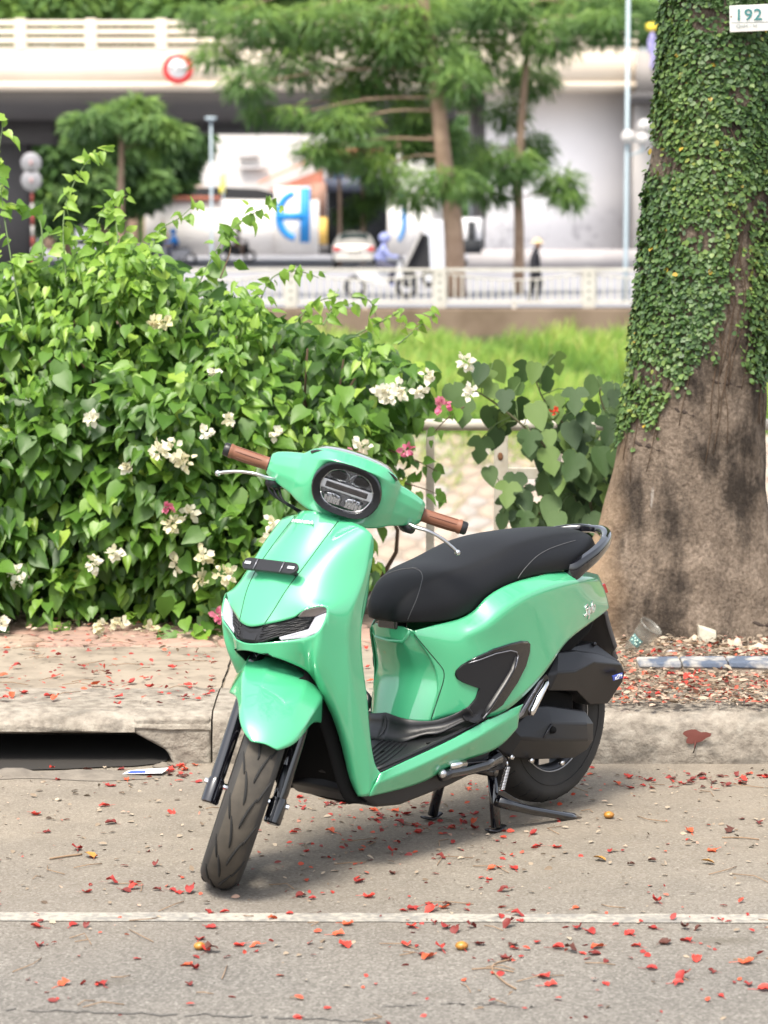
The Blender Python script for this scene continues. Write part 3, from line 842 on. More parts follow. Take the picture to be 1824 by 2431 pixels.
# silver car seen from behind
car = empty('parked_car', (fx(765,104), 104, FZ), 0); tag(car, 'silver saloon car seen from behind before the dark gateway', 'car')
sil = mat('car_silver', (.52,.50,.47), rough=.3, metal=.4, coat=.8); glass = mat('car_glass', (.02,.03,.03), rough=.1)
Vc = {}
secs = [(0, .55, .82, .92, .30), (.15, .80, .92, .98, .28), (.7, .83, .95, 1.02, .26), (1.3, .84, .66, 1.42, .26), (2.2, .84, .62, 1.46, .26), (2.9, .84, .66, 1.38, .26), (3.5, .84, .90, 1.00, .26), (4.3, .78, .85, .85, .28)]
Fc = []
for i, (y, w0, w1_, zt_, zb_) in enumerate(secs):
    Vc.update({'b%d' % i: (w0*.95, y, zb_), 'm%d' % i: (.88 if 0 < i < 7 else .80, y, .62), 's%d' % i: (.84 if 0 < i < 7 else .72, y, .92), 't%d' % i: (min(w1_, .8), y, zt_ if zt_ > .95 else .94), 'c%d' % i: (0, y, (zt_ if zt_ > .95 else .94)+.03), 'u%d' % i: (0, y, zb_)})
    if i:
        for a, b_ in (('u','b'),('b','m'),('m','s'),('s','t'),('t','c')):
            Fc.append((a+str(i-1), b_+str(i-1), b_+str(i), a+str(i)))
Fc += [('u0','b0','m0','s0'), ('u0','s0','t0','c0'), ('u7','b7','m7','s7'), ('u7','s7','t7','c7')]
def swapm(V_):   # cage mirrors over y: build with x<->y exchanged
    return {k: (p[1], p[0], p[2]) for k, p in V_.items()}
cb = cage('car_body', swapm(Vc), Fc, sil, car, sub=2, solid=0, fn=lambda v: np.array([v[1], v[0], v[2]]))
MB().add([(-.62,.78,1.03),(.62,.78,1.03),(.50,1.24,1.38),(-.50,1.24,1.38)], [(0,1,2,3)]).xf(lambda v: v + np.array([0,-.05,.02])).obj('rear_window', glass, car)
for s_ in (1,-1):
    MB().box((s_*.66,.02,.80), (.26,.12,.17)).obj('tail_lamp', mat('car_red', (.45,.02,.02), rough=.3), car, bevel=.02)
    for y in (.75, 3.45):
        w_ = MB().lathe([(.0,-.1),(.20,-.1),(.30,-.09),(.315,-.04),(.315,.06),(.30,.1),(0,.1)], 20, (s_*.76,y,.315), axis=0).obj('wheel', rubber if 'rubber' in globals() else mat('tyre_black', (.03,.03,.03), rough=.8), car)
MB().box((0,-.06,.74), (.52,.03,.14)).obj('number_plate', mat('plate_cream', (.78,.74,.62), rough=.5), car)
MB().box((0,-.06,.42), (1.5,.14,.18)).obj('bumper', mat('car_silver_low', (.42,.41,.38), rough=.35, metal=.3), car, bevel=.04)

# people: continuous skinned bodies
def skin_person(name, joints, edges, m, parent, root):
    """joints: name -> (pos, radius); one continuous skinned body"""
    keys = list(joints)
    me = bpy.data.meshes.new(name)
    me.from_pydata([joints[k][0] for k in keys], [(keys.index(a), keys.index(b_)) for a, b_ in edges], [])
    me.materials.append(m)
    o_ = link(name, me, parent)
    md = o_.modifiers.new('skin', 'SKIN'); md.use_smooth_shade = True
    sv = me.skin_vertices[0].data
    for i, k in enumerate(keys):
        r_ = joints[k][1]; sv[i].radius = (r_, r_) if not isinstance(r_, tuple) else r_
        sv[i].use_root = (k == root)
    add_sub(o_, 1)
    return o_
skin_c = mat('skin', (.45,.26,.17), rough=.6)
def head(parent, c, r, m=skin_c, name='head'):
    mb = MB().ball(c, r, 10, sq=(.82,.95,1.15))
    mb.ball((c[0]+r*.85, c[1], c[2]-r*.1), r*.18, 5)
    return mb.obj(name, m, parent)
RDW = [('hip','chest'),('chest','neck'),('neck','skull'),('chest','sl'),('sl','el'),('el','hl'),('chest','sr'),('sr','er'),('er','hr'),('hip','kl'),('kl','fl'),('fl','tl'),('hip','kr'),('kr','fr'),('fr','tr')]
def rider(x, y, z, face, shirt, trouser, helmet, label, bike_m):
    """person on a small motorbike, facing +x (face=1) or -x"""
    root = empty('person', (x, y, z)); tag(root, label, 'person')
    f = face
    J = {'hip': ((0,0,.82),.15), 'chest': ((.10*f,0,1.13),.16), 'neck': ((.14*f,0,1.29),.06), 'skull': ((.16*f,0,1.38),.06),
         'sl': ((.12*f,-.17,1.20),.065), 'el': ((.27*f,-.22,1.02),.05), 'hl': ((.50*f,-.24,1.00),.04), 'sr': ((.12*f,.17,1.20),.065), 'er': ((.27*f,.22,1.02),.05), 'hr': ((.50*f,.24,1.00),.04),
         'kl': ((.36*f,-.16,.74),.085), 'fl': ((.30*f,-.17,.36),.06), 'tl': ((.40*f,-.17,.32),.045), 'kr': ((.36*f,.16,.74),.085), 'fr': ((.30*f,.17,.36),.06), 'tr': ((.40*f,.17,.32),.045)}
    body_ = skin_person('body', J, RDW, shirt, root, 'hip')
    head(root, (.17*f,0,1.42), .095)
    MB().ball((.155*f,0,1.46), .14, 10, sq=(1.05,.9,.95)).obj('helmet', helmet, root)
    MB().tube([(-.02*f,-.13,.83),(.36*f,-.165,.75),(.30*f,-.175,.38)], [.125,.095,.07], 10).obj('trousers', trouser, root)
    MB().tube([(-.02*f,.13,.83),(.36*f,.165,.75),(.30*f,.175,.38)], [.125,.095,.07], 10).obj('trousers', trouser, root)
    bk = empty('motorbike', (x, y, z)); tag(bk, label.split(' riding')[0] and 'small motorbike ridden by the ' + label.split(' riding')[0], 'motorbike')
    dkm = mat('bike_dark', (.03,.03,.035), rough=.5)
    for wx in (-.55*f, .68*f):
        MB().lathe([(.16,-.04),(.25,-.045),(.285,-.02),(.285,.02),(.25,.045),(.16,.04)], 24, (wx,0,.285), axis=1).obj('wheel', dkm, bk)
    MB().prism([(-.65*f,-.11,.70),(-.35*f,-.11,.74),(.20*f,-.11,.70),(.30*f,-.11,.34),(.10*f,-.11,.28),(-.40*f,-.11,.40)], (0,.22,0)).obj('body', bike_m, bk, bevel=.03)
    MB().box((-.12*f,0,.77), (.72,.24,.09)).obj('seat', dkm, bk, bevel=.03)
    MB().prism([(.38*f,-.17,.40),(.46*f,-.17,.90),(.56*f,-.17,.92),(.60*f,-.17,.50)], (0,.34,0)).obj('leg_shield', bike_m, bk, bevel=.03)
    MB().tube([(.50*f,-.30,1.0),(.54*f,0,1.03),(.50*f,.30,1.0)], .02, 8).obj('handlebar', dkm, bk)
    MB().tube([(.54*f,0,1.0),(.68*f,0,.30)], .035, 8).obj('fork', dkm, bk)
    return root
jac = mat('jacket_blue', (.24,.27,.50), rough=.9); trs = mat('trousers_dark', (.06,.06,.09), rough=.9)
rider(fx(818,64), 64, FZ, 1, jac, trs, mat('hood_blue', (.26,.29,.52), rough=.9), 'hooded rider in lavender blue jacket riding past the white fence', mat('bike_white', (.55,.55,.55), rough=.4))
rider(fx(385,110), 110, FZ, -1, mat('shirt_blue', (.03,.22,.62), rough=.8), trs, mat('helmet_blue', (.04,.16,.40), rough=.3), 'rider in bright blue riding far left beyond the hedge', mat('bike_grey', (.25,.25,.27), rough=.4))
rider(fx(352,114), 114, FZ, -1, mat('shirt_green', (.05,.36,.14), rough=.8), trs, mat('helmet_white', (.6,.6,.62), rough=.3), 'rider in green shirt riding far left beside another rider', mat('bike_pale', (.5,.5,.52), rough=.4))
rider(fx(510,122), 122, FZ, 1, mat('shirt_cream', (.55,.50,.45), rough=.8), mat('bare_legs', (.42,.25,.17), rough=.7), mat('helmet_black', (.02,.02,.02), rough=.3), 'rider in pale shirt riding in front of the painted wall', mat('bike_black', (.03,.03,.035), rough=.4))
# walker with a straw hat behind the fence
wk = empty('person', (fx(1155,60), 60, FZ)); tag(wk, 'person in dark jacket and straw hat walking behind the white fence', 'person')
J = {'hip': ((0,0,.80),.13), 'chest': ((0,0,1.08),.145), 'neck': ((.03,0,1.22),.055), 'skull': ((.05,0,1.30),.06), 'sl': ((0,-.17,1.14),.06), 'el': ((-.04,-.20,.90),.048), 'hl': ((.06,-.18,.70),.04), 'sr': ((0,.17,1.14),.06), 'er': ((.02,.20,.90),.048), 'hr': ((.14,.16,.74),.04),
     'kl': ((.10,-.09,.44),.08), 'fl': ((.02,-.09,.06),.05), 'tl': ((.14,-.09,.03),.04), 'kr': ((-.04,.09,.44),.08), 'fr': ((-.14,.09,.06),.05), 'tr': ((-.03,.09,.03),.04)}
skin_person('body', J, RDW, mat('jacket_black', (.015,.015,.02), rough=.9), wk, 'hip')
head(wk, (.06,0,1.33), .09)
MB().lathe([(.165,1.37),(.12,1.40),(.085,1.42),(.08,1.47),(.0,1.485)], 18, (.05,0,0), axis=2).obj('straw_hat', mat('straw', (.55,.42,.25), rough=.9), wk)
# passer-by up on the flyover
pf = empty('person', (fx(1400,104), 104.2, fzz(150,104))); tag(pf, 'person in yellow helmet and violet shirt up on the flyover', 'person')
J = {'hip': ((0,0,.9),.15), 'chest': ((.04,0,1.25),.17), 'neck': ((.05,0,1.42),.06), 'skull': ((.05,0,1.5),.06), 'sl': ((.04,-.2,1.34),.07), 'el': ((.12,-.24,1.1),.05), 'hl': ((.34,-.22,1.05),.04), 'sr': ((.04,.2,1.34),.07), 'er': ((.12,.24,1.1),.05), 'hr': ((.34,.22,1.05),.04),
     'kl': ((.1,-.12,.5),.09), 'fl': ((0,-.12,.08),.06), 'tl': ((.12,-.12,.04),.045), 'kr': ((0,.12,.5),.09), 'fr': ((-.1,.12,.08),.06), 'tr': ((.02,.12,.04),.045)}
skin_person('body', J, RDW, mat('shirt_violet', (.32,.30,.55), rough=.9), pf, 'hip')
head(pf, (.06,0,1.55), .10)
MB().ball((.02,0,1.64), .21, 10, sq=(1.15,.9,.8)).obj('helmet', mat('helmet_yellow', (.80,.62,.04), rough=.4), pf)
# covered stall and grey post by the near trees
stl = empty('covered_cart', (fx(905,75), 75, FZ)); tag(stl, 'dark covered cart with sloping top beside the big tree trunk', 'cart')
poly_px([(870,582),(912,504),(926,510),(930,582)], 75, 1.2, 'cover', mat('tarp_black', (.015,.015,.018), rough=.7), stl)
poly_px([(868,578),(908,500),(914,500),(876,580)], 74.8, 1.4, 'cover_edge', mat('tarp_grey', (.35,.34,.33), rough=.7), stl)
for s_ in (-.3, .3):
    MB().lathe([(.1,-.04),(.25,-.04),(.25,.04),(.1,.04)], 16, (s_,.2,.25), axis=1).obj('wheel', mat('bike_dark', (.03,.03,.035)), stl)
wp = empty('utility_box', (fx(945,78), 78, FZ)); tag(wp, 'tall pale grey box standing beside the big tree trunk', 'box')
MB().box((0,0,.95), (.75,.5,1.9)).obj('cabinet', mat('cabinet_pale', (.62,.63,.66), rough=.6), wp, bevel=.02)
MB().box((0,-.26,.95), (.65,.02,1.7)).obj('door', mat('cabinet_door', (.55,.57,.62), rough=.6), wp, bevel=.01)
kio = empty('kiosk', (fx(1015,88), 88, FZ)); tag(kio, 'dark doorway kiosk under the flyover behind the trees', 'kiosk')
bx_px(985, 1040, 470, 545, 88, 88.5, 1.5, 'wall', mat('kiosk_white', (.6,.6,.62), rough=.8), kio)
bx_px(1010, 1026, 478, 545, 87.5, 87.6, .4, 'doorway', dk, kio)
bx_px(990, 1040, 518, 548, 87, 87.2, .4, 'counter', dk, kio)
# ------------------------------------------------------------------ leaves
def unit(a):
    return a / (np.linalg.norm(a, axis=-1, keepdims=True) + 1e-9)
HEART = (np.array([(0,0,0), (-.30,-.06,.05), (-.44,.22,.09), (-.36,.52,.07), (-.15,.82,-.02), (0,1.05,-.12), (.15,.82,-.02), (.36,.52,.07), (.44,.22,.09), (.30,-.06,.05), (0,.35,-.01), (0,.70,-.04)]),
         [(0,10,2,1), (2,10,3), (10,11,4,3), (11,5,4), (0,9,8,10), (8,7,10), (10,7,6,11), (11,6,5)])
OVAL = (np.array([(0,0,0), (-.30,.22,.05), (-.36,.52,.06), (-.17,.85,0), (0,1.0,-.06), (.17,.85,0), (.36,.52,.06), (.30,.22,.05), (0,.5,-.01)]),
        [(0,8,2,1), (2,8,4,3), (0,7,6,8), (8,6,5,4)])
BRACT = (np.array([(0,0,0), (-.34,.30,.10), (-.36,.62,.12), (0,1.0,.02), (.36,.62,.12), (.34,.30,.10), (0,.5,-.04)]), [(0,6,2,1), (2,6,3), (0,5,4,6), (6,4,3)])
STRAP = (np.array([(-.5,0,0), (.5,0,0), (-.42,.5,.06), (.42,.5,.06), (-.05,1,-.12), (.05,1,-.12)]), [(0,1,3,2), (2,3,5,4)])
def leaf_arrays(tpl, pos, tip, nrm, size, width=1.0):
    V, F = tpl
    y = unit(tip); z = unit(nrm - y * np.sum(nrm*y, -1, keepdims=True)); x = np.cross(y, z)
    s = np.asarray(size)[:, None, None]
    w = width if np.isscalar(width) else np.asarray(width)[:, None, None]
    return pos[:, None, :] + s * (w * V[None, :, 0:1] * x[:, None, :] + V[None, :, 1:2] * y[:, None, :] + V[None, :, 2:3] * z[:, None, :])
def cloud_mesh(name, tpl, pos, tip, nrm, size, tint, m, width=1.0):
    A = leaf_arrays(tpl, pos, tip, nrm, size, width)
    n, k, _ = A.shape
    F = tpl[1]
    loops = np.concatenate([np.array(f) for f in F]); lens = np.array([len(f) for f in F])
    me = bpy.data.meshes.new(name)
    me.vertices.add(n*k); me.vertices.foreach_set('co', A.reshape(-1))
    L = (loops[None, :] + (np.arange(n)*k)[:, None]).reshape(-1)
    me.loops.add(len(L)); me.loops.foreach_set('vertex_index', L.astype(np.int32))
    ln = np.tile(lens, n); stt = np.concatenate([[0], np.cumsum(ln)[:-1]])
    me.polygons.add(len(ln)); me.polygons.foreach_set('loop_start', stt.astype(np.int32)); me.polygons.foreach_set('loop_total', ln.astype(np.int32))
    me.polygons.foreach_set('use_smooth', np.ones(len(ln), dtype=bool))
    a = me.attributes.new('tint', 'FLOAT', 'POINT'); a.data.foreach_set('value', np.repeat(np.asarray(tint, dtype=np.float32), k))
    me.materials.append(m); me.update(calc_edges=True); me.validate()
    return me
def leaf_objects(name, tpl, pos, tip, nrm, size, tint, m, parent, nvar=10, width=1.0):
    order = np.argsort(tint); var = {}
    for q in range(nvar):
        me = new_mesh(name, tpl[0]*np.array([width,1,1]), tpl[1], m, True, [(q+.5)/nvar]*len(tpl[0])); var[q] = me
    base = np.array(parent.location) if parent else np.zeros(3)
    for p, t, n_, s, c in zip(pos, tip, nrm, size, tint):
        y = unit(t); z = unit(n_ - y*np.dot(n_, y)); x = np.cross(y, z)
        o = link(name, var[min(nvar-1, int(c*nvar))], parent)
        M = Matrix.Identity(4)
        for r in range(3):
            M[r][0], M[r][1], M[r][2], M[r][3] = x[r]*s, y[r]*s, z[r]*s, p[r]-base[r]
        o.matrix_local = M
hedge_leaf = mat('hedge_leaf', (.06,.16,.03), rough=.42, tint=[(.027,.076,.014), (.062,.150,.022), (.118,.245,.034), (.21,.37,.05), (.35,.50,.08)], subsurf=.42, bump=(60,.15,.004))
ivy_leaf = mat('fig_leaf', (.05,.11,.03), rough=.5, tint=[(.026,.062,.018), (.050,.108,.028), (.085,.155,.036), (.15,.23,.05), (.42,.28,.03)], subsurf=.12)
mul_leaf = mat('mulberry_leaf', (.05,.12,.04), rough=.6, tint=[(.026,.058,.020), (.045,.095,.026), (.078,.145,.036), (.15,.24,.05)], subsurf=.28, bump=(40,.2,.006))
bract_m = mat('bract', (.8,.75,.55), rough=.7, tint=[(.62,.09,.22), (.60,.26,.32), (.66,.62,.36), (.74,.70,.50), (.80,.78,.68)], subsurf=.35)
twig_m = mat('twig', (.10,.065,.04), rough=.9); stem_g = mat('green_stem', (.10,.16,.05), rough=.6)

# ------------------------------------------------------------------ flowering hedge
HD = 10.5
def hx(px_): return (px_ - 830) * HD / 5712.8
def hz(py): return float(gy(830, py, HD)[2])
sil_px = [(-330,590),(-200,570),(-80,610),(0,615),(60,585),(120,560),(200,535),(260,530),(320,560),(400,610),(470,625),(540,668),(620,705),(700,730),(780,745),(840,755),(885,785),(915,825),(935,865),(910,905),(880,940),(850,985),(815,1040),(785,1110),(770,1200),(760,1300),(720,1365),(480,1368),(400,1345),(330,1330),(250,1335),(190,1290),(100,1275),(0,1295),(-330,1310)]
SIL = np.array([(hx(a), hz(b_)) for a, b_ in sil_px])
def in_poly(P_, X, Z):
    c = np.zeros(len(X), bool); n = len(P_)
    for i in range(n):
        x1, z1 = P_[i]; x2, z2 = P_[i-1]
        with np.errstate(divide='ignore', invalid='ignore'):
            c ^= ((z1 > Z) != (z2 > Z)) & (X < (x2-x1)*(Z-z1)/(z2-z1+1e-12)+x1)
    return c
def hedge_front(X, Z):
    return 10.16 + .42*np.clip((Z-.75)/.8, 0, 1.3)**2 + .10*np.sin(X*5.1+Z*2.3) + .08*np.sin(X*11.3-Z*7.1+1) + .05*np.sin(Z*13+X*3)
hedge = empty('flowering_hedge', (hx(330), 10.6, PZ)); tag(hedge, 'dense bougainvillea hedge with cream and pink flowers behind the kerb', 'hedge')
hb = np.array(hedge.location)
def hedge_points(n, d0, d1):
    X = rng.uniform(SIL[:,0].min(), SIL[:,0].max(), n*2); Z = rng.uniform(SIL[:,1].min(), SIL[:,1].max(), n*2)
    k = in_poly(SIL, X, Z); X, Z = X[k][:n], Z[k][:n]
    return np.c_[X, hedge_front(X, Z) + rng.uniform(d0, d1, len(X)), Z]
# clumps give the light and dark structure
cl = hedge_points(250, -.04, .14)
LP, LT, LN, LS, LC = [], [], [], [], []
for c in cl:
    k = rng.integers(18, 34); r_ = rng.uniform(.09, .19)
    d = unit(rng.normal(0, 1, (k, 3)) * [1, .8, 1] + [0, -.55, .25])
    p = c + d * r_ * rng.uniform(.55, 1.15, (k, 1))
    tip = unit(d*.55 + rng.normal(0, .35, (k, 3)) + [0, -.25, -.75])
    nr = unit(d*.6 + rng.normal(0, .30, (k, 3)) + [0, -.75, .75])
    young = rng.random() < .30 or c[2] > 1.25
    LP.append(p); LT.append(tip); LN.append(nr); LS.append(rng.uniform(.048, .095, k) * (.72 if young else 1.0))
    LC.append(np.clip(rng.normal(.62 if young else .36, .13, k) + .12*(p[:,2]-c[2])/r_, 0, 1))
# body of the hedge
p = hedge_points(3000, .12, .50); k = len(p)
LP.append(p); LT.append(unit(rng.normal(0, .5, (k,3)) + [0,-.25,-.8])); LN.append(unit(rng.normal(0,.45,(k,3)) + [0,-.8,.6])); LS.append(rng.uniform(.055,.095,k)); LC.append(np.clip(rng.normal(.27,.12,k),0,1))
p = hedge_points(3000, .45, .90); k = len(p)
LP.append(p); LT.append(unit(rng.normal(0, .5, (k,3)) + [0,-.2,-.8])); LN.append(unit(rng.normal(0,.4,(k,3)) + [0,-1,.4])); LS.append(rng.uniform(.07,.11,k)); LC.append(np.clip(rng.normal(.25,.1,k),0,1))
# arching shoots above and beside the mass
shoots = [([(60,700),(30,560),(5,430),(-5,330),(2,250)], 9, .058, .80), ([(-40,640),(-20,470),(15,380)], 7, .055, .75), ([(150,600),(140,490),(150,420),(185,350),(232,318)], 15, .055, .82), ([(200,560),(215,480),(240,430),(275,420)], 10, .05, .72), ([(100,560),(90,480),(60,450),(20,440)], 9, .06, .55),
 ([(430,620),(470,540),(520,480),(570,450),(605,440)], 14, .044, .70), ([(480,600),(500,540),(490,505),(480,500)], 6, .075, .42), ([(560,660),(590,600),(640,585),(690,600)], 9, .045, .72), ([(330,560),(345,500),(390,470),(420,440)], 10, .048, .74), ([(640,690),(690,650),(735,640)], 7, .045, .78), ([(770,720),(830,690),(870,668)], 7, .042, .78), ([(860,740),(910,700),(938,675)], 7, .042, .8), ([(700,700),(720,670),(760,655)], 6, .045, .75),
 ([(820,1010),(870,1030),(915,1045),(955,1062)], 12, .052, .42), ([(840,960),(900,985),(945,1010)], 8, .048, .38), ([(780,1140),(800,1200),(805,1250)], 8, .05, .6), ([(1000,870),(960,900),(930,935)], 7, .05, .45), ([(760,640),(800,650),(815,690)], 5, .05, .6), ([(260,520),(250,470),(235,455)], 6, .05, .75), ([(300,1350),(250,1345),(235,1330)], 6, .045, .62), ([(450,1340),(420,1365),(380,1368)], 8, .045, .6)]
for pts, nl, sz, tn in shoots:
    w = [np.array([hx(a), 10.25 + .3*max(0, hz(b_)-.9) + .10*i/len(pts), hz(b_)]) for i, (a, b_) in enumerate(pts)]
    c_ = spline(w, 24)
    MB().tube([q - hb for q in c_], [.0035 - .002*i/24 for i in range(25)], 5).obj('shoot', stem_g if tn > .5 else twig_m, hedge)
    for i in range(nl):
        t = .15 + .85*i/max(1, nl-1); q = c_[int(t*24)]
        tg = unit(c_[min(24, int(t*24)+1)] - c_[max(0, int(t*24)-1)])
        sd = (1 if i % 2 else -1) * unit(np.cross(tg, np.array([0,-1,.2])))
        kk = 2 if tn > .6 else 1
        for _ in range(kk):
            LP.append((q + rng.normal(0,.012,3))[None]); LT.append(unit(sd*.8 + tg*.25 + rng.normal(0,.35,3) + [0,-.2,-.6])[None]); LN.append(unit(rng.normal(0,.35,3) + [0,-.8,.6])[None]); LS.append(np.array([1.3*sz*rng.uniform(.6,1.15)*(1-.25*t)])); LC.append(np.array([np.clip(tn + rng.normal(0,.08),0,.99)]))
LP, LT, LN, LS, LC = map(np.concatenate, (LP, LT, LN, LS, LC))
LP = LP - hb
vis = (LP[:,0]+hb[0] > hx(10)) & (LP[:,0]+hb[0] < hx(960))
score = np.where(vis, LS * (1 - .6*np.clip(LP[:,1]+hb[1]-hedge_front(LP[:,0]+hb[0], LP[:,2]+hb[2]), -.1, 1)), 0)
top = np.argsort(-score)[:290]
rest = np.setdiff1d(np.arange(len(LP)), top)
WW = rng.uniform(.62, 1.12, len(LP)); yel = rng.random(len(LP)) < .025; LC = np.where(yel, .97, LC)
A_m, B_m = rest[rest % 3 > 0], rest[rest % 3 == 0]
CURL = (HEART[0]*np.array([.78,1.0,2.4]) + np.array([0,0,0]), HEART[1])
mA = cloud_mesh('foliage', HEART, LP[A_m], LT[A_m], LN[A_m], LS[A_m], LC[A_m], hedge_leaf, width=WW[A_m])
mB = cloud_mesh('foliage', CURL, LP[B_m], LT[B_m], LN[B_m], LS[B_m], LC[B_m], hedge_leaf, width=WW[B_m])
_bm = bmesh.new(); _bm.from_mesh(mA); _bm.from_mesh(mB); _bm.to_mesh(mA); _bm.free()
o = link('foliage', mA, hedge); tag(o, kind='stuff')
hedge_loc = hedge.location.copy()
def rel_objects(name, tpl, pos, tip, nrm, size, tint, m, parent, **k):
    loc = parent.location.copy(); parent.location = (0,0,0)
    leaf_objects(name, tpl, pos, tip, nrm, size, tint, m, parent, **k)
    parent.location = loc
rel_objects('leaf', HEART, LP[top], LT[top], LN[top], LS[top], LC[top], hedge_leaf, hedge)
for i in range(46):       # woody stems inside
    x = rng.uniform(hx(-300), hx(820)); z1 = rng.uniform(.6, 1.35)
    c_ = spline([(x, 10.75, PZ), (x + rng.normal(0,.1), 10.7, z1*.5), (x + rng.normal(0,.3), 10.55 + rng.normal(0,.1), z1)], 8)
    MB().tube([q - hb for q in c_], [.012 - .001*j for j in range(9)], 6).obj('branch', twig_m, hedge)
fl_ = [(400,938,1.5,.82),(425,965,1.2,.75),(372,945,1.2,.85),(345,868,.8,.72),(348,690,.8,.6),(395,1092,1.1,.7),(462,1158,1.3,.72),(482,1200,1.5,.7),(505,1188,1.1,.74),(455,1208,1.1,.68),(400,1182,1.1,.8),(210,1238,1.1,.8),(228,1182,1.0,.9),(272,1158,.9,.9),(65,1208,1.7,.97),(357,1287,1.3,.82),(335,1332,1.5,.66),(242,1310,1.0,.72),(275,1312,.7,.74),(420,1360,.9,.9),(840,838,1.5,.95),(862,832,1.1,.9),(822,832,.8,.97),(942,815,1.5,.92),(922,800,.8,.9),(998,768,1.3,.9),(785,943,.9,.9),(575,928,.8,.92),(603,912,.6,.9),(603,1088,.9,.84),(600,1120,.6,.8),(690,660,.8,.9),(480,790,.5,.95),(225,885,.6,.95),(372,690,.6,.6),(800,966,.8,.12),(768,965,.7,.1),(878,950,.6,.08),(952,860,.8,.15),(408,1072,.7,.1),(388,1058,.6,.15),(430,1075,.7,.85),(490,1281,.7,.15),(15,1310,.6,.9),(40,1300,.5,.9),(1008,830,.6,.95),(905,835,.7,.95),(640,1075,.5,.9),(470,905,.5,.9),(515,880,.5,.85),(300,985,.4,.9),(212,1186,.6,.2)]
for a, b_, s, tn in [q for i_, q in enumerate(fl_) if i_ % 4 != 3]:
    k = int(7 + 14*s)
    c = np.array([hx(a), 0, hz(b_)]); c[1] = float(hedge_front(c[0:1], c[2:3])[0]) - .20
    d = unit(rng.normal(0,1,(k,3)) + [0,-.9,.1]); p = c + d*rng.uniform(.004,.027,(k,1))*s
    me = cloud_mesh('flower_cluster', BRACT, p - c, unit(d + rng.normal(0,.5,(k,3))), unit(rng.normal(0,.5,(k,3)) + [0,-1,.4]), rng.uniform(.022,.036,k), np.clip(rng.normal(tn,.07,k),0,1), bract_m)
    link('flower_cluster', me, hedge, c - hb)

# ------------------------------------------------------------------ big tree with climbing fig
TY = 10.15
TS = 5712.8/TY
rows_t = [(1400,1238,1708),(1340,1246,1690),(1280,1258,1675),(1222,1272,1663),(1142,1303,1652),(1060,1322,1647),(980,1336,1645),(900,1346,1648),(800,1360,1655),(700,1374,1660),(500,1392,1670),(300,1410,1680),(100,1420,1687),(-150,1432,1695),(-500,1440,1700),(-1000,1450,1690)]
tree = empty('ivy_clad_tree', ((1470-830)/TS, TY, PZ)); tag(tree, 'thick leaning tree trunk clothed in small-leaved climbing fig above bare bark', 'tree')
tb = np.array(tree.location)
tz = [1.7303 - ((py-480)/5712.8 + 0)*TY for py, _, _ in rows_t]
tz = [float(gy(830, py, TY)[2]) for py, _, _ in rows_t]
tcx = [((l+r)/2-830)/TS for _, l, r in rows_t]; tr_ = [(r-l)/2/TS for _, l, r in rows_t]
def trunk_r(th, z):
    """th: 0 faces the camera, positive to the right"""
    r0 = np.interp(z, tz, tr_)
    f = np.clip(1 - (z-PZ)/.95, 0, 1)
    lob = .16*np.exp(-((th+1.25)/.38)**2) + .15*np.exp(-((th-1.15)/.30)**2) - .13*np.exp(-((th+.55)/.35)**2) - .10*np.exp(-((th-.35)/.5)**2) + .10*np.exp(-((np.abs(th)-2.6)/.5)**2)
    return r0*(1 + f*lob*1.35 + .022*np.sin(3*th + z*4) + .016*np.sin(7*th - z*3) + .010*np.sin(13*th + z*9) + .008*np.sin(31*z + 5*th))
def trunk_p(th, z, off=0.0):
    r = trunk_r(th, z) + off; cx = np.interp(z, tz, tcx)
    return np.stack([cx + r*np.sin(th), TY - r*np.cos(th), z], -1)
bark, nt, b = node_mat('bark')
c1 = n_ramp(nt, n_noise(nt, 11, 10, rough=.68, stretch=(1,1,.85)), [(.32, (.085,.065,.050)), (.5, (.19,.145,.108)), (.66, (.34,.27,.21))])
c2 = n_ramp(nt, n_noise(nt, 75, 8, rough=.7, stretch=(1,1,.8)), [(.34, (.06,.045,.034)), (.62, (.31,.245,.19))])
c3 = n_mix(nt, .55, c1, c2)
dk_ = n_ramp(nt, n_noise(nt, 4.2, 9, rough=.66, stretch=(1.2,1,.6)), [(.41, (1,1,1)), (.54, (0,0,0))])
c3 = n_mix(nt, n_math(nt, 'MULTIPLY', dk_, .85), c3, (.022,.017,.014))
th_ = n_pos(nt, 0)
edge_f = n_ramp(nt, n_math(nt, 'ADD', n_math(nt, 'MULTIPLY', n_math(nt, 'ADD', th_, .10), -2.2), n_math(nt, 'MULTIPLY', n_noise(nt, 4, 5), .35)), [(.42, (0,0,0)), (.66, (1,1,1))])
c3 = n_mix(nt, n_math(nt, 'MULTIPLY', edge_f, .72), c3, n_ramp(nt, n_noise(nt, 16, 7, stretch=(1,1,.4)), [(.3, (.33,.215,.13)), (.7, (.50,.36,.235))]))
wl_ = n_ramp(nt, n_noise(nt, 8, 6, stretch=(3,3,.6)), [(.70, (0,0,0)), (.75, (1,1,1))])
c3 = n_mix(nt, n_math(nt, 'MULTIPLY', wl_, .45), c3, (.52,.49,.45))
nt.links.new(c3, b.inputs['Base Color']); b.inputs['Roughness'].default_value = .95; b.inputs['Specular IOR Level'].default_value = .25
n_bump(nt, b, n_math(nt, 'ADD', n_noise(nt, 55, 9, rough=.7, stretch=(1,1,.8)), n_noise(nt, 12, 6)), 1.0, .022)
nth, nz = 96, 130
zs = np.linspace(PZ-.06, tz[-1], nz)
vs_ = []
for z in zs:
    th = np.linspace(-math.pi, math.pi, nth, endpoint=False)
    vs_ += list(trunk_p(th, np.full(nth, z)) - tb)
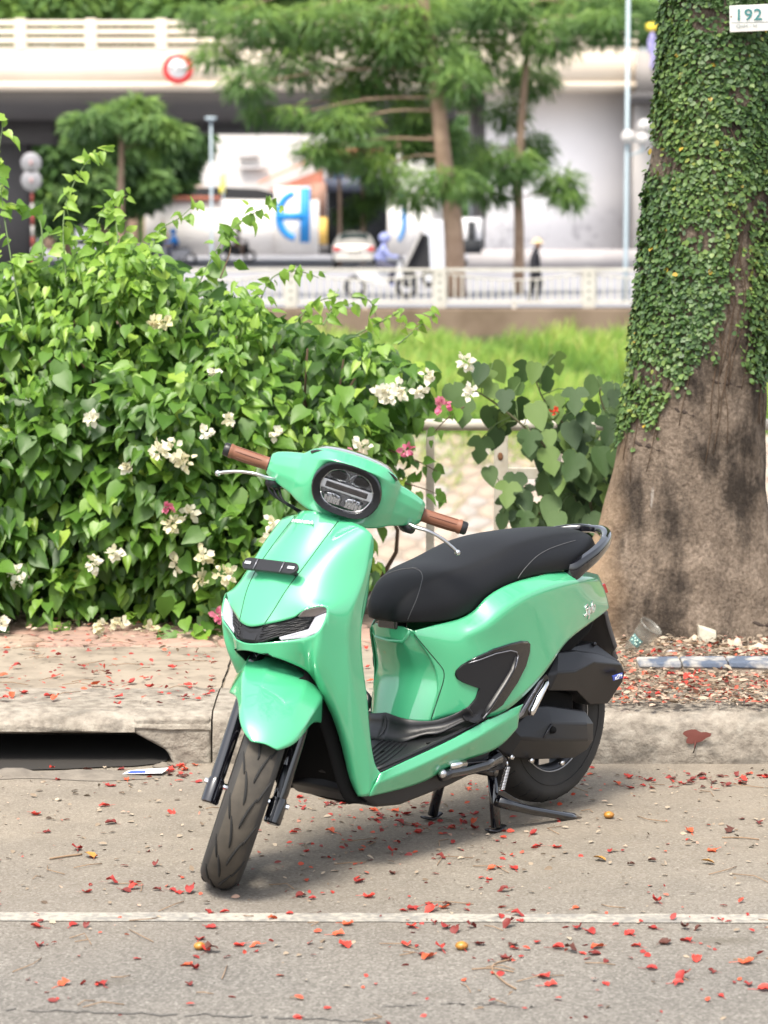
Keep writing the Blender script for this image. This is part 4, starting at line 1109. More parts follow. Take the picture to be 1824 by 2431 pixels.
fs_ = [(j*nth+i, j*nth+(i+1) % nth, (j+1)*nth+(i+1) % nth, (j+1)*nth+i) for j in range(nz-1) for i in range(nth)]
link('trunk', new_mesh('trunk', vs_, fs_, bark), tree)
# bark scars
for a, b_, w_ in ((1385,955,.09), (1550,820,.10), (1460,880,.06), (1640,1330,.05), (1600,1370,.05)):
    X = (a-830)/TS; z = float(gy(830, b_, TY)[2]); cx = np.interp(z, tz, tcx); th0 = math.asin(max(-.95, min(.95, (X-cx)/np.interp(z, tz, tr_))))
    pth = [trunk_p(np.array(th0 + t*w_/.25), np.array(z - .012*t*1.5 + .004*math.sin(t*9)), -.006) - tb for t in np.linspace(-1, 1, 12)]
    MB().tube(pth, [.003 + .010*math.sin(math.pi*i/11)*(.6+.4*math.sin(i*2.3)) for i in range(12)], 6).obj('bark_scar', mat('scar', (.045,.032,.025), rough=1, bump=(40,.8,.01)), tree)
# limbs and crown above the picture
crown_top = np.array([tcx[-1], TY, tz[-1]])
rootz = []
for k in range(6):
    a = k*math.pi/3 + .3
    e = crown_top + np.array([math.cos(a)*2.2, math.sin(a)*2.2, 1.5 + .4*math.sin(k*2)])
    c_ = spline([crown_top - [0,0,.4], crown_top + (e-crown_top)*.4 + [0,0,.35], e], 10)
    MB().tube([q - tb for q in c_], [.17 - .013*i for i in range(11)], 10).obj('limb', bark, tree)
    rootz.append(e)
frond = mat('flame_tree_frond', (.06,.15,.03), rough=.6, tint=[(.03,.09,.02), (.06,.16,.03), (.12,.26,.04), (.28,.42,.06)], subsurf=.35)
cp = []
for e in rootz:
    d = unit(rng.normal(0,1,(330,3)) * [1,1,.45]); cp.append(e + [0,0,.5] + d*rng.uniform(.2,1.0,(330,1))*[1.5,1.5,.8])
cp = np.concatenate(cp); k = len(cp)
o = link('crown', cloud_mesh('crown', STRAP, cp - tb, unit(rng.normal(0,1,(k,3))*[1,1,.5] + [0,0,-.3]), unit(rng.normal(0,.5,(k,3)) + [0,0,1]), rng.uniform(.18,.34,k), rng.uniform(.2,.8,k), frond, width=.22), tree)

vine = empty('climbing_fig', tree.location); tag(vine, 'small-leaved climbing fig covering the upper tree trunk', 'climbing plant')
N = 46000
th = rng.uniform(-2.2, 2.2, N); z = rng.uniform(.62, 3.1, N)
P0 = trunk_p(th, z)
pxx = 830 + P0[:,0]*5712.8/P0[:,1]; pyy = 480 + (1.7303 - P0[:,2])*5712.8/P0[:,1]
lowb = np.interp(pxx, [1250,1345,1380,1420,1455,1490,1530,1570,1600,1640,1700], [960,925,905,895,850,790,760,745,770,815,840]) + 16*np.sin(pxx*.09) + 10*np.sin(pxx*.31)
cover = 1/(1 + np.exp((pyy - lowb)/7.0))
patch = np.sin(P0[:,0]*21 + P0[:,2]*7) + np.sin(P0[:,0]*9 - P0[:,2]*16 + 2) + .8*np.sin(P0[:,2]*31 + P0[:,0]*13)
cover *= np.where(patch < -1.45, .18, 1.0)
bare = np.exp(-(((pxx - (1592 - .12*(pyy-600)))/26)**2)) * np.clip((pyy-380)/120, 0, 1) + .9*np.exp(-((pxx-1412)/16)**2 - ((pyy-330)/70)**2) + .9*np.exp(-((pxx-1585)/50)**2 - ((pyy-735)/38)**2)
cover *= 1 - np.clip(bare*1.1, 0, .95)
sgx, sgy = (1575, 1668), (12, 70)
insign = (pxx > 1572) & (pxx < 1672) & (pyy > 22) & (pyy < 66)
keep = (rng.random(N) < cover) & ~insign
th, z, P0 = th[keep], z[keep], P0[keep]; N = len(th)
outw = np.stack([np.sin(th), -np.cos(th), np.zeros(N)], -1)
lift = .001 + .016*rng.random(N)**1.8
pos = P0 + outw*lift[:,None] - tb
tip = unit(rng.normal(0,.45,(N,3)) + [0,0,-.8] + outw*.35 + np.stack([np.cos(th), np.sin(th), np.zeros(N)], -1)*rng.normal(0,.7,(N,1)))
nrm = unit(outw + rng.normal(0,.32,(N,3)) + [0,0,.55])
size = rng.uniform(.011, .027, N)
tint = np.clip(rng.normal(.42,.15,N) + .10*np.sin(P0[:,2]*5+P0[:,0]*9), 0, .80); tint[rng.random(N) < .006] = .98
front = np.abs(th + .3) < 1.0
score = np.where(front, size + lift, 0); top = np.argsort(-score)[:280]; rest = np.setdiff1d(np.arange(N), top)
o = link('fig_foliage', cloud_mesh('fig_foliage', OVAL, pos[rest], tip[rest], nrm[rest], size[rest], tint[rest], ivy_leaf, width=1.15), vine); tag(o, kind='stuff')
rel_objects('fig_leaf', OVAL, pos[top], tip[top], nrm[top], size[top], tint[top], ivy_leaf, vine, width=1.15)
for k in range(26):
    t0, z0 = rng.uniform(-1.2,1.3), rng.uniform(.75,1.4)
    c_ = [trunk_p(np.array(t0 + .05*math.sin(i*.7+k) + .02*i*rng.normal(0,.4)), np.array(z0 + .07*i), .004) - tb for i in range(16)]
    MB().tube(c_, .0016, 4).obj('vine_stem', twig_m, vine)
# number plate on the trunk
plate_w = mat('plate_enamel', (.72,.72,.68), rough=.4, coat=.3, noise=(5, (.64,.63,.58), 4))
pd = TY - .285
def tpx(a, b_): return gy(a, b_, pd)
sp_ = empty('tree_number_plate', tpx(1622, 41)); tag(sp_, 'white number plate reading 192 nailed to the tree trunk', 'sign')
so = np.array(sp_.location)
MB().prism([tpx(a, b_) - so for a, b_ in ((1576,12),(1669,8),(1669,66),(1577,70))], (0,.004,0)).obj('plate', plate_w, sp_, bevel=.002)
teal = mat('plate_teal', (.06,.22,.22), rough=.5); grey_t = mat('plate_grey', (.36,.40,.40), rough=.6)
tm = text_mesh('192', .058, .0006, teal, 'number', .0007, spacing=1.08)
o = link('number', tm, sp_, tpx(1617,33) - so + np.array([0,-.002,0]), (math.pi/2, -.02, 0), (1.12,1,1))
o = link('small_letters', text_mesh('QnH - H', .017, .0005, grey_t, 'small_letters'), sp_, tpx(1613,56) - so + np.array([0,-.002,0]), (math.pi/2, -.02, 0), (1.25,1,1))
MB().prism([tpx(a, b_) - so + np.array([0,-.0015,0]) for a, b_ in ((1580,48.5),(1664,46.5),(1664,47.3),(1580,49.3))], (0,.001,0)).obj('rule_line', grey_t, sp_)
MB().ball(tpx(1580,36) - so, .003, 6).obj('nail', rust_m, sp_)

# ------------------------------------------------------------------ lobed-leaf sapling between railing and tree
def lobed(kind):
    if kind == 0: half = [(.10,-.10),(.30,-.05),(.44,.16),(.46,.34),(.34,.46),(.26,.52),(.36,.64),(.30,.78),(.14,.92)]
    elif kind == 1: half = [(.12,-.12),(.34,-.10),(.52,.10),(.60,.30),(.46,.36),(.24,.36),(.22,.46),(.36,.60),(.28,.78),(.12,.94)]
    else: half = [(.12,-.08),(.32,.0),(.43,.22),(.42,.45),(.32,.66),(.16,.88)]
    out = [(0,0)] + [(-x, y) for x, y in half] + [(0,1.05)] + [(x, y) for x, y in half[::-1]]
    n = len(out); m_ = len(half)
    vs = [(x, y, .16*abs(x) - .22*y*y) for x, y in out] + [(0, .66, -.06), (0, .33, -.03)]
    L = tuple(range(0, m_+2)) + (n, n+1)
    Rr = (0, n+1, n) + tuple(range(m_+1, n))
    return np.array(vs), [L[::-1], Rr[::-1]]
LOB = [lobed(0), lobed(1), lobed(2)]
sap = empty('mulberry_sapling', ((1240-830)*10.5/5712.8, 10.55, PZ)); tag(sap, 'lobed-leaf sapling with dark dusty green leaves over the cream railing', 'plant')
sb = np.array(sap.location)
lv0 = [(985,868,.15),(1012,838,.13),(1035,812,.12),(1000,895,.14),(1062,842,.14),(1085,815,.12),(1105,855,.13),(1130,820,.12),(1155,812,.11),(1190,835,.13),(1215,800,.11),(1060,918,.12),(1092,935,.15),(1132,900,.12),(1165,905,.15),(1205,895,.14),(1240,870,.13),(1285,850,.12),(1320,862,.12),(1040,988,.13),(1072,965,.12),(1150,975,.15),(1185,965,.14),(1175,1000,.17),(1118,1062,.15),(1098,1075,.13),(1240,945,.14),(1278,962,.13),(1318,940,.14),(1305,1000,.15),(1232,1010,.15),(1205,1050,.14),(1262,1062,.15),(1300,1075,.14),(1335,1040,.13),(1188,1105,.14),(1150,1128,.13),(1100,1118,.12),(1252,1128,.14),(1292,1140,.13),(1215,1155,.14),(1335,1000,.13),(1180,1062,.13),(1330,1110,.13),(1120,1140,.10),(1165,1160,.12),(1270,1010,.14),(1320,1160,.12),(1250,985,.14),(1345,915,.13),(1090,1145,.09),(1230,1085,.15),(1290,1030,.14),(1140,1095,.12)]
lv = lv0 + [(a + rng.normal(0,16), b_ + rng.normal(0,16), s*rng.uniform(.6,.95)) for a, b_, s in lv0 if a > 1080 and b_ > 850]
stems = [[(1300,1300),(1260,1120),(1195,985),(1120,910),(1040,850),(985,830)], [(1300,1300),(1285,1100),(1250,960),(1180,870),(1150,800)], [(1310,1300),(1310,1100),(1330,960),(1300,850),(1330,830)], [(1290,1300),(1240,1180),(1160,1110),(1100,1080)]]
sc_ = []
for q_, st_ in enumerate(stems):
    w = [np.array([(a-830)*10.5/5712.8, 10.65 - .05*i + .04*q_, float(gy(830,b_,10.5)[2])]) for i, (a, b_) in enumerate(st_)]
    c_ = spline(w, 30); sc_ += c_
    MB().tube([q - sb for q in c_], [.008 - .0055*i/30 for i in range(31)], 6).obj('stem', mat('sapling_stem', (.13,.13,.07), rough=.8), sap)
vmesh = {}
for i, (a, b_, s) in enumerate(lv):
    c = np.array([(a-830)*10.4/5712.8, 10.30 + rng.uniform(0,.3), float(gy(830,b_,10.4)[2])])
    near = min(sc_, key=lambda q: np.linalg.norm(q - c))
    away = unit(c - near + 1e-6)
    tip = unit(away*.45 + np.array([rng.normal(0,.22), -.18, -.85])); nr = unit(np.array([rng.normal(0,.28), -1.0, .55 + rng.normal(0,.2)]))
    base = c - tip*s*.5
    q = (i % 3, int(rng.integers(4)))
    if q not in vmesh: vmesh[q] = new_mesh('lobed_leaf', LOB[q[0]][0], LOB[q[0]][1], mul_leaf, True, [(q[1]+.5)/4]*len(LOB[q[0]][0]))
    o = link('lobed_leaf', vmesh[q], sap)
    z_ = unit(nr - tip*np.dot(nr, tip)); x_ = np.cross(tip, z_)
    M = Matrix.Identity(4)
    for r in range(3): M[r][0], M[r][1], M[r][2], M[r][3] = x_[r]*s*.74, tip[r]*s*.78, z_[r]*s*.74, (base - sb)[r]
    o.matrix_local = M
    MB().tube([near - sb, (near+base)/2 - sb + [0,0,.015], base - sb], .0022, 4).obj('leaf_stalk', stem_g, sap)
k = 60
pc = np.array([(1225-830)*10.55/5712.8, 10.75, .5]) + rng.normal(0,1,(k*4,3))*[.22,.08,.22]
pc = pc[(pc[:,2] > .25) & (pc[:,0] < (1345-830)*10.5/5712.8) & (pc[:,0] > (1165-830)*10.5/5712.8)]; kk = len(pc)
o = link('inner_foliage', cloud_mesh('inner_foliage', LOB[0], pc - sb, unit(rng.normal(0,.4,(kk,3)) + [0,-.1,-.9]), unit(rng.normal(0,.4,(kk,3)) + [0,-1,.4]), rng.uniform(.06,.10,kk), rng.uniform(.0,.6,kk), mul_leaf), sap); tag(o, kind='stuff')
fr_ = np.array([(1197-830)*10.3/5712.8, 10.28, float(gy(830,888,10.3)[2])])
o = link('red_blossom', cloud_mesh('red_blossom', BRACT, rng.normal(0,.006,(10,3)), unit(rng.normal(0,1,(10,3))), unit(rng.normal(0,1,(10,3))), rng.uniform(.018,.03,10), np.full(10,.5), mat('blossom_red', (.62,.06,.02), rough=.6)), sap, fr_ - sb)
# sprig at the right edge beside the trunk
spr = empty('leafy_sprig', ((1668-830)*10.4/5712.8, 10.4, PZ)); tag(spr, 'small leafy sprig at the right of the tree trunk', 'plant')
pp = np.array([[(a-830)*10.4/5712.8, 10.4, float(gy(830,b_,10.4)[2])] for a, b_ in ((1650,1165),(1655,1185),(1662,1175),(1650,1200),(1665,1205),(1672,1190),(1680,1160),(1690,1200))])
MB().tube([(0,0,0), (.01,0,.1), tuple(pp[2]-np.array(spr.location))], .004, 5).obj('stem', stem_g, spr)
kk = len(pp)
rel_objects('leaf', HEART, pp - np.array(spr.location), unit(rng.normal(0,.5,(kk,3)) + [0,-.3,-.4]), unit(rng.normal(0,.3,(kk,3)) + [0,-.8,.6]), np.full(kk,.05), rng.uniform(.4,.7,kk), hedge_leaf, spr)

# ------------------------------------------------------------------ grass on the far bank
gr_m = mat('bank_grass', (.16,.30,.05), rough=.6, tint=[(.07,.15,.025), (.13,.26,.04), (.22,.38,.06), (.36,.48,.09), (.45,.38,.14)], subsurf=.4)
N = 42000
gx = np.where(rng.random(N) < .68, rng.uniform(-4.5, 7.0, N), rng.uniform(-14, 16, N)); gd = 48.0 + 9.4*rng.random(N)**1.0
gzv = -2.12 + (gd-48)/9.5*1.12
clump = np.sin(gx*2.3 + gd*1.1) + np.sin(gx*4.9 - gd*2.3 + 1) + np.sin(gx*1.1 + gd*.6)
hgt = rng.uniform(.25,.55,N)*(1 + .22*clump) + .06
lean = rng.normal(0,.45,(N,3)) + [.25*1,-.25,1.0]
tint = np.clip(.42 + .13*clump + rng.normal(0,.14,N), 0, .9); dry = rng.random(N) < .05; tint[dry] = .97
o = link('bank_grass', cloud_mesh('bank_grass', STRAP, np.c_[gx, gd, gzv], unit(lean), unit(rng.normal(0,.4,(N,3)) + [0,-1,.3]), np.clip(hgt,.15,.9), tint, gr_m, width=.055))
tag(o, 'long bright green grass along the far canal bank', 'grass', kind='stuff')
N = 1500
gx = rng.uniform(-1.4, 5.4, N); gd = 47.95 - np.abs(rng.normal(0,.55,N)) * (1 + .9*(np.sin(gx*1.7+.5) > .3))
gzv = -2.12 + (gd-48)*(2.73/6.0)
o = link('bank_grass', cloud_mesh('bank_grass', STRAP, np.c_[gx, gd, gzv+.03], unit(rng.normal(0,.5,(N,3)) + [0,-.6,.5]), unit(rng.normal(0,.4,(N,3)) + [0,-1,.6]), rng.uniform(.15,.4,N), rng.uniform(.3,.95,N), gr_m, width=.06))
tag(o, 'grass creeping down over the top stones of the bank', 'grass', kind='stuff')

# ------------------------------------------------------------------ trees across the canal
tr_m = mat('far_bark', (.24,.16,.11), rough=.95, noise=(3, (.34,.24,.17), 6))
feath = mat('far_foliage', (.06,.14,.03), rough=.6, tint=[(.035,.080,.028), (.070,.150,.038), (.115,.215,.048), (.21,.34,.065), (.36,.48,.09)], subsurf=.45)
def far_tree(name, d, trunk, tr0, clumps, label, dens=1.0, leaf=.34, wid=.14, droop=.55, bias=0.0, cat='tree', group=None):
    b0 = np.array([fx(trunk[0][0], d), d, FZ])
    t_ = empty(name, b0); tag(t_, label, cat, group)
    w = [np.array([fx(a, d), d, fzz(b_, d)]) for a, b_ in trunk]; w[0][2] = FZ
    c_ = spline(w, 20)
    MB().tube([q - b0 for q in c_], [tr0*(1 - .55*i/20) for i in range(21)], 10).obj('trunk', tr_m, t_)
    Pp, Tt, Nn, Ss, Cc = [], [], [], [], []
    for (cx, cy, rx, ry) in clumps:
        c = np.array([fx(cx, d), d + rng.uniform(-1.2, 1.2), fzz(cy, d)]); RX, RZ = rx*d/5712.8, ry*d/5712.8
        near = min(c_, key=lambda q: np.linalg.norm(q - c))
        MB().tube([q - b0 for q in spline([near, (near+c)/2 + [0,0,.15], c], 6)], [tr0*.15*(1-.12*i) for i in range(7)], 5).obj('limb', tr_m, t_)
        k = int(dens * 720 * RX * RZ * 4 + 60)
        dd = unit(rng.normal(0,1,(k,3))); r_ = rng.uniform(.35,1.05,(k,1))
        p = c + dd*r_*[RX, (RX+RZ)*.5, RZ]
        sub = np.round(p*1.3)          # small tufts: neighbours lean the same way
        hsh = np.sin(sub @ np.array([12.9, 78.2, 37.7]))*43758.5; hsh -= np.floor(hsh)
        Pp.append(p); Tt.append(unit(dd*[1,1,.4] + rng.normal(0,.35,(k,3)) + [0,0,-droop])); Nn.append(unit(rng.normal(0,.4,(k,3)) + [0,-.35,1]))
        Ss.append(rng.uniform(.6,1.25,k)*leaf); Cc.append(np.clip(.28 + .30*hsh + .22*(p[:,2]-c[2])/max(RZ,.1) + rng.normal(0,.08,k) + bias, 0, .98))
    Pp, Tt, Nn, Ss, Cc = map(np.concatenate, (Pp, Tt, Nn, Ss, Cc))
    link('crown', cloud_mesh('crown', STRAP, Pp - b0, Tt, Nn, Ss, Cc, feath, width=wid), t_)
    return t_
far_tree('flame_tree', 65, [(985,640),(978,480),(962,380),(950,270),(940,170),(925,60),(900,-60)], .27,
  [(560,55,95,50),(640,140,95,45),(545,185,55,40),(470,120,60,30),(720,50,110,60),(800,150,85,60),(740,270,75,40),(690,325,55,30),(880,40,100,60),(890,240,55,60),(820,365,70,38),(960,395,95,36),(900,430,55,24),(640,250,35,22),(450,30,60,35),(760,200,60,40),(840,90,90,50),(560,240,30,30),(990,180,60,55),(930,130,90,60),(950,300,60,45),(930,20,80,50),(640,60,80,45),(870,310,60,35)],
  'big flame tree with thick trunk just behind the white fence', dens=.52, bias=.02)
far_tree('flame_tree', 68, [(1120,640),(1120,500),(1118,400),(1125,250),(1135,120),(1150,-40)], .15,
  [(1030,120,80,65),(1060,30,100,50),(1010,330,80,36),(1085,360,80,45),(1150,320,50,45),(1205,395,52,38),(1180,80,85,55),(1150,165,60,40),(1255,25,70,40),(1060,420,50,22),(1225,430,34,22),(1300,60,70,40),(1330,10,80,40),(1100,240,45,40)],
  'slim flame tree standing right of the big trunk behind the white fence', dens=.6)
far_tree('young_tree', 78, [(265,640),(265,415),(268,330),(266,270)], .12, [(265,255,80,30),(330,275,60,26),(205,268,52,24),(385,292,40,22),(300,225,48,18),(240,300,45,18),(345,318,38,16),(180,298,30,16)], 'young spreading tree under the flyover at left', dens=.62, leaf=.42, wid=.24, bias=-.04)
far_tree('thin_tree', 112, [(735,560),(735,430),(732,360),(725,320)], .10, [(735,345,45,28),(700,330,40,22)], 'thin tree in front of the white house', dens=.5, bias=.1)
far_tree('forked_tree', 115, [(785,560),(785,430),(782,370),(795,320)], .12, [(800,335,45,25),(830,410,40,28),(765,465,50,25),(790,440,40,22)], 'forked thin tree before the dark gateway', dens=.5, bias=.0)
dark_cl = [[(130,330,70,75),(110,420,60,60),(180,400,60,60)], [(215,330,80,70),(240,410,60,50),(300,400,60,40)], [(345,330,70,60),(390,300,60,50),(360,380,50,30)]]
for i, cl_ in enumerate(dark_cl):
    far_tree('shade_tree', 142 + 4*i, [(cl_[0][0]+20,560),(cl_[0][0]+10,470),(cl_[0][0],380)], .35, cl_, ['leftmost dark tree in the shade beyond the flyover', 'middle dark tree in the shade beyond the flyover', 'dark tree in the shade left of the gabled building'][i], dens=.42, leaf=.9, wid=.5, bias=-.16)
for i, cx in enumerate((-60, 110, 290, 450, 640, 860, 1080, 1290)):
    far_tree('skyline_tree', 175 + 3*(i % 3), [(cx,560),(cx+5,250),(cx,60)], .4, [(cx,20,105,55),(cx-60,40,70,35),(cx+70,35,75,38),(cx,-60,90,50)], 'tree top above the flyover, number %s from the left edge' % ['one','two','three','four','five','six','seven','eight'][i], dens=.35, leaf=1.1, wid=.45, bias=.02)

# far woodland closing the view behind everything
N = 9000
wx = rng.uniform(-170, 170, N); wz = FZ + 13*rng.random(N)**.8*(.72 + .28*np.sin(wx*.13)*np.sin(wx*.047+1))
wy = 225 + rng.uniform(-6, 6, N) + 4*np.sin(wx*.3)
hs_ = np.sin(np.round(wx*.35)*12.9 + np.round(wz*.5)*78.2)*43758.5; hs_ -= np.floor(hs_)
o = link('far_woodland', cloud_mesh('far_woodland', OVAL, np.c_[wx, wy, wz], unit(rng.normal(0,.6,(N,3)) + [0,-.2,-.5]), unit(rng.normal(0,.5,(N,3)) + [0,-.8,.6]), rng.uniform(1.2,2.6,N), np.clip(.12 + .4*hs_, 0, 1), feath))
tag(o, 'far dark belt of trees closing the view beyond the road', 'woodland', kind='stuff')
# ------------------------------------------------------------------ the scooter
SC_YAW = 0.7313
SC_O = np.array([0.4694, 7.7521, 0.0])
_F = np.array([-math.sin(SC_YAW), -math.cos(SC_YAW), 0]); _L = np.array([-_F[1], _F[0], 0])
SC_R = np.c_[_F, _L, [0, 0, 1]]
scooter = empty('scooter', SC_O, math.atan2(_F[1], _F[0]))
tag(scooter, 'mint green scooter with black seat and brown grips parked on its centre stand', 'scooter')
RAKE = math.radians(26.5)
AX = np.array([1.365, 0, 0]); AU = np.array([-math.sin(RAKE), 0, math.cos(RAKE)])
def _rotm(u, a):
    c, s = math.cos(a), math.sin(a)
    k = np.array([[0, -u[2], u[1]], [u[2], 0, -u[0]], [-u[1], u[0], 0]])
    return np.eye(3) * c + s * k + (1 - c) * np.outer(u, u)
RS = _rotm(AU, 0.7861)
STZ = np.array([0, 0, -0.006])
def st(v):
    """straight-ahead fork position -> turned left"""
    return RS @ (np.array(v, float) - AX) + AX + STZ
Zn = {1: (500, 1040, 4), 2: (720, 1040, 4), 3: (500, 1280, 4), 4: (860, 1440, 4), 5: (1150, 1400, 4), 6: (1020, 1660, 4), 7: (1150, 1220, 4), 'c': (460, 1500, 3.0741), 'b': (850, 1200, 2.4776)}
def P(zn, x, y, yo):
    """photo point on the scooter's lengthwise plane at side offset yo -> scooter coordinates"""
    x0, y0, s = Zn[zn]
    d = SC_R.T @ ray(x0 + x / s, y0 + y / s); o = SC_R.T @ (CAMP - SC_O)
    return o + d * ((yo - o[1]) / d[1])

paint = mat('mint_paint', (0.060, 0.385, 0.186), rough=0.45, spec=0.25, coat=1.0, metal=0.0)
def _flake(m):
    nt = m.node_tree; b = nt.nodes['Principled BSDF']
    n = nt.nodes.new('ShaderNodeTexNoise'); n.inputs['Scale'].default_value = 900
    tc = nt.nodes.new('ShaderNodeTexCoord'); nt.links.new(tc.outputs['Object'], n.inputs['Vector'])
    bp = nt.nodes.new('ShaderNodeBump'); bp.inputs['Strength'].default_value = 0.04; bp.inputs['Distance'].default_value = 0.001
    nt.links.new(n.outputs['Fac'], bp.inputs['Height']); nt.links.new(bp.outputs['Normal'], b.inputs['Normal'])
_flake(paint)
paint.node_tree.nodes['Principled BSDF'].inputs['Coat IOR'].default_value = 1.85
black_pl = mat('black_plastic', (0.013, 0.013, 0.015), rough=0.40, spec=0.45, bump=(900, 0.06, 0.001))
black_dull = mat('dark_underside', (0.004, 0.004, 0.0045), rough=0.8, spec=0.2)
gloss_bk = mat('gloss_black', (0.0035, 0.0035, 0.006), rough=0.12, coat=1.0)
seat_m = mat('seat_vinyl', (0.0065, 0.007, 0.009), rough=0.55, spec=0.28, bump=(1400, 0.18, 0.001))
rubber = mat('tyre_rubber', (0.020, 0.019, 0.018), rough=0.75, noise=(9, (0.035, 0.032, 0.029), 5))
tread_m = mat('dusty_tread', (0.040, 0.035, 0.029), rough=0.9, noise=(14, (0.075, 0.064, 0.050), 6))
groove_m = mat('tread_groove', (0.012, 0.012, 0.012), rough=0.9)
chrome = mat('chrome', (0.75, 0.75, 0.76), rough=0.12, metal=1.0)
alu = mat('cast_aluminium', (0.62, 0.62, 0.63), rough=0.28, metal=1.0)
grip_m = mat('brown_grip_rubber', (0.19, 0.075, 0.042), rough=0.55, bump=(300, 0.1, 0.001))
lens_w = mat('white_lens', (0.36, 0.365, 0.41), rough=0.12, coat=1.0)
lens_s = mat('smoke_lens', (0.28, 0.25, 0.25), rough=0.1, coat=1.0, metal=0.6)
lens_g = mat('clear_lens', (0.9, 0.92, 0.95), rough=0.02, trans=1.0)
silver = mat('silver_bracket', (0.30, 0.30, 0.33), rough=0.35, metal=0.7)
steel_d = mat('dark_steel', (0.05, 0.05, 0.055), rough=0.3, metal=0.7)
line_m = mat('panel_gap', (0.01, 0.04, 0.02), rough=0.8)
blue_b = mat('blue_badge', (0.03, 0.07, 0.42), rough=0.3, coat=0.5)
white_p = mat('white_print', (0.8, 0.82, 0.86), rough=0.4)
red_l = mat('red_lens', (0.4, 0.01, 0.01), rough=0.15, coat=1)

# --- front apron
V = {
 'T0': P(1,950,692,0), 'T1': P(1,1080,712,.042), 'T2': P(1,1240,770,.08), 'T3': P(1,1400,817,.130), 'T4': P(1,1480,862,.160), 'T5': P(1,1530,920,.168), 'T6': P(1,1545,960,.166),
 'a0': (1.066,0,.900), 'a1': (1.058,.045,.897), 'a2': P(1,1070,985,.08), 'a3': (1.048,.118,.884), 'a4': (1.014,.152,.878), 'a5': (.960,.175,.872), 'a6': P(3,1545,120,.172),
 'b0': (1.134,0,.815), 'b1': (1.130,.045,.812), 'b2': P(3,790,380,.074), 'b3': (1.116,.115,.808), 'b4': (1.074,.154,.808), 'b5': P(3,1480,300,.181), 'b6': P(3,1525,260,.176),
 'c0': (1.190,0,.745), 'c1': (1.188,.042,.744), 'c2': P(3,640,600,.062), 'c3': (1.166,.115,.752), 'c4': (1.122,.166,.762), 'c5': P(3,1400,520,.190), 'c6': P(3,1465,520,.180),
 'U0': (1.232,0,.676), 'U1': P(3,505,810,.045), 'U2': P(3,660,782,.08), 'U3': P(3,800,742,.115), 'U4': P(3,880,668,.138), 'U5': P(3,1000,641,.162), 'U6': P(3,1100,632,.185), 'U7': P(3,1330,680,.196), 'U8': P(3,1440,680,.183),
 'D0': P(3,350,995,0), 'D1': P(3,460,989,.042), 'D2': P(3,655,970,.085), 'D3': P(3,900,944,.140), 'D4': P(3,1042,886,.184), 'D5': P(3,1120,690,.192),
 'M4': (1.172,.160,.598), 'M5': (1.152,.173,.555), 'M6': (1.114,.180,.500), 'M6b': (1.078,.180,.430), 'M7': (1.047,.177,.365), 'M7b': (1.022,.173,.305), 'M8': (1.006,.170,.250), 'M9': (.986,.162,.212),
 'A0': P(3,345,1050,0), 'A1': P(3,480,1082,.04), 'A2': P(3,640,1122,.08), 'A3': P(3,830,1197,.107), 'A4': P('c',865,300,.117), 'A5': P('c',930,450,.122), 'A6': P('c',1010,605,.127), 'A6b': P('c',1045,705,.129), 'A7': P('c',1080,825,.131), 'A7b': P('c',1112,950,.132), 'A8': P('c',1140,1085,.133), 'A9': P('c',1195,1188,.140),
 'K1': P(3,1290,950,.196), 'K2': P('c',1125,250,.195), 'K3': P('c',1180,500,.192), 'K4': P('c',1236,740,.189), 'K5': P('c',1288,960,.187), 'K6': P('c',1275,1196,.178),
 'E1': P(3,1420,900,.183), 'E2': P('c',1228,250,.184), 'E3': P('c',1265,480,.184), 'E4': P('c',1277,700,.183), 'E5': P('c',1310,975,.183), 'E6': P('c',1362,1030,.185),
}
F = []
rows = [['T0','T1','T2','T3','T4','T5','T6'], ['a0','a1','a2','a3','a4','a5','a6'], ['b0','b1','b2','b3','b4','b5','b6'], ['c0','c1','c2','c3','c4','c5','c6']]
for r0, r1 in zip(rows, rows[1:]):
    for i in range(6): F.append((r0[i], r0[i+1], r1[i+1], r1[i]))
F += [('c0','c1','U1','U0'), ('c1','c2','U2','U1'), ('c2','c3','U3','U2'), ('c3','U5','U4','U3'), ('c3','c4','U6','U5'), ('c4','c5','U7','U6'), ('c5','c6','U8','U7')]
F += [('U6','U7','K1','D5'), ('U7','U8','E1','K1')]
F += [('D0','D1','A1','A0'), ('D1','D2','A2','A1'), ('D2','D3','A3','A2'), ('D3','A4','A3'), ('D3','D4','M4','A4')]
_ms = ['4','5','6','6b','7','7b','8','9']; _ko = ['D4','D5','K1','K2','K3','K4','K5','K6']
for i in range(7):
    F += [('M'+_ms[i], 'M'+_ms[i+1], 'A'+_ms[i+1], 'A'+_ms[i]), (_ko[i], _ko[i+1], 'M'+_ms[i+1], 'M'+_ms[i])]
for i in range(1, 6): F.append(('K%d' % i, 'E%d' % i, 'E%d' % (i+1), 'K%d' % (i+1)))
CR = [('a5','b5',.5), ('b5','c5',.7), ('c5','U7',.7), ('U7','K1',.7), ('K1','K2',.7), ('K2','K3',.7), ('K3','K4',.7), ('K4','K5',.8), ('K5','K6',.8),
      ('T2','a2',.4), ('a2','b2',.5), ('b2','c2',.5), ('c2','U2',.3), ('c3','U3',.4), ('c3','c4',.3), ('D2','D3',.3), ('T5','a5',.5)]
apron = cage('front_apron', V, F, paint, scooter, sub=3, solid=.004, crease=CR)

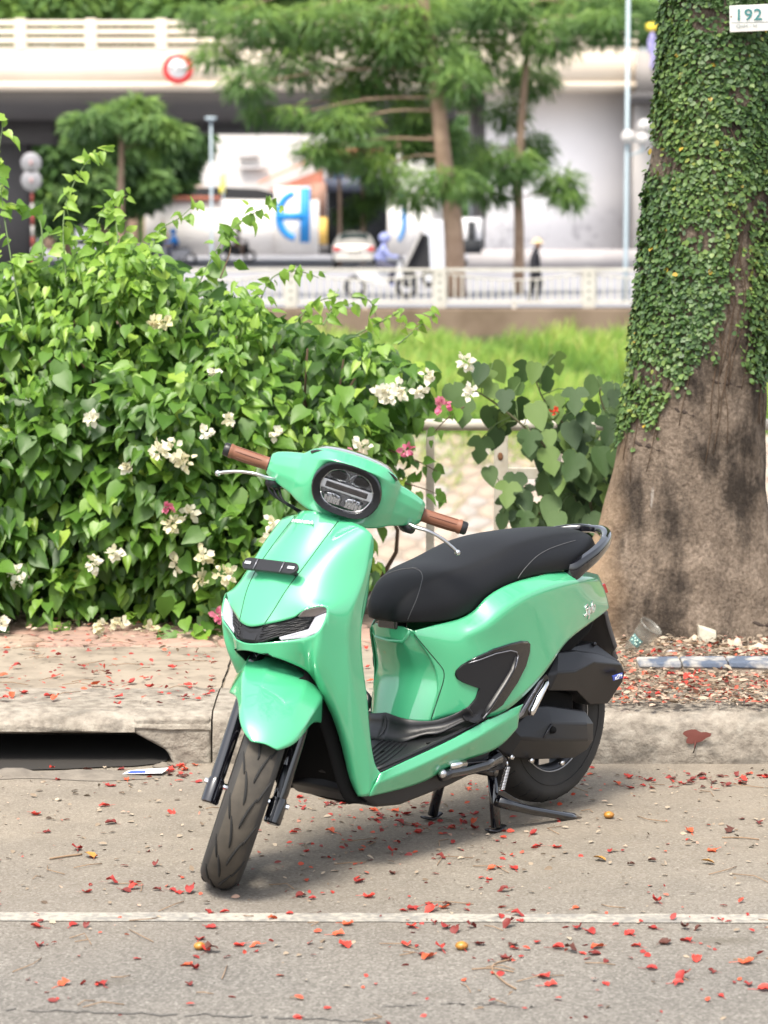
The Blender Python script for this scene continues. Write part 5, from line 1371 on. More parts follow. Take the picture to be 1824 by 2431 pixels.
bpy.context.view_layer.update()
AB = eval_bvh(apron)
def on(bvh, p, d, off=0.0):
    p, d = Vector(p), Vector(d).normalized()
    h = bvh.ray_cast(p - d * 0.4, d)
    if h[0] is None:
        h = bvh.find_nearest(p)
    n = h[1]
    if n.dot(d) > 0: n = -n
    return np.array(h[0] + n * off), np.array(n)
def groove(name, bvh, pts, d, m, parent, r=.0013, n=24, both=True, off=0.0):
    for sgn in ((1, -1) if both else (1,)):
        mb = MB()
        pth = [on(bvh, (p[0], p[1]*sgn, p[2]), (d[0], d[1]*sgn, d[2]), off)[0] for p in spline(pts, n)]
        mb.tube(pth, r, 6)
        mb.obj(name, m, parent)
groove('panel_gap', AB, [V['T2'] + np.array([.01,0,-.004]), V['a2'], P(1,900,1190,.079), V['b2'], V['c2'], P(3,512,800,.046)], (-1, 0, -.4), line_m, apron)
# maker's lettering on the apron
tm = text_mesh('HONDA', .0165, .0015, white_p, 'lettering', .0004, spacing=1.02)
c, n = on(AB, P(1,875,795,0), (-1, 0, -.6), .0015)
lo = link('lettering', tm, apron); lo.matrix_local = frame_matrix(c, (0, 1, 0), np.cross(n, (0, 1, 0)))
lo.scale = (1.25, .8, 1)
# mounting strap for a number plate
mb = MB()
def sl(y, dz, dx):      # a bar hovering over the apron
    return (1.152 + dx - abs(y)*.05, y, .828 + dz)
outl = []
for i in range(9):
    a = math.pi/2 - math.pi * i / 8
    outl.append((.083 + .017*math.cos(a), .017*math.sin(a)))
outl += [(-y, -z) for y, z in outl]
mb.prism([sl(y, z*.80, -z*.60) for y, z in outl], (.006, 0, .006))
plate = mb.obj('plate_bracket', black_pl, scooter, bevel=.0015)
for sgn in (1, -1):
    mb = MB()
    mb.prism([sl(sgn*(.079 + a*.011), b*.0036*.8 , -b*.0036*.6) + np.array([.0063,0,.0063]) for a, b in ((-1,-1),(1,-1),(1,1),(-1,1))], (.0012, 0, .0012))
    mb.obj('slot', white_p, plate)
    MB().prism([sl(sgn*.048 + a*.0012, b*.0165*.8, -b*.0165*.6) + np.array([.0062,0,.0062]) for a, b in ((-1,-1),(1,-1),(1,1),(-1,1))], (.001, 0, .001)).obj('seam', silver, plate)
    MB().tube([(1.10, sgn*.072, .80), (1.153, sgn*.072, .826)], .006, 8).obj('stud', steel_d, plate)

# --- lamp band under the nose
def back(p, d=.010):
    return np.array(p) + np.array([-d, 0, 0])
gtop = [(V['U0'][0],0,V['U0'][2]), V['U1'], V['U2'], V['U3'], P(3,990,735,.150)]
gbot = [V['D0'], V['D1'], P(3,640,925,.082), P(3,780,890,.112), P(3,920,850,.137)]
def band(top, bot, n, nr, off):
    a, b = spline(top, n), spline(bot, n)
    vs, fs = [], []
    for i in range(n + 1):
        for j in range(nr + 1):
            t = j / nr
            p = a[i] * (1-t) + b[i] * t
            vs.append(back(p, off))
    for i in range(n):
        for j in range(nr):
            fs.append((i*(nr+1)+j, (i+1)*(nr+1)+j, (i+1)*(nr+1)+j+1, i*(nr+1)+j+1))
    return vs, fs, a, b
vs, fs, ga, gb = band(gtop, gbot, 14, 4, .008)
mb = MB(); mb.add(vs, fs); mb.add([(v[0], -v[1], v[2]) for v in vs], [f[::-1] for f in fs])
grille = mb.obj('grille', black_pl, scooter); add_solid(grille, .003)
for sgn in (1, -1):
    for k in range(7):
        mb = MB(); t = (k + .6) / 7.2
        pth = []
        for i in range(3, 15):
            p = back(ga[i]*(1-t) + gb[i]*t, .0055 - .002*math.sin(i*2.2 + k*2)); p[2] += .0012*math.sin(i*1.6 + k*2.1)
            pth.append((p[0], p[1]*sgn, p[2]))
        mb.tube(pth, .0019, 5)
        mb.obj('grille_rib', black_pl, grille)
mb = MB()
mb.prism([back(q, .003) for q in (P(3,380,850,0)+np.array([0,-.03,0]), P(3,380,850,0)+np.array([0,.03,0]), P(3,350,960,0)+np.array([0,.022,0]), P(3,350,960,0)+np.array([0,-.022,0]))], (-.02, 0, 0))
mb.obj('centre_pad', black_pl, grille, bevel=.003)
lw = [P(3,985,738,.150), P(3,1108,690,.190), P(3,1085,790,.188), P(3,1040,880,.182), P(3,900,938,.140), P(3,660,964,.086), P(3,640,930,.082), P(3,780,893,.112), P(3,920,855,.138)]
ls = [P(3,805,748,.116), P(3,860,690,.132), P(3,900,668,.140), P(3,1000,646,.162), P(3,1100,638,.184), P(3,1108,688,.186), P(3,985,736,.150)]
for sgn in (1, -1):
    for pts, m, nm, o_ in ((lw, lens_w, 'position_lamp', .002), (ls, lens_s, 'turn_signal', .006)):
        mb = MB(); mb.prism([np.array([p[0]-o_, p[1]*sgn, p[2]]) for p in pts], (-.012, 0, 0))
        lamp = mb.obj(nm, m, scooter, smooth=False, bevel=.0025, seg=3)
        if nm == 'turn_signal':
            MB().tube([np.array([p[0]-o_+.001, p[1]*sgn, p[2]]) for p in (ls[0], ls[1], ls[2], ls[3], ls[4], ls[5])], .0016, 6).obj('chrome_trim', chrome, lamp)

# --- inner legshield (towards the rider), wheel well, belly
V2 = {}
inner = []
for i, k in enumerate(['T6','a6','b6','c6','U8','E1','E2','E3','E4','E5']):
    e = V[k]
    V2['o%d' % i] = (e[0]-.002, e[1]-.003, e[2])
    dm = [.012,.012,.018,.048,.048,.016,.008,.006,.006,.006][i]
    V2['m%d' % i] = (e[0]-dm, e[1]*.90, e[2])
    V2['i%d' % i] = (e[0]-dm-.022, .08, e[2])
    V2['z%d' % i] = (e[0]-dm-.030, 0, e[2])
    inner.append(i)
F2 = []
for i in inner[:-1]:
    for a, b in (('o','m'), ('m','i'), ('i','z')):
        F2.append((a+str(i), b+str(i), b+str(i+1), a+str(i+1)))
cage('inner_legshield', V2, F2, paint, scooter, sub=2, solid=.003)
V3 = {}
for i, k in enumerate(['A0','A2','A4','A5','A6','A7','A8','A9']):
    a = V[k]
    V3['e%d' % i] = (a[0]-.004, max(a[1]-.004, .05), a[2]-.004)
    of = [.11,.11,.10,.085,.065,.045,.040,.040][i]
    V3['w%d' % i] = (a[0]-of+.012, .105, a[2]-.01)
    V3['z%d' % i] = (a[0]-of, 0, a[2]-.01)
for i, k in enumerate(['A4','A5','A6','A7','A8','A9']):
    a = V[k]; V3['f%d' % (i+2)] = (a[0]+.034, a[1]-.016, a[2]-.012)
V3['f8'] = (.985, .125, .185)
V3['e8'] = (.90, .15, .185); V3['w8'] = (.90, .10, .165); V3['z8'] = (.895, 0, .16)
F3 = [(a+str(i), b+str(i), b+str(i+1), a+str(i+1)) for i in range(8) for a, b in (('e','w'), ('w','z'))] + [('f%d' % i, 'e%d' % i, 'e%d' % (i+1), 'f%d' % (i+1)) for i in range(2, 8)]
cage('wheel_well', V3, F3, black_dull, scooter, sub=1, solid=.002)
mb = MB()
bl = [(.955,.205), (.90,.165), (.80,.155), (.60,.175), (.45,.20), (.40,.26), (.60,.29), (.93,.26)]
mb.prism([(x, -.15, z) for x, z in bl], (0, .30, 0))
mb.obj('belly_pan', black_pl, scooter, bevel=.012, seg=3)

# --- floorboard
def fz(x): return .272 + (.93 - x) * .165
mb = MB()
fo = [(.945,.178), (.90,.181), (.70,.183), (.56,.184), (.47,.178), (.45,.150), (.50,.10), (.60,0)]
fo = fo + [(x, -y) for x, y in fo[-2::-1]]
fo += [(.955, 0)]
mb.prism([(x, y, fz(x)) for x, y in fo], (0, 0, -.02))
floor = mb.obj('floorboard', black_pl, scooter, bevel=.004)
mb = MB()
rim = [(.935,.170), (.80,.176), (.66,.178), (.52,.177), (.47,.172)]
for s_ in (1, -1):
    MB().tube([(x, y*s_, fz(x)+.003) for x, y in spline(rim + [], 12)] if False else [(p[0], p[1]*s_, fz(p[0])+.003) for p in spline([(x, y, 0) for x, y in rim], 12)], .006, 6).obj('edge_bead', black_pl, floor)
    for k in range(7):      # tread ribs, fanning from the front corner
        y0 = .155 - k*.018
        pts = [(.93 - .004*k, y0, 0), (.86 - .004*k, y0 - .010, 0), (.79 - .006*k, y0 - .028 - .002*k, 0), (.73 - .004*k, y0 - .05, 0)]
        MB().tube([(p[0], p[1]*s_, fz(p[0])+.0015) for p in spline(pts, 8) if p[1] > .012], .0028, 5).obj('tread_rib', black_pl, floor)
    for (x, y) in ((.90,.13), (.80,.08), (.69,.155)):
        MB().box((x, y*s_, fz(x)+.0008), (.02,.008,.002)).obj('drain_slot', black_dull, floor)
# riser between floor and body, with its sweep up the side
rt = [(.696,0,.378), P(4,420,1068,.066), P(4,640,1086,.116), P(4,800,1050,.148), P(4,925,998,.170), P(4,1010,950,.192)]
rb = [(.730,0,fz(.73)), (.720,.075,fz(.72)), P(4,585,1215,.120), P(4,740,1200,.152), P(4,985,1085,.184), P(4,1105,1110,.204)]
vs, fs, _, _ = band(rt, rb, 16, 4, 0)
nr = 5
vs = [np.array(v) + np.array([-.012, -.006, -.004]) * math.sin(math.pi * (i % nr) / 4) for i, v in enumerate(vs)]
mb = MB(); mb.add(vs, fs); mb.add([(v[0], -v[1], v[2]) for v in vs], [f[::-1] for f in fs])
riser = mb.obj('floor_riser', black_pl, scooter); add_solid(riser, .004)

# --- lower side strip
V4 = {'p0': P('c',1362,1030,.188), 'p1': P(4,400,1470,.188), 'p2': P(4,640,1362,.189), 'p3': P(4,900,1238,.190), 'p4': P(4,1105,1120,.192), 'p5': P(4,1165,1085,.196), 'p6': P(4,1340,1005,.198), 'p7': P(6,885,45,.198),
      'm0': P('c',1325,1110,.190), 'm1': P(4,400,1580,.196), 'm2': P(6,0,590,.199), 'm3': P(6,260,470,.201), 'm4': P(6,470,360,.203), 'm5': P(6,560,300,.204), 'm6': P(6,680,230,.204), 'm7': P(6,850,130,.201),
      'q0': P('c',1280,1197,.178), 'q1': P('c',1500,1150,.168), 'q2': P(6,0,765,.165), 'q3': P(6,180,625,.165), 'q4': P(6,420,545,.168), 'q5': P(6,620,480,.178), 'q6': P(6,740,380,.190), 'q7': P(6,832,266,.196)}
F4 = [(a+str(i), a+str(i+1), b+str(i+1), b+str(i)) for i in range(7) for a, b in (('p','m'), ('m','q'))]
side = cage('floor_side_panel', V4, F4, paint, scooter, sub=3, solid=.004, crease=[('m%d' % i, 'm%d' % (i+1), .6) for i in range(7)])

# --- body sides, tail
ys = {'B': [.078,.112,.134,.147,.157,.163,.150,.112,.045], 'H': [.082,.128,.166,.195,.210,.210,.192,.147,.058], 'M': [.124,.152,.184,.198,.201,.198,.187,.147,.066], 'L': [.110,.146,.190,.201,.201,.196,.186,.142,.062]}
px = {'B': [(4,490,232),(4,700,172),(4,940,128),(4,1090,30),(7,0,792),(7,250,648),(7,600,574),(7,900,528),(7,1085,585)],
      'H': [(4,490,295),(4,720,290),(4,930,270),(4,1180,190),(7,180,900),(7,400,752),(7,700,655),(7,960,612),(7,1098,615)],
      'M': [(4,772,625),(4,900,640),(4,1120,600),(4,1400,470),(5,480,590),(5,600,400),(5,760,280),(5,1000,170),(5,1180,90)],
      'L': [(4,645,1108),(4,920,1008),(4,1165,1082),(4,1400,978),(5,475,905),(5,635,705),(5,765,478),(5,1000,318),(5,1190,175)]}
V5 = {k+str(i): P(*px[k][i], ys[k][i]) for k in 'BHML' for i in range(9)}
V5.update({'B9': (-.272,0,.668), 'H9': (-.288,0,.652), 'M9': (-.318,0,.602), 'L9': (-.330,0,.566), 'D6': (.02,0,.712), 'D7': (-.13,0,.705)})
F5 = [(a+str(i), a+str(i+1), b+str(i+1), b+str(i)) for i in range(9) for a, b in (('B','H'), ('H','M'), ('M','L'))]
F5 += [('D6','D7','B7','B6'), ('D7','B9','B8','B7')]
CR5 = [('H%d' % i, 'H%d' % (i+1), .9) for i in range(2, 8)] + [('B%d' % i, 'B%d' % (i+1), .6) for i in range(6, 9)]
body = cage('body_side', V5, F5, paint, scooter, sub=3, solid=.004, crease=CR5)
V6 = {'s0': V5['B0'], 's1': P(4,570,350,.092), 's2': V5['M0'], 's3': P(4,735,810,.122), 's4': V5['L0'],
      'k0': (.678,.050,.622), 'k1': P(4,390,335,.052), 'k2': P(4,545,640,.060), 'k3': P(4,480,850,.066), 'k4': P(4,420,1098,.064),
      'c0': (.694,0,.624), 'c1': (.692,0,.592), 'c2': (.644,0,.492), 'c3': (.672,0,.435), 'c4': (.694,0,.368)}
F6 = [(a+str(i), b+str(i), b+str(i+1), a+str(i+1)) for i in range(4) for a, b in (('s','k'), ('k','c'))]
front = cage('under_seat_panel', V6, F6, paint, scooter, sub=3, solid=.004, crease=[('k1','k2',1.0), ('k0','k1',.7), ('c1','k1',.8), ('k2','k3',.5)])
bpy.context.view_layer.update()
BB = eval_bvh(body)
SB = eval_bvh(side)
# raised haunch line
# seat latch
MB().box((.668, .0, .630), (.05, .07, .035)).obj('seat_latch', gloss_bk, scooter, bevel=.006)
MB().tube([P(4,110,250,-.07), P(4,135,290,-.045), P(4,250,322,.01), P(4,385,333,.052), P(4,425,290,.064), P(4,445,225,.072)], .005, 8).obj('lip', paint, front)

def on_cam(bvh, zn, x, y, off):
    x0, y0, s = Zn[zn]
    d = Vector(SC_R.T @ ray(x0 + x / s, y0 + y / s)).normalized(); o = Vector(SC_R.T @ (CAMP - SC_O))
    h = bvh.ray_cast(o, d)
    if h[0] is None: return None
    n = h[1] if h[1].dot(d) < 0 else -h[1]
    return np.array(h[0] + n * off), np.array(n)
# --- black arrow-shaped side insert
def outline_on(bvh, pts, yo, off, n=None):
    out = []
    for z_, x, y in pts:
        h_ = on_cam(bvh, z_, x, y, off)
        out.append(h_[0] if h_ else P(z_, x, y, .200))
    return out
io = [(4,890,640),(4,900,600),(4,950,550),(4,990,524),(4,1100,465),(4,1250,395),(4,1400,347),(4,1500,322),(4,1565,325),(4,1590,355),(4,1585,430),(4,1550,560),(4,1470,720),(4,1330,930),(4,1280,970),(4,1215,1008),(4,1105,1110),(4,1000,1085),(4,925,1000),(4,1010,950),(4,1075,870),(4,1112,772),(4,1040,745),(4,960,712),(4,905,680)]
ii = [(4,890,640),(4,900,600),(4,950,550),(4,990,530),(4,1100,500),(4,1250,440),(4,1390,410),(4,1450,425),(4,1462,470),(4,1440,560),(4,1400,640),(4,1340,740),(4,1280,840),(4,1210,950),(4,1180,1010),(4,1150,1050),(4,1100,1105),(4,1000,1082),(4,930,1000),(4,1012,952),(4,1077,872),(4,1110,774),(4,1040,747),(4,960,714),(4,907,680)]
from mathutils.geometry import delaunay_2d_cdt
def patch_on(bvh, pts, yo, off, step, skirt, s_):
    """fill a photo outline with points laid on the body surface"""
    pl = [(x, y) for _, x, y in pts]
    n = len(pl); vs = list(pl)
    def inside(x, y):
        c = False
        for i in range(n):
            (x1, y1), (x2, y2) = pl[i], pl[i-1]
            if (y1 > y) != (y2 > y) and x < (x2-x1)*(y-y1)/(y2-y1)+x1: c = not c
        return c
    x = min(p[0] for p in pl)
    while x < max(p[0] for p in pl):
        y = min(p[1] for p in pl)
        while y < max(p[1] for p in pl):
            if inside(x, y) and min(math.hypot(x-a, y-b) for a, b in pl) > step*.5: vs.append((x, y))
            y += step
        x += step
    co, _, fs, *_r = delaunay_2d_cdt([Vector(v) for v in vs], [], [list(range(n))], 1, 1e-4)
    P3 = []
    for c in co:
        h_ = on_cam(bvh, 4, c[0], c[1], off)
        q = h_[0] if h_ else P(4, c[0], c[1], .200)
        P3.append(q * np.array([1, s_, 1]))
    mb = MB(); mb.add(P3, [tuple(f) for f in fs])
    ring = []
    for a, b in pl:
        h_ = on_cam(bvh, 4, a, b, off); q = h_[0] if h_ else P(4, a, b, .200); ring.append(q * np.array([1, s_, 1]))
    mb.add(ring + [q + np.array([0, -skirt*s_, 0]) for q in ring], [(i, (i+1) % n, n+(i+1) % n, n+i) for i in range(n)])
    return mb
for s_ in (1, -1):
    M_ = np.array([1, s_, 1])
    ins = patch_on(BB, io, .205, .0035, 55, .006, s_).obj('side_insert', gloss_bk, scooter, auto=50)
    core = patch_on(BB, ii, .205, .0075, 55, .007, s_).obj('matte_core', mat('charcoal_plastic', (.012,.012,.014), rough=.42, spec=.35, bump=(900,.06,.001)), ins, auto=50)
    top_e = [(4,1000,522),(4,1100,472),(4,1250,405),(4,1400,358),(4,1500,335),(4,1560,340)]
    MB().tube([q*M_ for q in outline_on(BB, top_e, .205, .0045)], .0030, 6).obj('rim_bead', gloss_bk, ins)
    in_e = [(4,1000,530),(4,1100,500),(4,1250,442),(4,1390,412),(4,1448,428),(4,1460,470)]
    MB().tube([q*M_ for q in outline_on(BB, in_e, .205, .0085)], .0016, 5).obj('trim_line', silver, ins)
    # raised ridge inside
    rp = [(4,1440,470),(4,1400,600),(4,1330,720),(4,1260,830),(4,1190,940),(4,1120,1040)]
    MB().tube([q*M_ for q in outline_on(BB, rp, .205, .007)], [.004,.007,.008,.008,.008,.005], 8, flat=(1.6,.7)).obj('ridge', black_pl, ins)
    rp = [(4,1462,460),(4,1440,560),(4,1340,745),(4,1215,950),(4,1150,1060)]
    MB().tube([q*M_ for q in outline_on(BB, rp, .205, .008)], .0022, 6).obj('trim_line', silver, ins)

tl = MB().add([(-.284,-.035,.645),(-.284,.035,.645),(-.30,.035,.615),(-.30,-.035,.615),(-.25,-.035,.64),(-.25,.035,.64),(-.26,.035,.612),(-.26,-.035,.612)], [(0,1,2,3),(4,5,1,0),(7,6,2,3),(0,3,7,4),(1,2,6,5)])
tl.xf(lambda v: v + np.array([.022, 0, 0])).obj('tail_lamp', red_l, scooter, bevel=.003)

# --- seat
prof = {.716: [(.044,.642),(.050,.655),(.040,.672),(0,.680)],
 .690: [(.070,.637),(.078,.665),(.062,.705),(0,.716)],
 .640: [(.096,.634),(.108,.675),(.084,.742),(0,.755)],
 .560: [(.132,.634),(.146,.685),(.110,.765),(0,.777)],
 .480: [(.143,.655),(.155,.705),(.120,.774),(0,.784)],
 .390: [(.151,.705),(.161,.742),(.128,.792),(0,.803)],
 .280: [(.155,.729),(.163,.765),(.126,.822),(0,.832)],
 .140: [(.149,.728),(.157,.770),(.116,.828),(0,.840)],
 .000: [(.136,.726),(.144,.772),(.104,.826),(0,.839)],
 -.100: [(.108,.730),(.116,.772),(.084,.816),(0,.830)],
 -.165: [(.072,.742),(.078,.772),(.058,.800),(0,.812)],
 -.192: [(.035,.760),(.038,.772),(.028,.786),(0,.792)]}
xs = list(prof)
V7, F7 = {}, []
for i, x in enumerate(xs):
    p = prof[x]
    V7['b%d' % i] = (x, p[0][0]-.03 if p[0][0] > .06 else p[0][0]*.6, p[0][1]-.004); V7['e%d' % i] = (x, *p[0]); V7['s%d' % i] = (x, *p[1]); V7['t%d' % i] = (x, *p[2]); V7['u%d' % i] = (x, p[3+0][0] + p[2][0]*.45, p[3][1]-.003); V7['z%d' % i] = (x, *p[3]); V7['y%d' % i] = (x, 0, p[0][1]-.004)
for i in range(len(xs)-1):
    for a, b in (('y','b'),('b','e'),('e','s'),('s','t'),('t','u'),('u','z')):
        F7.append((a+str(i), b+str(i), b+str(i+1), a+str(i+1)))
for k in (0, len(xs)-1):
    F7 += [tuple(a+str(k) for a in ('y','b','e','s')), tuple(a+str(k) for a in ('y','s','t','u')) , tuple(a+str(k) for a in ('y','u','z'))]
seat = cage('seat', V7, F7, seat_m, scooter, sub=3, solid=0, crease=[('e%d' % i, 'e%d' % (i+1), .7) for i in range(len(xs)-1)] + [('t%d' % i, 't%d' % (i+1), .25) for i in range(len(xs)-1)])
bpy.context.view_layer.update()
ST = eval_bvh(seat)
FB = eval_bvh(front)
def gap_path(pts, n, bvhs):
    out = []
    for p in spline([(x, y, 0) for x, y in pts], n):
        hs_ = [h for h in (on_cam(b_, 4, p[0], p[1], .0003) for b_ in bvhs) if h]
        if hs_: out.append(min(hs_, key=lambda h: np.linalg.norm(h[0] - SC_R.T @ (CAMP - SC_O)))[0])
    return out
for pts, bv in (([(495,262),(560,340),(640,435),(745,560),(775,615),(775,690),(740,810),(690,960),(655,1070)], (BB, FB)), ([(1160,1086),(1250,1050),(1380,990),(1515,925)], (BB, SB))):
    gp_ = gap_path(pts, 40, bv)
    for s_ in (1, -1):
        MB().tube([q*np.array([1, s_, 1]) for q in gp_], .0013, 5).obj('panel_gap', line_m, body)
# chrome script on the tail
tm = text_mesh('Stylo', .050, .0012, mat('bright_trim', (.80,.80,.80), rough=.25, metal=.9), 'script', .0004, shear=.45, spacing=.95)
c, n = on_cam(BB, 5, 995, 185, .001); c1_, _n = on_cam(BB, 5, 905, 232, .001); c2_, _n = on_cam(BB, 5, 1085, 138, .001)
for s_ in (1, -1):
    m3 = np.array([1, s_, 1]); xd = (c2_ - c1_)*m3*s_
    o = link('script', tm, body); o.matrix_local = frame_matrix(c*m3, xd, np.cross(n*m3, xd))
seam_m = mat('seam_thread', (0.07, 0.07, 0.075), rough=0.6)
for pts in ([(285,690),(310,630),(345,550),(370,470),(380,420),(365,385),(320,365)], [(940,430),(955,405),(990,360),(1050,300),(1120,258),(1200,228),(1280,205)]):
    pth = []
    for p in spline([(x, y, 0) for x, y in pts], 26):
        h = on_cam(ST, 'b', p[0], p[1], .0004)
        if h: pth.append(h[0])
    for s_ in (1, -1):
        MB().tube([q*np.array([1, s_, 1]) for q in pth], .0013, 5).obj('seam', seam_m, seat)

# --- grab rail
gp = [(.050,.128,.712), (.040,.148,.722), (.0,.154,.742), (-.06,.150,.764), (-.13,.128,.786), (-.19,.090,.802), (-.228,.040,.810), (-.238,0,.811)]
gp = gp + [(x, -y, z) for x, y, z in gp[-2::-1]]
pth = spline(gp, 56)
w = [1.0]*57
mb = MB()
k0 = len(pth)
for i, p in enumerate(pth):
    t = pth[min(i+1, k0-1)] - pth[max(i-1, 0)]; t /= np.linalg.norm(t)
    out = np.cross(t, (0,0,1)); out /= np.linalg.norm(out); up = np.cross(out, t)
    s_ = abs(i/(k0-1)*2 - 1)
    hh, ww = (.011 + .016*s_), .011 + .006*(1-s_)
    for a, b in ((-1,-.6),(-.6,-1),(.6,-1),(1,-.6),(1,.6),(.6,1),(-.6,1),(-1,.6)):
        mb.v.append(tuple(p + out*ww*a + up*hh*b)); mb.t.append(0)
for i in range(k0-1):
    for j in range(8):
        mb.f.append((i*8+j, i*8+(j+1) % 8, (i+1)*8+(j+1) % 8, (i+1)*8+j)); mb.mi.append(0)
mb.f += [tuple(range(8))[::-1], tuple((k0-1)*8+j for j in range(8))]; mb.mi += [0, 0]
mb.obj('grab_rail', gloss_bk, scooter, auto=50)

# --- rear wheel
def wheel(name, R, W, rim_r, fn, spokes, tread, n=72):
    """tyre around the y axis at the origin"""
    root_prof = []
    for i in range(21):
        a = -math.pi * .5 + math.pi * i / 20
        h_ = R - rim_r
        root_prof.append((rim_r + h_ * (.40 + .60 * max(0, math.cos(a))**.62), W/2 * math.sin(a) * (1 if abs(math.sin(a)) < .98 else .98)))
    prof = [(rim_r-.004, -W/2*.70), (rim_r+.012, -W/2*.86)] + root_prof[1:-1] + [(rim_r+.012, W/2*.86), (rim_r-.004, W/2*.70)]
    mb = MB().lathe(prof, n, axis=1)
    mi = []
    for i in range(len(prof)-1):
        rr = (prof[i][0] + prof[i+1][0]) / 2
        mi += [1 if rr > R - .013 else 0] * n
    mb.mi = mi
    mb.xf(fn)
    ty = mb.obj(name, [rubber, tread], scooter)
    rb_ = MB().lathe([(rim_r+.002, -W/2*.72), (rim_r-.012, -W/2*.66), (rim_r-.020, -W/2*.3), (rim_r-.020, W/2*.3), (rim_r-.012, W/2*.66), (rim_r+.002, W/2*.72)], 48, axis=1)
    for k in range(spokes):
        a = 2*math.pi*k/spokes
        rb_.tube([(.03*math.cos(a), .0, .03*math.sin(a)), ((rim_r-.015)*math.cos(a+.12), .012, (rim_r-.015)*math.sin(a+.12))], .014, 8, flat=(1,.7))
    rb_.lathe([(0,-.05),(.035,-.05),(.04,0),(.035,.05),(0,.05)], 20, axis=1)
    rb_.xf(fn)
    rim_o = rb_.obj('rim', steel_d, ty)
    for s_ in (1, -1):
        MB().tube([fn(np.array([(rim_r+.001)*math.cos(a), s_*W/2*.73, (rim_r+.001)*math.sin(a)])) for a in np.linspace(0, 2*math.pi, 49)], .0028, 6, cap=False).obj('rim_edge', mat('machined_edge', (.35,.35,.36), rough=.3, metal=.9), ty)
        MB().tube([fn(np.array([(rim_r+.040)*math.cos(a), s_*W/2*.945, (rim_r+.040)*math.sin(a)])) for a in np.linspace(0, 2*math.pi, 61)], .0014, 5, cap=False).obj('sidewall_rib', rubber, ty)
    return ty
RW = np.array([0, 0, .270])
rtyre = wheel('rear_tyre', .256, .130, .158, lambda v: v + RW, 5, rubber)
for k in range(30):
    a = 2*math.pi*k/30
    for s_ in (1, -1):
        mb = MB(); pth = []
        for t in (0, .35, .7, 1):
            yy = (.018 + .040*t)*s_; rr = .158 + .098*(.40 + .60*max(0, math.cos(math.asin(min(.999, abs(yy)/.065))))**.62) - .0008
            aa = a + s_*.05*t
            pth.append((rr*math.cos(aa), yy, rr*math.sin(aa) + RW[2]))
        mb.tube(pth, .0024, 4); mb.obj('tread_groove', groove_m, rtyre)

# --- front wheel, fork, fender (turned left)
FW = np.array([1.275, 0, .251])
ftyre = wheel('front_tyre', .251, .112, .155, lambda v: st(v + FW), 5, tread_m)
def fr(a, yy):      # point on the front tread: angle, side offset
    u = min(1, abs(yy) / .056)
    rr = .155 + .096 * (.40 + .60 * max(0, math.cos(math.asin(min(.999, u))))**.62) + .0004
    return st(np.array([rr*math.cos(a), yy, rr*math.sin(a)]) + FW)
for k in range(13):
    a0 = 2*math.pi*k/13
    for s_ in (1, -1):
        sh = 0 if s_ > 0 else math.pi/13
        mb = MB()
        mb.tube([fr(a0 + sh + .34*t, s_*(.004 + .020*t**1.6)) for t in np.linspace(0, 1, 9)], [.0016, .0032, .0038, .0038, .0038, .0038, .0034, .0026, .0014], 5)
        mb.obj('tread_groove', groove_m, ftyre)
        mb = MB()
        mb.tube([fr(a0 + sh + .30 + .26*t, s_*(.026 + .020*t)) for t in np.linspace(0, 1, 7)], [.0014, .0032, .0035, .0035, .0032, .0024, .0012], 5)
        mb.obj('tread_groove', groove_m, ftyre)
for s_ in (1, -1):
    ft, fb = np.array([1.060, s_*.086, .660]), np.array([1.289, s_*.086, .202])
    ax_ = (ft - fb) / np.linalg.norm(ft - fb)
    mb = MB().tube([fb + ax_*.065, fb + ax_*.085, ft], [.0175, .0195, .0195], 18)
    leg = mb.xf(st).obj('fork_leg', gloss_bk, scooter, auto=40)
    MB().tube([fb, fb + ax_*.004, fb + ax_*.060, fb + ax_*.070], [.019, .0235, .0235, .019], 16).xf(st).obj('axle_holder', gloss_bk, leg, auto=40)
    MB().tube([fb + ax_*.055 + np.array([0, s_*.010, 0]), fb + ax_*.055 + np.array([0, s_*.030, 0])], .0075, 6).xf(st).obj('bolt', chrome, leg, auto=30)
    MB().tube([fb + ax_*.055 - np.array([0, s_*.012, 0]), fb + ax_*.055 - np.array([0, s_*.034, 0])], .0085, 8).xf(st).obj('axle_nut', chrome, leg, auto=30)
mb = MB().lathe([(.045,.052),(.110,.052),(.110,.056),(.045,.056)], 40, axis=1)
mb.xf(lambda v: st(v + FW)).obj('brake_disc', alu, ftyre)
V8 = {}
fen = {  # x: (z centre, z at +-.055, (y,z) shoulder, (y,z) skirt)
 0: (1.03, .575, .572, (.106,.550), (.124,.470)), 1: (1.12, .580, .576, (.108,.552), (.127,.470)), 2: (1.205, .577, .572, (.108,.545), (.127,.478)),
 3: (1.275, .565, .559, (.100,.536), (.106,.500)), 4: (1.345, .545, .538, (.088,.518), (.092,.500)), 5: (1.400, .518, .512, (.078,.499), (.083,.487)), 6: (1.440, .490, .485, (.058,.476), (.064,.468)), 7: (1.464, .464, .462, (.030,.459), (.034,.457))}
for i, (x, z0, z1_, s1, s2) in fen.items():
    w1 = min(.055, s1[0]*.55)
    V8.update({'c%d' % i: (x, 0, z0), 'n%d' % i: (x, w1, z1_), 's%d' % i: (x, *s1), 'k%d' % i: (x - .006, *s2)})
F8 = [(a+str(i), b+str(i), b+str(i+1), a+str(i+1)) for i in range(7) for a, b in (('c','n'), ('n','s'), ('s','k'))]
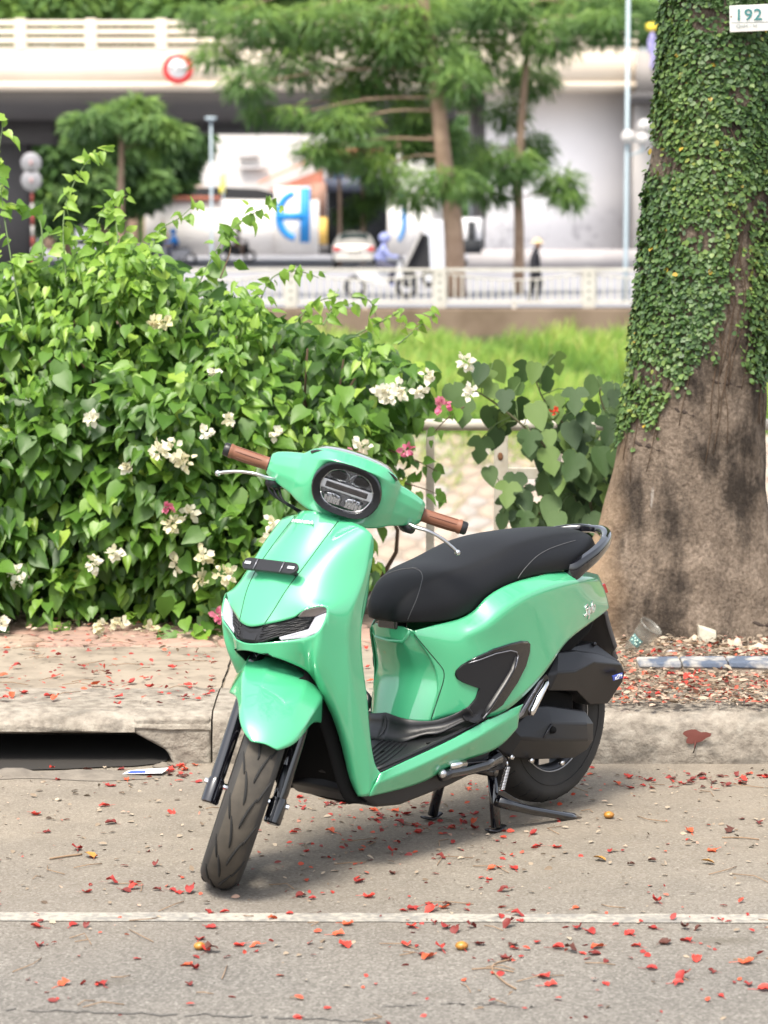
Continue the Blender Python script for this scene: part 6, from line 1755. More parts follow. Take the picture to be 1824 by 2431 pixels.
fender = cage('front_fender', V8, F8, paint, scooter, sub=3, solid=.003, fn=st, crease=[('s%d' % i, 's%d' % (i+1), .75) for i in range(5)] + [('n%d' % i, 'n%d' % (i+1), .6) for i in range(5)] + [('k1','k2',.8), ('k2','k3',.8), ('s2','k2',.5)])

# --- handlebar cowl (turned left)
stn = [  # y, loop of (x,z): front top, brow, face up, face low, chin, bottom back, back, top back
 (0,    [(.950,1.136),(.988,1.114),(.930,1.085),(.930,1.010),(.985,.960),(.86,.930),(.80,1.00),(.815,1.118)]),
 (.055, [(.946,1.132),(.984,1.111),(.930,1.080),(.930,1.010),(.976,.956),(.86,.930),(.80,1.00),(.815,1.115)]),
 (.092, [(.935,1.124),(.958,1.100),(.966,1.066),(.970,1.005),(.952,.957),(.855,.934),(.80,1.00),(.815,1.107)]),
 (.118, [(.915,1.108),(.930,1.086),(.938,1.055),(.938,1.008),(.925,.962),(.845,.943),(.795,1.00),(.81,1.092)]),
 (.138, [(.890,1.082),(.902,1.070),(.910,1.046),(.912,1.008),(.905,.970),(.84,.952),(.79,1.00),(.808,1.074)]),
 (.178, [(.862,1.068),(.878,1.058),(.886,1.036),(.886,1.004),(.878,.978),(.83,.962),(.78,1.00),(.80,1.062)]),
 (.208, [(.838,1.052),(.852,1.043),(.860,1.025),(.860,1.002),(.850,.984),(.82,.972),(.775,1.00),(.79,1.047)]),
 (.219, [(.826,1.040),(.838,1.033),(.844,1.020),(.844,1.003),(.836,.988),(.815,.979),(.778,1.00),(.79,1.036)])]
V9, F9 = {}, []
for i, (y, lp) in enumerate(stn):
    for j, (x, z) in enumerate(lp):
        V9['%d_%d' % (i, j)] = (x, y, z)
    if i:
        for j in range(8):
            F9.append(('%d_%d' % (i-1, j), '%d_%d' % (i, j), '%d_%d' % (i, (j+1) % 8), '%d_%d' % (i-1, (j+1) % 8)))
F9.append(tuple('7_%d' % j for j in range(8)))
CR9 = [('%d_1' % i, '%d_1' % (i+1), .75) for i in range(7)] + [('%d_4' % i, '%d_4' % (i+1), .7) for i in range(7)] + [('6_%d' % j, '6_%d' % ((j+1) % 8), .5) for j in range(8)] + [('%d_0' % i, '%d_0' % (i+1), .6) for i in range(7)] + [('%d_3' % i, '%d_3' % (i+1), .5) for i in range(3, 7)] + [('%d_2' % i, '%d_2' % (i+1), .5) for i in range(3, 7)] + [('7_%d' % j, '7_%d' % ((j+1) % 8), .9) for j in range(8)] + [('4_%d' % j, '4_%d' % ((j+1) % 8), .85) for j in range(8)] + [('3_%d' % j, '3_%d' % ((j+1) % 8), .4) for j in range(8)]
cowl = cage('handlebar_cowl', V9, F9, paint, scooter, sub=3, solid=0, fn=st, crease=CR9)
def ngon_loop(pts, k=5):
    """rounded closed outline through the corner list ((y,z), radius share)"""
    out = []
    n = len(pts)
    for i in range(n):
        p, a, b = np.array(pts[i]), np.array(pts[i-1]), np.array(pts[(i+1) % n])
        for j in range(k + 1):
            t = j / k
            q0, q1 = p + (a - p) * .44, p + (b - p) * .44
            out.append((1-t)**2*q0 + 2*t*(1-t)*p + t*t*q1)
    return out
hexo = [(-.103,1.050), (-.064,1.114), (.064,1.114), (.103,1.050), (.068,.980), (-.068,.980)]
hexi = [(-.077,1.047), (-.049,1.098), (.049,1.098), (.077,1.047), (.049,.996), (-.049,.996)]
def hl(y, z, x): return st((x - (z - 1.05)*.16, y, z))
lo_, li_ = ngon_loop(hexo), ngon_loop(hexi)
n = len(lo_)
mb = MB()
rings = [(lo_, .955), (lo_, 1.000), ([(q - np.array([0,1.047]))*.965 + np.array([0,1.047]) for q in lo_], 1.006), ([(q - np.array([0,1.047]))*1.05 + np.array([0,1.047]) for q in li_], 1.004), (li_, .996), (li_, .985)]
for lp, x in rings:
    mb.v += [tuple(hl(q[0], q[1], x)) for q in lp]; mb.t += [0]*n
for i in range(len(rings)-1):
    for j in range(n):
        mb.f.append((i*n+j, i*n+(j+1) % n, (i+1)*n+(j+1) % n, (i+1)*n+j)); mb.mi.append(0)
head = mb.obj('headlamp', mat('lamp_bezel', (.003,.003,.004), rough=.25, spec=.35), scooter, auto=40)
mb = MB(); mb.add([hl(q[0], q[1], .958) for q in li_], [tuple(range(n))])
mb.obj('reflector_bowl', mat('lamp_inside', (.20,.20,.21), rough=.22, metal=.9), head)
def bar(y0, y1, z0, z1_, x, m, nm, dep=.006, bev=.002):
    mb = MB(); mb.prism([hl(y, z, x) for y, z in ((y0,z0),(y1,z0),(y1,z1_),(y0,z1_))], hl(0,1.05,x-dep) - hl(0,1.05,x))
    return mb.obj(nm, m, head, smooth=False, bevel=bev)
bar(-.073, .073, 1.034, 1.060, .984, alu, 'light_bar_frame', .02)
bar(-.058, .058, 1.0395, 1.0545, .9865, mat('smoked_bar', (.045,.036,.036), rough=.2, coat=1), 'daytime_lamp', .01)
for s_ in (1, -1):
    mb = MB(); mb.prism([hl(y*s_, z, .982) for y, z in ngon_loop([(.008,1.067),(.050,1.067),(.055,1.075),(.042,1.089),(.012,1.089)], 3)], hl(0,1.05,.962) - hl(0,1.05,.982))
    mb.obj('projector', gloss_bk, head, bevel=.002)
    mb = MB(); mb.prism([hl(y*s_, z, .978) for y, z in ngon_loop([(.005,1.003),(.040,1.003),(.054,1.028),(.005,1.028)], 3)], hl(0,1.05,.964) - hl(0,1.05,.978))
    mb.obj('low_beam_reflector', chrome, head, bevel=.004)
    MB().prism([hl(y*s_, z, .981) for y, z in ((.012,1.006),(.034,1.006),(.040,1.016),(.012,1.016))], hl(0,1.05,.976) - hl(0,1.05,.981)).obj('reflector_step', alu, head, bevel=.001)
for s_ in (1, -1):
    for j in range(5):
        y0 = .008 + .0088*j
        MB().prism([hl(y*s_, z, .9835 + .002*(j % 2)) for y, z in ((y0,1.001),(y0+.0075,1.001),(y0+.0085,1.0165 + .003*(j % 3)),(y0+.001,1.0175))], hl(0.002*s_,1.056,.974) - hl(0,1.05,.982)).obj('reflector_facet', chrome, head, smooth=False)
    arcp = [hl(s_*(.030 + .029*math.cos(a)), 1.075 + .019*math.sin(a), .9835) for a in np.linspace(-.3, math.pi+.3, 14)]
    MB().tube(arcp, .0013, 5).obj('projector_ring', chrome, head)
    MB().tube([hl(s_*.004, 1.063, .984), hl(s_*.010, 1.068, .984), hl(s_*.020, 1.0645, .984), hl(s_*.050, 1.0635, .984)], .0016, 5).obj('light_guide', chrome, head)
MB().add([hl(q[0]*.995, (q[1]-1.047)*.995+1.047, .993 + .004*math.cos(q[0]*20)) for q in li_], [tuple(range(n))]).obj('lamp_glass', lens_g, head)
MB().tube([hl(q[0], q[1], .9945) for q in li_ + li_[:1]], .0016, 6).obj('lens_edge', alu, head)
# meter cover on top
mb = MB(); vs, fs = [], []
for i in range(17):
    y = -.122 + .244*i/16; e = max(0, 1 - (y/.1225)**2)
    for j in range(7):
        t = j/6
        vs.append(st((.954 - .135*t - .03*(1-e), y*(1-.12*t), 1.099 + .027*e**.6 + .004*math.sin(math.pi*t)*e**.5 - .010*t)))
for i in range(16):
    for j in range(6): fs.append((i*7+j, (i+1)*7+j, (i+1)*7+j+1, i*7+j+1))
mb.add(vs, fs); o = mb.obj('meter_cover', gloss_bk, scooter); add_solid(o, .006, 0)
# grips, bar ends, levers
for s_ in (1, -1):
    mb = MB().tube([st((.792, s_*y, 1.003)) for y in (.215, .222)], [.024, .022], 18); mb.obj('grip_collar', black_pl, scooter)
    ys_ = np.linspace(.220, .332, 24)
    mb = MB().tube([st((.792 - .06*(y-.22), s_*y, 1.003)) for y in ys_], [.0185 if 0 < i < 22 else .0205 for i in range(24)], 20)
    grip = mb.obj('grip', grip_m, scooter, auto=50)
    for k in range(7):
        a = 2*math.pi*k/7 + .4
        MB().tube([st((.792 - .06*(y-.22) + .0180*math.cos(a), s_*y, 1.003 + .0180*math.sin(a))) for y in (.240, .27, .30, .318)], [.001,.0018,.0018,.001], 5).obj('grip_groove', mat('grip_groove', (.10,.036,.02), rough=.7), grip)
    MB().tube([st((.785, s_*y, 1.003)) for y in (.330,.334,.345,.350)], [.014,.0185,.0185,.015], 16).obj('bar_end', black_pl, grip, auto=40)
    lp = spline([(.845, s_*.170, .988), (.872, s_*.205, .984), (.880, s_*.245, .986), (.866, s_*.290, .974), (.856, s_*.325, .958), (.852, s_*.342, .948)], 20)
    mb = MB().tube([st(p) for p in lp], [.009 - .0035*min(1, i/9) for i in range(21)], 10, flat=(1.2,.8))
    lever = mb.obj('brake_lever', alu, scooter)
    MB().ball(st(lp[-1]), .0085, 8).obj('lever_ball', alu, lever)
    MB().tube([st((.80, s_*.165, .982)), st((.85, s_*.185, .972)), st((.87, s_*.205, .972))], [.02,.018,.012], 10).obj('lever_perch', black_pl, lever)
for k in range(3):
    MB().tube([st(p) for p in spline([(.85-.01*k, -.205+.012*k, .972), (.86, -.19+.02*k, .945-.006*k), (.85, -.13+.02*k, .925-.004*k), (.86, -.07, .905), (.88, -.02, .86)], 16)], .0042, 6).obj('cable', black_pl, scooter)
MB().tube([st((.905, 0, .93)), st((1.02, 0, .69))], .03, 14).obj('steering_stem', black_pl, scooter)

# --- engine, air box, belt cover
def facet(name, V, F, m, bev, parent, back_y):
    idx = {k: i for i, k in enumerate(V)}
    vs = list(V.values()); n = len(vs)
    fs = [tuple(idx[k] for k in f) for f in F]
    ed = {}
    for f in fs:
        for a, b in zip(f, f[1:] + f[:1]):
            ed[(a, b)] = ed.get((a, b), 0) + 1
    bd = [(a, b) for (a, b) in ed if (b, a) not in ed]
    vs2 = vs + [np.array([p[0], back_y, p[2]]) for p in vs]
    fs2 = fs + [(b, a, a+n, b+n) for a, b in bd]
    return MB().add(vs2, fs2).obj(name, m, parent, smooth=True, bevel=bev, seg=3, auto=25)
A_ = {'a': P(5,600,800,.135), 'b': P(5,705,590,.120), 'c': P(5,880,578,.120), 'd': P(5,1060,600,.115), 'e': P(5,1300,690,.125), 'f': P(5,1338,800,.138), 'g': P(5,1310,890,.130), 'h': P(5,1180,1080,.100), 'i': P(5,1010,1095,.100), 'j': P(5,885,965,.130), 'k': P(5,615,962,.140), 'l': P(5,695,790,.150), 'm': P(5,860,778,.156), 'n': P(5,1040,684,.160), 'o': P(5,1290,705,.142)}
FA = [('a','b','l'), ('b','c','m','l'), ('c','d','n','m'), ('d','e','o','n'), ('a','l','k'), ('l','m','j','k'), ('m','n','i','j'), ('n','o','g','h','i'), ('o','e','f'), ('o','f','g')]
air = facet('air_box', A_, FA, black_pl, .006, scooter, .045)
MB().prism([P(5,740,560,.09), P(5,1040,495,.07), P(5,1300,690,.10), P(5,1050,640,.11), P(5,860,600,.11)], (0, -.05, 0)).obj('air_box_lid', black_pl, air, bevel=.004)
for q in ((5,1045,512,.08), (5,735,575,.10)):
    MB().ball(P(*q), .007, 8).obj('bolt', steel_d, air)
bd_ = [P(5,1207,815,.152), P(5,1305,785,.146), P(5,1312,835,.143), P(5,1220,865,.150)]
bd_ = [p + np.array([0,.004,0]) for p in bd_]
badge = MB().prism(bd_, (0,-.004,0)).obj('blue_badge', blue_b, air, bevel=.002)
tm = text_mesh('eSP+', .020, .0006, white_p, 'lettering', 0, shear=.3)
o = link('lettering', tm, badge)
cc = sum(bd_)/4 + np.array([0,.0015,0]); o.matrix_local = frame_matrix(cc, bd_[1]-bd_[0], bd_[0]-bd_[3])
C_ = {'a': P(6,640,470,.110), 'b': P(6,780,270,.125), 'c': P(6,880,170,.130), 'd': P(6,1010,70,.130), 'e': P(6,1130,60,.130), 'f': P(6,1480,108,.125), 'g': P(6,1562,230,.140), 'h': P(6,1556,390,.138), 'i': P(6,1500,480,.128), 'j': P(6,1380,558,.118), 'k': P(6,1000,572,.120), 'l': P(6,760,545,.115), 'm': P(6,1060,385,.160), 'n': P(6,880,368,.146), 'o': P(6,1165,220,.160), 'p': P(6,1490,230,.156), 'q': P(6,1500,390,.156), 'r': P(6,1290,390,.166)}
FC = [('a','b','n','l'), ('b','c','o','n'), ('c','d','e','o'), ('e','f','p','o'), ('f','g','p'), ('g','h','q','p'), ('h','i','q'), ('i','j','r','q'), ('j','k','m','r'), ('k','l','n','m'), ('n','o','m'), ('o','p','q','r','m')]
cvt = facet('belt_cover', C_, FC, black_pl, .007, scooter, .04)
for q in ((6,760,545,.12),(6,950,578,.125),(6,1240,600,.12)):
    MB().tube([P(*q), P(*q) + np.array([0,.012,0])], .008, 6).obj('bolt', chrome, cvt)
MB().tube([P(6,1170,290,.160), P(6,1170,290,.166)], .011, 14).obj('filler_hole', black_dull, cvt)
MB().tube([P(6,1085,360,.161), P(6,1160,235,.162)], .003, 6).obj('cover_seam', steel_d, cvt)
mb = MB().prism([(.42,-.10,.24),(.30,-.10,.20),(.10,-.10,.19),(-.06,-.10,.22),(-.05,-.10,.34),(.15,-.10,.40),(.40,-.10,.36)], (0,.18,0))
mb.obj('engine_block', black_dull, scooter, bevel=.01)
mb = MB().prism([(.25,-.11,.36),(.22,-.11,.60),(-.08,-.11,.62),(-.13,-.11,.57),(-.10,-.11,.52),(.0,-.11,.47),(.10,-.11,.40)], (0,.22,0))
mb.obj('under_seat_tub', black_dull, scooter, bevel=.02)
mb = MB().tube([(-.10,-.115,.50), (.0,-.115,.30)], .022, 10); mb.obj('rear_shock', steel_d, scooter)
MB().tube([(.02,.0,.27),(.02,.10,.27)], .03, 14).obj('rear_hub', steel_d, scooter)
mb = MB().tube([(.25,-.13,.22),(.05,-.15,.25),(-.12,-.16,.30),(-.22,-.16,.34)], [.03,.05,.055,.045], 14)
mb.obj('exhaust', black_pl, scooter)
MB().box((.055,.045,.155), (.05,.02,.03)).obj('brake_arm', alu, scooter, bevel=.004)
MB().box((-.035,.06,.165), (.02,.012,.03)).obj('brake_arm', alu, scooter, bevel=.003)
# rear mudguard
vs, fs = [], []
mp = spline([q*np.array([1,0,1]) for q in tuple(P(5,a,b,.068) for a, b in ((1080,200),(1180,185),(1205,270),(1240,390),(1275,500),(1302,590),(1325,650)))], 14)
for i, p in enumerate(mp):
    wdt = .075 if i < 11 else .06
    for y, dx in ((-wdt, .035), (-wdt*.85, .008), (0, 0), (wdt*.85, .008), (wdt, .035)):
        vs.append((p[0] + dx, y, p[2] - dx*.2))
for i in range(len(mp)-1):
    for j in range(4): fs.append((i*5+j, i*5+j+1, (i+1)*5+j+1, (i+1)*5+j))
o = MB().add(vs, fs).obj('rear_mudguard', mat('grey_plastic', (.05,.045,.045), rough=.6), scooter); add_solid(o, .004)
# bracket and folded chrome footpeg
sp = [P(5,590,800,.178), P(5,620,835,.176), P(5,590,960,.172), P(6,1010,120,.160), P(6,900,170,.160), P(6,805,212,.172), P(6,880,60,.182), P(5,500,880,.182)]
brk = MB().prism(sp, (0,-.008,0)).obj('footpeg_bracket', black_pl, scooter, bevel=.002)
MB().prism([q + np.array([0,.003,0]) for q in (P(5,515,868,.185), P(5,560,840,.183), P(5,470,985,.183), P(6,885,150,.178), P(6,808,208,.178))], (0,-.006,0)).obj('bracket_face', silver, brk, bevel=.002)
MB().tube([P(5,600,862,.190), P(5,585,890,.196), P(5,520,1010,.198), P(5,450,1150,.196), P(5,440,1185,.192)], [.006,.010,.0115,.0125,.010], 14, flat=(1,.8)).obj('folded_footpeg', chrome, scooter)

# --- centre stand, side stand
cs = {1: (.36,.118), -1: (.36,-.118)}
stand = MB().tube([(.345,-.105,.170),(.345,.105,.170)], .016, 12).obj('centre_stand', gloss_bk, scooter)
for s_ in (1, -1):
    MB().tube([(.335,s_*.085,.175), (.348,s_*.105,.09), (.358,s_*.120,.012)], .015, 12).obj('stand_leg', gloss_bk, stand)
    MB().tube([(.395,s_*.122,.012), (.370,s_*.121,.0045), (.345,s_*.120,.005), (.325,s_*.119,.014)], .010, 8, flat=(1.4,.45)).obj('stand_foot', steel_d, stand)
tp = [P(6,640,960,.125), P(6,760,1005,.135), P(6,950,1050,.150), P(6,1150,1085,.165), P(6,1330,1120,.178), P(6,1420,1150,.185)]
MB().tube(tp, [.018,.015,.013,.012,.013,.014], 10).obj('stand_lever', gloss_bk, stand)
MB().prism([P(6,650,870,.123), P(6,700,870,.126), P(6,830,950,.138), P(6,1000,1045,.150), P(6,760,1010,.135), P(6,650,990,.125)], (0,.004,0)).obj('stand_gusset', gloss_bk, stand, bevel=.001)
MB().prism([P(6,1310,1070,.178), P(6,1390,1080,.184), P(6,1440,1145,.188), P(6,1445,1175,.188), P(6,1370,1170,.182)], (0,-.022,0)).obj('lever_pad', gloss_bk, stand, bevel=.003)
hx = [P(6,740,640,.150), P(6,685,860,.140)]
pth = []
for i in range(141):
    t = i/140; a = t*2*math.pi*16; p = hx[0]*(1-t) + hx[1]*t
    pth.append(p + np.array([math.cos(a)*.0075, math.sin(a)*.0075, 0]))
MB().tube(pth, .0018, 5).obj('stand_spring', chrome, stand)
MB().tube([P(6,740,640,.150), P(6,735,590,.150)], .003, 6).obj('spring_hook', chrome, stand)
sd = [P(6,640,560,.150), P(6,520,625,.158), P(6,330,680,.165), P(6,180,705,.170), P(6,110,735,.172)]
sstand = MB().tube(sd, [.022,.017,.015,.015,.014], 12).obj('side_stand', gloss_bk, scooter)
MB().tube([P(6,195,632,.172), P(6,335,608,.170)], .0105, 14).obj('spring_cover', chrome, sstand)
MB().tube([P(6,335,608,.172), P(6,650,575,.165)], .0022, 6).obj('spring_wire', steel_d, sstand)
MB().tube([P(6,122,705,.172), P(6,122,705,.184)], .012, 14).obj('pivot_bolt', alu, sstand)
MB().prism([P(6,590,510,.14), P(6,660,475,.14), P(6,720,540,.14), P(6,755,590,.14), P(6,700,670,.14), P(6,560,690,.14), P(6,520,620,.14)], (0,-.03,0)).obj('stand_bracket', steel_d, scooter, bevel=.006)
# ------------------------------------------------------------------ fallen petals and litter
pet_m = mat('fallen_petal', (.5,.05,.02), rough=.6, tint=[(.07,.028,.018), (.16,.022,.018), (.32,.026,.022), (.48,.040,.026), (.52,.10,.035)], subsurf=.15)
def petal(kind):
    rr = np.random.default_rng(40 + kind)
    vs, fs = [], []
    # claw: thin stalk, blade: crinkled spoon
    st_ = [(-.5,0), (-.28,.02), (-.08,0)]
    for x, y in st_:
        vs += [(x, y-.025, .05), (x, y+.025, .05)]
    n = 5
    for i in range(n):
        t = i/(n-1); w = .235*math.sin(math.pi*(.12 + .80*t))**.8
        for s in (-1, 0, 1):
            vs.append((-.08 + .58*t + rr.normal(0,.02), s*w*(1 + rr.normal(0,.28)) + .06*math.sin(t*3+kind), .06 + .16*abs(s)*w*3*(1 + rr.normal(0,.5)) + .08*math.sin(t*4 + kind) * (1 if kind % 2 else -.3) + rr.normal(0,.02)))
    fs += [(0,1,3,2), (2,3,5,4)]
    b0 = 6
    for i in range(n-1):
        for j in range(2): fs.append((b0+i*3+j, b0+i*3+j+1, b0+(i+1)*3+j+1, b0+(i+1)*3+j))
    vs = np.array(vs)
    vs[:,2] -= vs[:,2].min()
    return vs, fs
PET = {}
for k in range(5):
    v, f = petal(k)
    for t in range(6): PET[(k, t)] = new_mesh('fallen_petal', v, f, pet_m, True, [[.05,.25,.45,.6,.75,.95][t]]*len(v))
rl = np.random.default_rng(99)
def put_petal(x, y, z, s, tint_i, label, group, name='fallen_petal'):
    o = link(name, PET[(int(rl.integers(5)), tint_i)], None, (x, y, z), (rl.normal(0,.12), rl.normal(0,.12), rl.uniform(0,6.28)), (s, s, s*rl.uniform(.7,1.3)))
    tag(o, label, 'petal', group); return o
# (px, py) on the 1660-wide view: petals one can pick out on the road
road_pet = [(202,1856),(170,1838),(90,2005),(155,2003),(185,2002),(85,2045),(265,1925),(295,1920),(235,1910),(180,1928),(345,1925),(370,1924),(395,1930),(415,1929),(460,1975),(480,1972),(450,2003),(425,2035),(435,2053),(455,2058),(410,2090),(425,2096),(130,2130),(225,2132),(405,2128),(530,2042),(560,2045),(595,1985),(620,1975),(645,1938),(670,1942),(745,1998),(720,2022),(745,2040),(780,1903),(790,1940),(850,1887),(880,1970),(900,1960),(920,1955),(935,1965),(955,1962),(970,1955),(900,2005),(940,2000),(965,2003),(985,2012),(1020,2008),(885,2042),(905,2062),(930,2068),(955,2055),(1000,2053),(1030,2040),(1085,1985),(1110,1980),(1125,1988),(1105,2000),(1050,1900),(1062,1880),(1085,1873),(1110,1880),(1095,1925),(1160,2035),(1105,2046),(1120,2050),(1090,2070),(1105,2075),(1170,2112),(1200,2050),(1225,2058),(1180,2130),(1250,2005),(1275,2013),(1255,2060),(1275,2060),(1330,2000),(1300,2048),(1240,1965),(1365,2022),(1385,2048),(1400,2095),(1310,2125),(1420,2008),(1430,2042),(1485,2010),(1510,2008),(1490,2035),(1500,2072),(1545,2105),(1480,2112),(1460,2125),(1560,2155),(1620,2130),(1640,2138),(1600,2080),(1545,1838),(1495,1800),(1640,1778),(1600,1770),(1570,1800),(1320,1840),(1405,1862),(1200,1830),(1420,1955),(1560,1990),(640,1800),(720,1800),(665,1842),(790,1838),(850,1845),(870,1780),(900,1800),(930,1785),(975,1790),(1000,1778),(1030,1795),(945,1855),(1150,1805),(1165,1830),(1360,1868),(1500,1690),(250,1780),(75,1760),(95,1800),(230,1740),(335,1870),(375,1755)]
road_lab = [('red petal lying on the road between the line and the camera', 'petals on the asphalt in front of the white line'), ('red petal lying on the road round the scooter', 'petals on the asphalt behind the white line')]
for a, b_ in road_pet:
    p = gz(a + rl.normal(0,2), b_ + rl.normal(0,1)); l_ = road_lab[0] if b_ > 1990 else road_lab[1]
    put_petal(p[0], p[1], .002, rl.uniform(.030,.060), int(rl.choice([0,1,1,2,2,3,3,4,4,5])), l_[0], l_[1])
# along the foot of the kerb and on the kerb top
for (x0, x1, y0, y1, n_) in ((360,430,1645,1690,16), (60,330,1660,1700,8), (640,760,1718,1740,22), (800,1060,1690,1790,14), (1310,1660,1672,1705,24)):
    for _ in range(n_):
        p = gz(rl.uniform(x0,x1), rl.uniform(y0,y1))
        if p[1] > KY - .02: p[1] = KY - rl.uniform(.02,.12)
        put_petal(p[0], p[1], .002, rl.uniform(.030,.052), int(rl.choice([0,1,2,3,3,4,5])), 'red petal caught along the foot of the kerb', 'petals at the foot of the kerb')
for (a, b_) in [(20,1500),(15,1510),(40,1440),(45,1495),(210,1452),(225,1450),(240,1455),(115,1462),(200,1478),(225,1480),(235,1475),(280,1475),(265,1472),(330,1482),(345,1495),(400,1478),(410,1485),(420,1478),(100,1503),(120,1508),(250,1505),(255,1520),(350,1518),(395,1505),(410,1505),(425,1508),(440,1500),(455,1492),(450,1485),(0,1460),(320,1462),(160,1420),(70,1405),(10,1400),(180,1440),(460,1460),(380,1440),(790,1440),(795,1470),(788,1400)]:
    p = gz(a, b_, PZ+.012); put_petal(p[0], p[1], PZ+.010, rl.uniform(.034,.060), int(rl.choice([1,2,3,3,4,4,5])), 'red petal lying on the concrete slabs at left', 'petals on the slabs above the kerb')
for _ in range(62):
    a = rl.uniform(1335,1665); b_ = rl.choice([rl.normal(1500,12), rl.normal(1515,9), rl.normal(1475,10), rl.normal(1418,12)])
    p = gz(a, b_, PZ+.015)
    if p[1] < KY + .05: continue
    put_petal(p[0], p[1], PZ+.012 + (.01 if p[1] < KY+.48 else .006), rl.uniform(.035,.065), int(rl.choice([2,3,3,4,4,5,5])), 'bright red petal on the leaf litter by the tree', 'petals on the earth by the tree')
# brown leaf bits, twigs and seed scraps: nobody could count them
lit_m = mat('leaf_litter', (.2,.12,.06), rough=.9, tint=[(.06,.04,.027), (.15,.11,.075), (.26,.205,.148), (.40,.33,.25), (.36,.07,.04)])
def ground_at(a, b_, on_pav):
    return gz(a, b_, PZ + .01 if on_pav else 0)
Lp, Ls, Lt = [], [], []
for _ in range(5200):
    u = rl.random()
    if u < .74: a, b_, o_ = rl.uniform(1290,1720), rl.uniform(1385,1535), True
    elif u < .80: a, b_, o_ = rl.uniform(-60,520), 1345 + abs(rl.normal(0,45)), True
    else: a, b_, o_ = rl.uniform(-60,1720), min(2200, 1660 + abs(rl.normal(0,170))), False
    p = ground_at(a, b_, o_)
    if o_ and p[1] < KY + .06: continue
    if not o_ and p[1] > KY - .01: p[1] = KY - rl.uniform(.01,.10)
    p[2] += .004 + rl.uniform(0,.012)*o_
    if o_: p[2] += .008
    Lp.append(p); Ls.append((.007 + .030*rl.random()**2.2)*(1 if o_ else .7)); Lt.append(np.clip(rl.normal(.50,.24),0,1) if rl.random() > .03 else .98)
Lp = np.array(Lp); k = len(Lp)
o = link('leaf_litter', cloud_mesh('leaf_litter', OVAL, Lp, unit(rl.normal(0,1,(k,3))*[1,1,.18]), unit(rl.normal(0,.3,(k,3)) + [0,0,1]), np.array(Ls), np.array(Lt), lit_m, width=.75))
tag(o, 'brown leaf scraps strewn over road, kerb and earth', 'leaf litter', kind='stuff')
Lp, Ls, Lt = [], [], []
for _ in range(900):
    u = rl.random()
    if u < .30: a, b_, o_ = rl.uniform(1320,1700), rl.choice([rl.normal(1512,10), rl.normal(1480,10), rl.normal(1425,12)]), True
    elif u < .44: a, b_, o_ = rl.uniform(-40,470), rl.uniform(1380,1525), True
    elif u < .64: a, b_, o_ = rl.uniform(300,1700), 1668 + abs(rl.normal(0,22)), False
    elif u < .82: a, b_, o_ = rl.normal(860,170), rl.normal(1765,60), False
    else: a, b_, o_ = rl.uniform(-20,1680), rl.uniform(1800,2210), False
    p = ground_at(a, b_, o_)
    if o_ and p[1] < KY + .05: continue
    if not o_ and p[1] > KY - .01: p[1] = KY - rl.uniform(.01,.10)
    p[2] += .004 + .012*o_
    Lp.append(p); Ls.append(rl.uniform(.010,.026)); Lt.append(rl.uniform(.25,.95))
Lp = np.array(Lp); k = len(Lp)
o = link('petal_litter', cloud_mesh('petal_litter', OVAL, Lp, unit(rl.normal(0,1,(k,3))*[1,1,.2]), unit(rl.normal(0,.4,(k,3)) + [0,0,1]), np.array(Ls), np.array(Lt), pet_m, width=.8))
tag(o, 'small crushed red petal flecks gathered along kerb and scooter', 'petals', kind='stuff')
tw = MB()
for _ in range(230):
    u = rl.random()
    if u < .6: p = ground_at(rl.uniform(1300,1700), rl.uniform(1390,1530), True); p[2] += .014
    elif u < .72: p = ground_at(rl.uniform(0,460), rl.uniform(1380,1510), True); p[2] += .012
    else: p = ground_at(rl.uniform(0,1660), rl.uniform(1680,2200), False); p[2] += .003
    if p[1] > KY-.03 and p[1] < KY+.08: continue
    a = rl.uniform(0,6.28); L_ = rl.uniform(.02,.14); c_ = rl.normal(0,.02)
    d = np.array([math.cos(a), math.sin(a), 0]); e = np.array([-d[1], d[0], 0])
    tw.tube([p - d*L_/2, p + e*c_ + [0,0,.004], p + d*L_/2], .0013, 4)
o = tw.obj('twig_litter', mat('dry_twig', (.24,.16,.10), rough=.9), None); tag(o, 'thin dry twigs and stalks scattered on the ground', 'twigs', kind='stuff')

# a few things one can name
def nut(a, b_, label, r=.013):
    p = gz(a, b_)
    o_ = MB().ball((0,0,r*.75), r, 10, sq=(1.15,1,.75)).obj('fallen_fruit', mat('amber_fruit', (.42,.20,.03), rough=.35, noise=(60,(.22,.09,.02),4)), None, loc=(p[0], p[1], .0)); tag(o_, label, 'fruit')
nut(1316, 1768, 'small amber fruit on the road right of the stand lever', .014)
nut(432, 2052, 'small amber fruit on the road below the white line at left', .013)
nut(998, 2052, 'dull yellow fruit beside a dark petal in the middle foreground', .014)
def dry_leaf(a, b_, label, s=.05, tint=4):
    p = gz(a, b_); o_ = link('dry_leaf', new_mesh('dry_leaf', OVAL[0]*np.array([1,1,2.0]), OVAL[1], mat('ochre_leaf', (.48,.25,.04), rough=.7, noise=(40,(.30,.13,.03),4))), None, (p[0], p[1], .004), (.3, .2, rl.uniform(0,6.28)), (s,s,s)); tag(o_, label, 'leaf')
dry_leaf(204, 1856, 'ochre crumpled leaf on the road left of the front tyre', .045)
dry_leaf(1310, 1862, 'ochre dry leaf on the road between line and kerb at right', .04)
dry_leaf(1545, 1838+30, 'ochre dry leaf on the road near the right edge', .04)
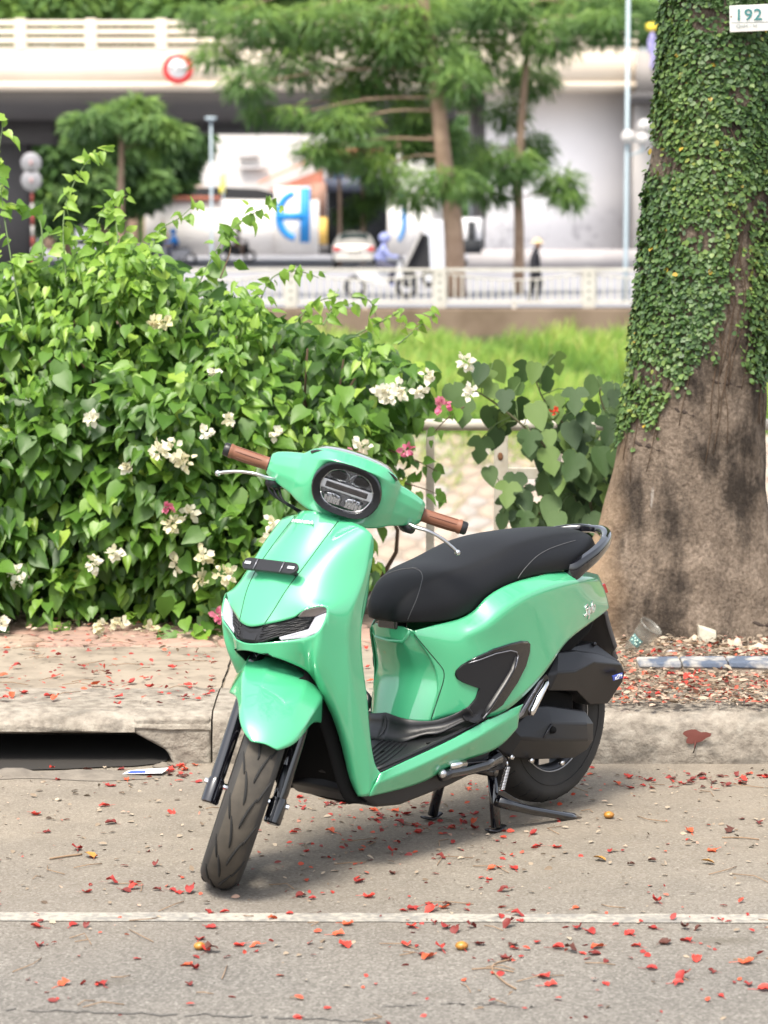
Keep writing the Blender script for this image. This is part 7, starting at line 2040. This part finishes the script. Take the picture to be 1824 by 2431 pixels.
def stick(pts, label, z=.004, r=.0028, onp=False):
    P_ = [gz(a, b_, PZ+.012 if onp else 0) + np.array([0,0,z]) for a, b_ in pts]
    o_ = MB().tube([q - P_[0] for q in spline(P_, 10)], r, 6).obj('stick', mat('dry_twig', (.24,.16,.10)), None, loc=P_[0]); tag(o_, label, 'stick')
stick([(108,1858),(140,1853),(178,1848)], 'straight dry stick on the road at left')
stick([(1105,2075),(1070,2085),(1065,2100),(1090,2125),(1115,2140)], 'curved dry stalk lying in the centre foreground', r=.002)
stick([(1020,2097),(1065,2095),(1110,2103)], 'thin straight stalk crossing a curved one in the foreground', r=.0018)
stick([(1560,1812),(1600,1812),(1640,1816)], 'short straight stick on the road at right', r=.002)
stick([(1420,1398),(1470,1396),(1520,1394)], 'long bare root-like stick at the foot of the tree', z=.01, r=.006, onp=True)
# torn printed card in the gutter
cp_ = gz(315, 1672)
cd = empty('paper_card', (cp_[0], min(cp_[1], KY-.10), .0)); tag(cd, 'torn white card with blue print lying in the gutter', 'paper')
MB().add([(-.072,-.02,.004),(.055,-.035,.010),(.072,.022,.016),(-.02,.045,.006),(-.06,.03,.004)], [(0,1,2,3,4)]).obj('card', mat('card_white', (.62,.62,.64), rough=.6), cd)
MB().add([(-.058,-.012,.0062),(.0,-.020,.0090),(.0,.012,.0092),(-.048,.020,.0062)], [(0,1,2,3)]).obj('blue_print', mat('card_blue', (.05,.10,.45), rough=.6), cd)
# crushed plastic cup against the roots
cpos = gz(1380, 1408, PZ)
cup = empty('plastic_cup', (cpos[0], cpos[1]-.05, PZ+.052)); tag(cup, 'clear plastic drinks cup with green print lying at the foot of the tree', 'cup')
cup.rotation_euler = (math.radians(8), math.radians(38), math.radians(-15))
cupm = mat('cup_plastic', (.20,.19,.165), rough=.2, alpha=.5, spec=.6)
MB().lathe([(.026,-.075),(.029,-.07),(.034,-.03),(.0355,-.028),(.0345,-.022),(.038,.02),(.0395,.022),(.0385,.028),(.043,.062),(.047,.066),(.047,.072),(.043,.072),(.041,.06)], 28, axis=2).obj('cup_wall', cupm, cup)
MB().lathe([(0,-.074),(.027,-.074)], 28, axis=2).obj('cup_base', cupm, cup)
vs_, fs_ = [], []
for i in range(9):
    a = -2.5 + i*.16
    for z in (-.018, .016): vs_.append((math.cos(a)*(.0372+.045*z), math.sin(a)*(.0372+.045*z), z))
    if i: fs_.append((2*i-2, 2*i, 2*i+1, 2*i-1))
MB().add(vs_, fs_).obj('printed_label', mat('cup_label', (.10,.20,.20), rough=.4), cup)
for j, (i0, z0) in enumerate(((1,.006),(3,.006),(5,.006),(7,.006),(2,-.008),(5,-.008),(4,-.001),(6,-.009))):
    a = -2.5 + i0*.16
    MB().box((math.cos(a)*.0385, math.sin(a)*.0385, z0), (.003,.005,.007), a).obj('print_mark', mat('cup_mint', (.45,.60,.52), rough=.5), cup)
# broken brick, stones, scraps by the trunk
brp = gz(1528, 1392, PZ)
bk_ = MB().add([(-.034,-.03,0),(.032,-.034,0),(.040,.05,0),(-.036,.055,0),(-.034,-.026,.072),(.030,-.030,.046),(.038,.045,.050),(-.036,.052,.075)], [(0,3,2,1),(4,5,6,7),(0,1,5,4),(1,2,6,5),(2,3,7,6),(3,0,4,7)]).obj('broken_block', mat('pale_block', (.50,.47,.38), rough=.95, noise=(25,(.40,.37,.30),6), bump=(60,.6,.006)), None, smooth=False, bevel=.004, loc=(brp[0], brp[1], PZ))
tag(bk_, 'pale broken concrete block standing in the litter by the tree', 'block')
def stone(a, b_, s, label, sq=(1,1,.7)):
    p = gz(a, b_, PZ)
    mb = MB().ball((0,0,s*.5), s, 8, sq=sq)
    mb.xf(lambda v: v*(1 + .14*math.sin(v[0]*170+1) * math.cos(v[1]*140) + .1*math.sin(v[2]*190)))
    o_ = mb.obj('loose_stone', mat('loose_stone', (.48,.40,.31), rough=.95, noise=(30,(.36,.29,.22),6), bump=(60,.5,.005)), None, loc=(p[0], p[1], PZ)); tag(o_, label, 'stone')
stone(1500, 1392, .026, 'rounded pale stone left of the broken block', (1.2,1,.8))
stone(1592, 1408, .030, 'upright pale stone right of the broken block', (.9,.8,1.0))
stone(1640, 1415, .035, 'flat tan stone near the right edge by the tree', (1.5,1,.6))
p = gz(350, 1662)
o_ = MB().ball((0,0,.006), .020, 8, sq=(1.5,1,.6)).xf(lambda v: v*(1 + .25*math.sin(v[0]*150+1)*math.cos(v[1]*170))).obj('mortar_lump', mat('gutter_mortar', (.13,.112,.092)), None, loc=(p[0], KY-.07, 0)); tag(o_, 'grey lump of mortar at the end of the gully mouth', 'mortar')
ps = gz(1470, 1402, PZ)
vs_ = rl.normal(0,.02,(12,3))*[1.3,1,.5]; vs_[:,2] = np.abs(vs_[:,2])
o = MB().add(vs_, [(0,1,2),(2,3,4),(4,5,6),(6,7,8),(8,9,10),(10,11,0),(1,3,5),(5,7,9),(2,6,10)]).obj('plastic_wrapper', mat('clear_film', (.70,.68,.66), rough=.2, alpha=.5), None, loc=(ps[0], ps[1], PZ+.012)); tag(o, 'crumpled clear plastic wrapper by the tree roots', 'wrapper')
pb = gz(1585, 1402, PZ)
o = MB().prism([(-.06,0,0),(.09,-.02,0),(.092,-.012,0),(-.058,.012,0)], (0,0,.006)).obj('cardboard_strip', mat('cardboard', (.40,.29,.18), rough=.9), None, loc=(pb[0], pb[1]-.05, PZ+.014)); tag(o, 'flat brown cardboard strip on the litter near the trunk', 'cardboard')
pc_ = gz(1395, 1442, PZ)
o = MB().tube([(-.02,0,0),(.02,.004,.002)], .0035, 8).obj('cigarette_end', white_p, None, loc=(pc_[0]+.12, pc_[1]+.25, PZ+.018)); tag(o, 'small white cigarette end on the litter below the cup', 'cigarette end')
# red paint splash on the kerb face
mb = MB()
c0 = gy(1502, 1588, KY + .010)
rim_ = []
for i in range(20):
    a = 2*math.pi*i/20; r_ = .040*(1 + .22*math.sin(3*a+1) + .12*math.sin(5*a))
    rim_.append((r_*math.cos(a)*1.0, -.018 + .0, r_*math.sin(a)*.55))
mb.add(rim_ + [(0,-.020,0)], [(i, (i+1) % 20, 20) for i in range(20)])
mb.add([(-.004,-.019,-.015),(.004,-.019,-.015),(-.006,-.022,-.055),(-.010,-.022,-.055)], [(0,1,3,2)])
o = mb.obj('paint_splash', mat('dried_red_paint', (.13,.035,.026), rough=.7), kerb); o.location = (c0[0], c0[1]-KY+.0, c0[2])
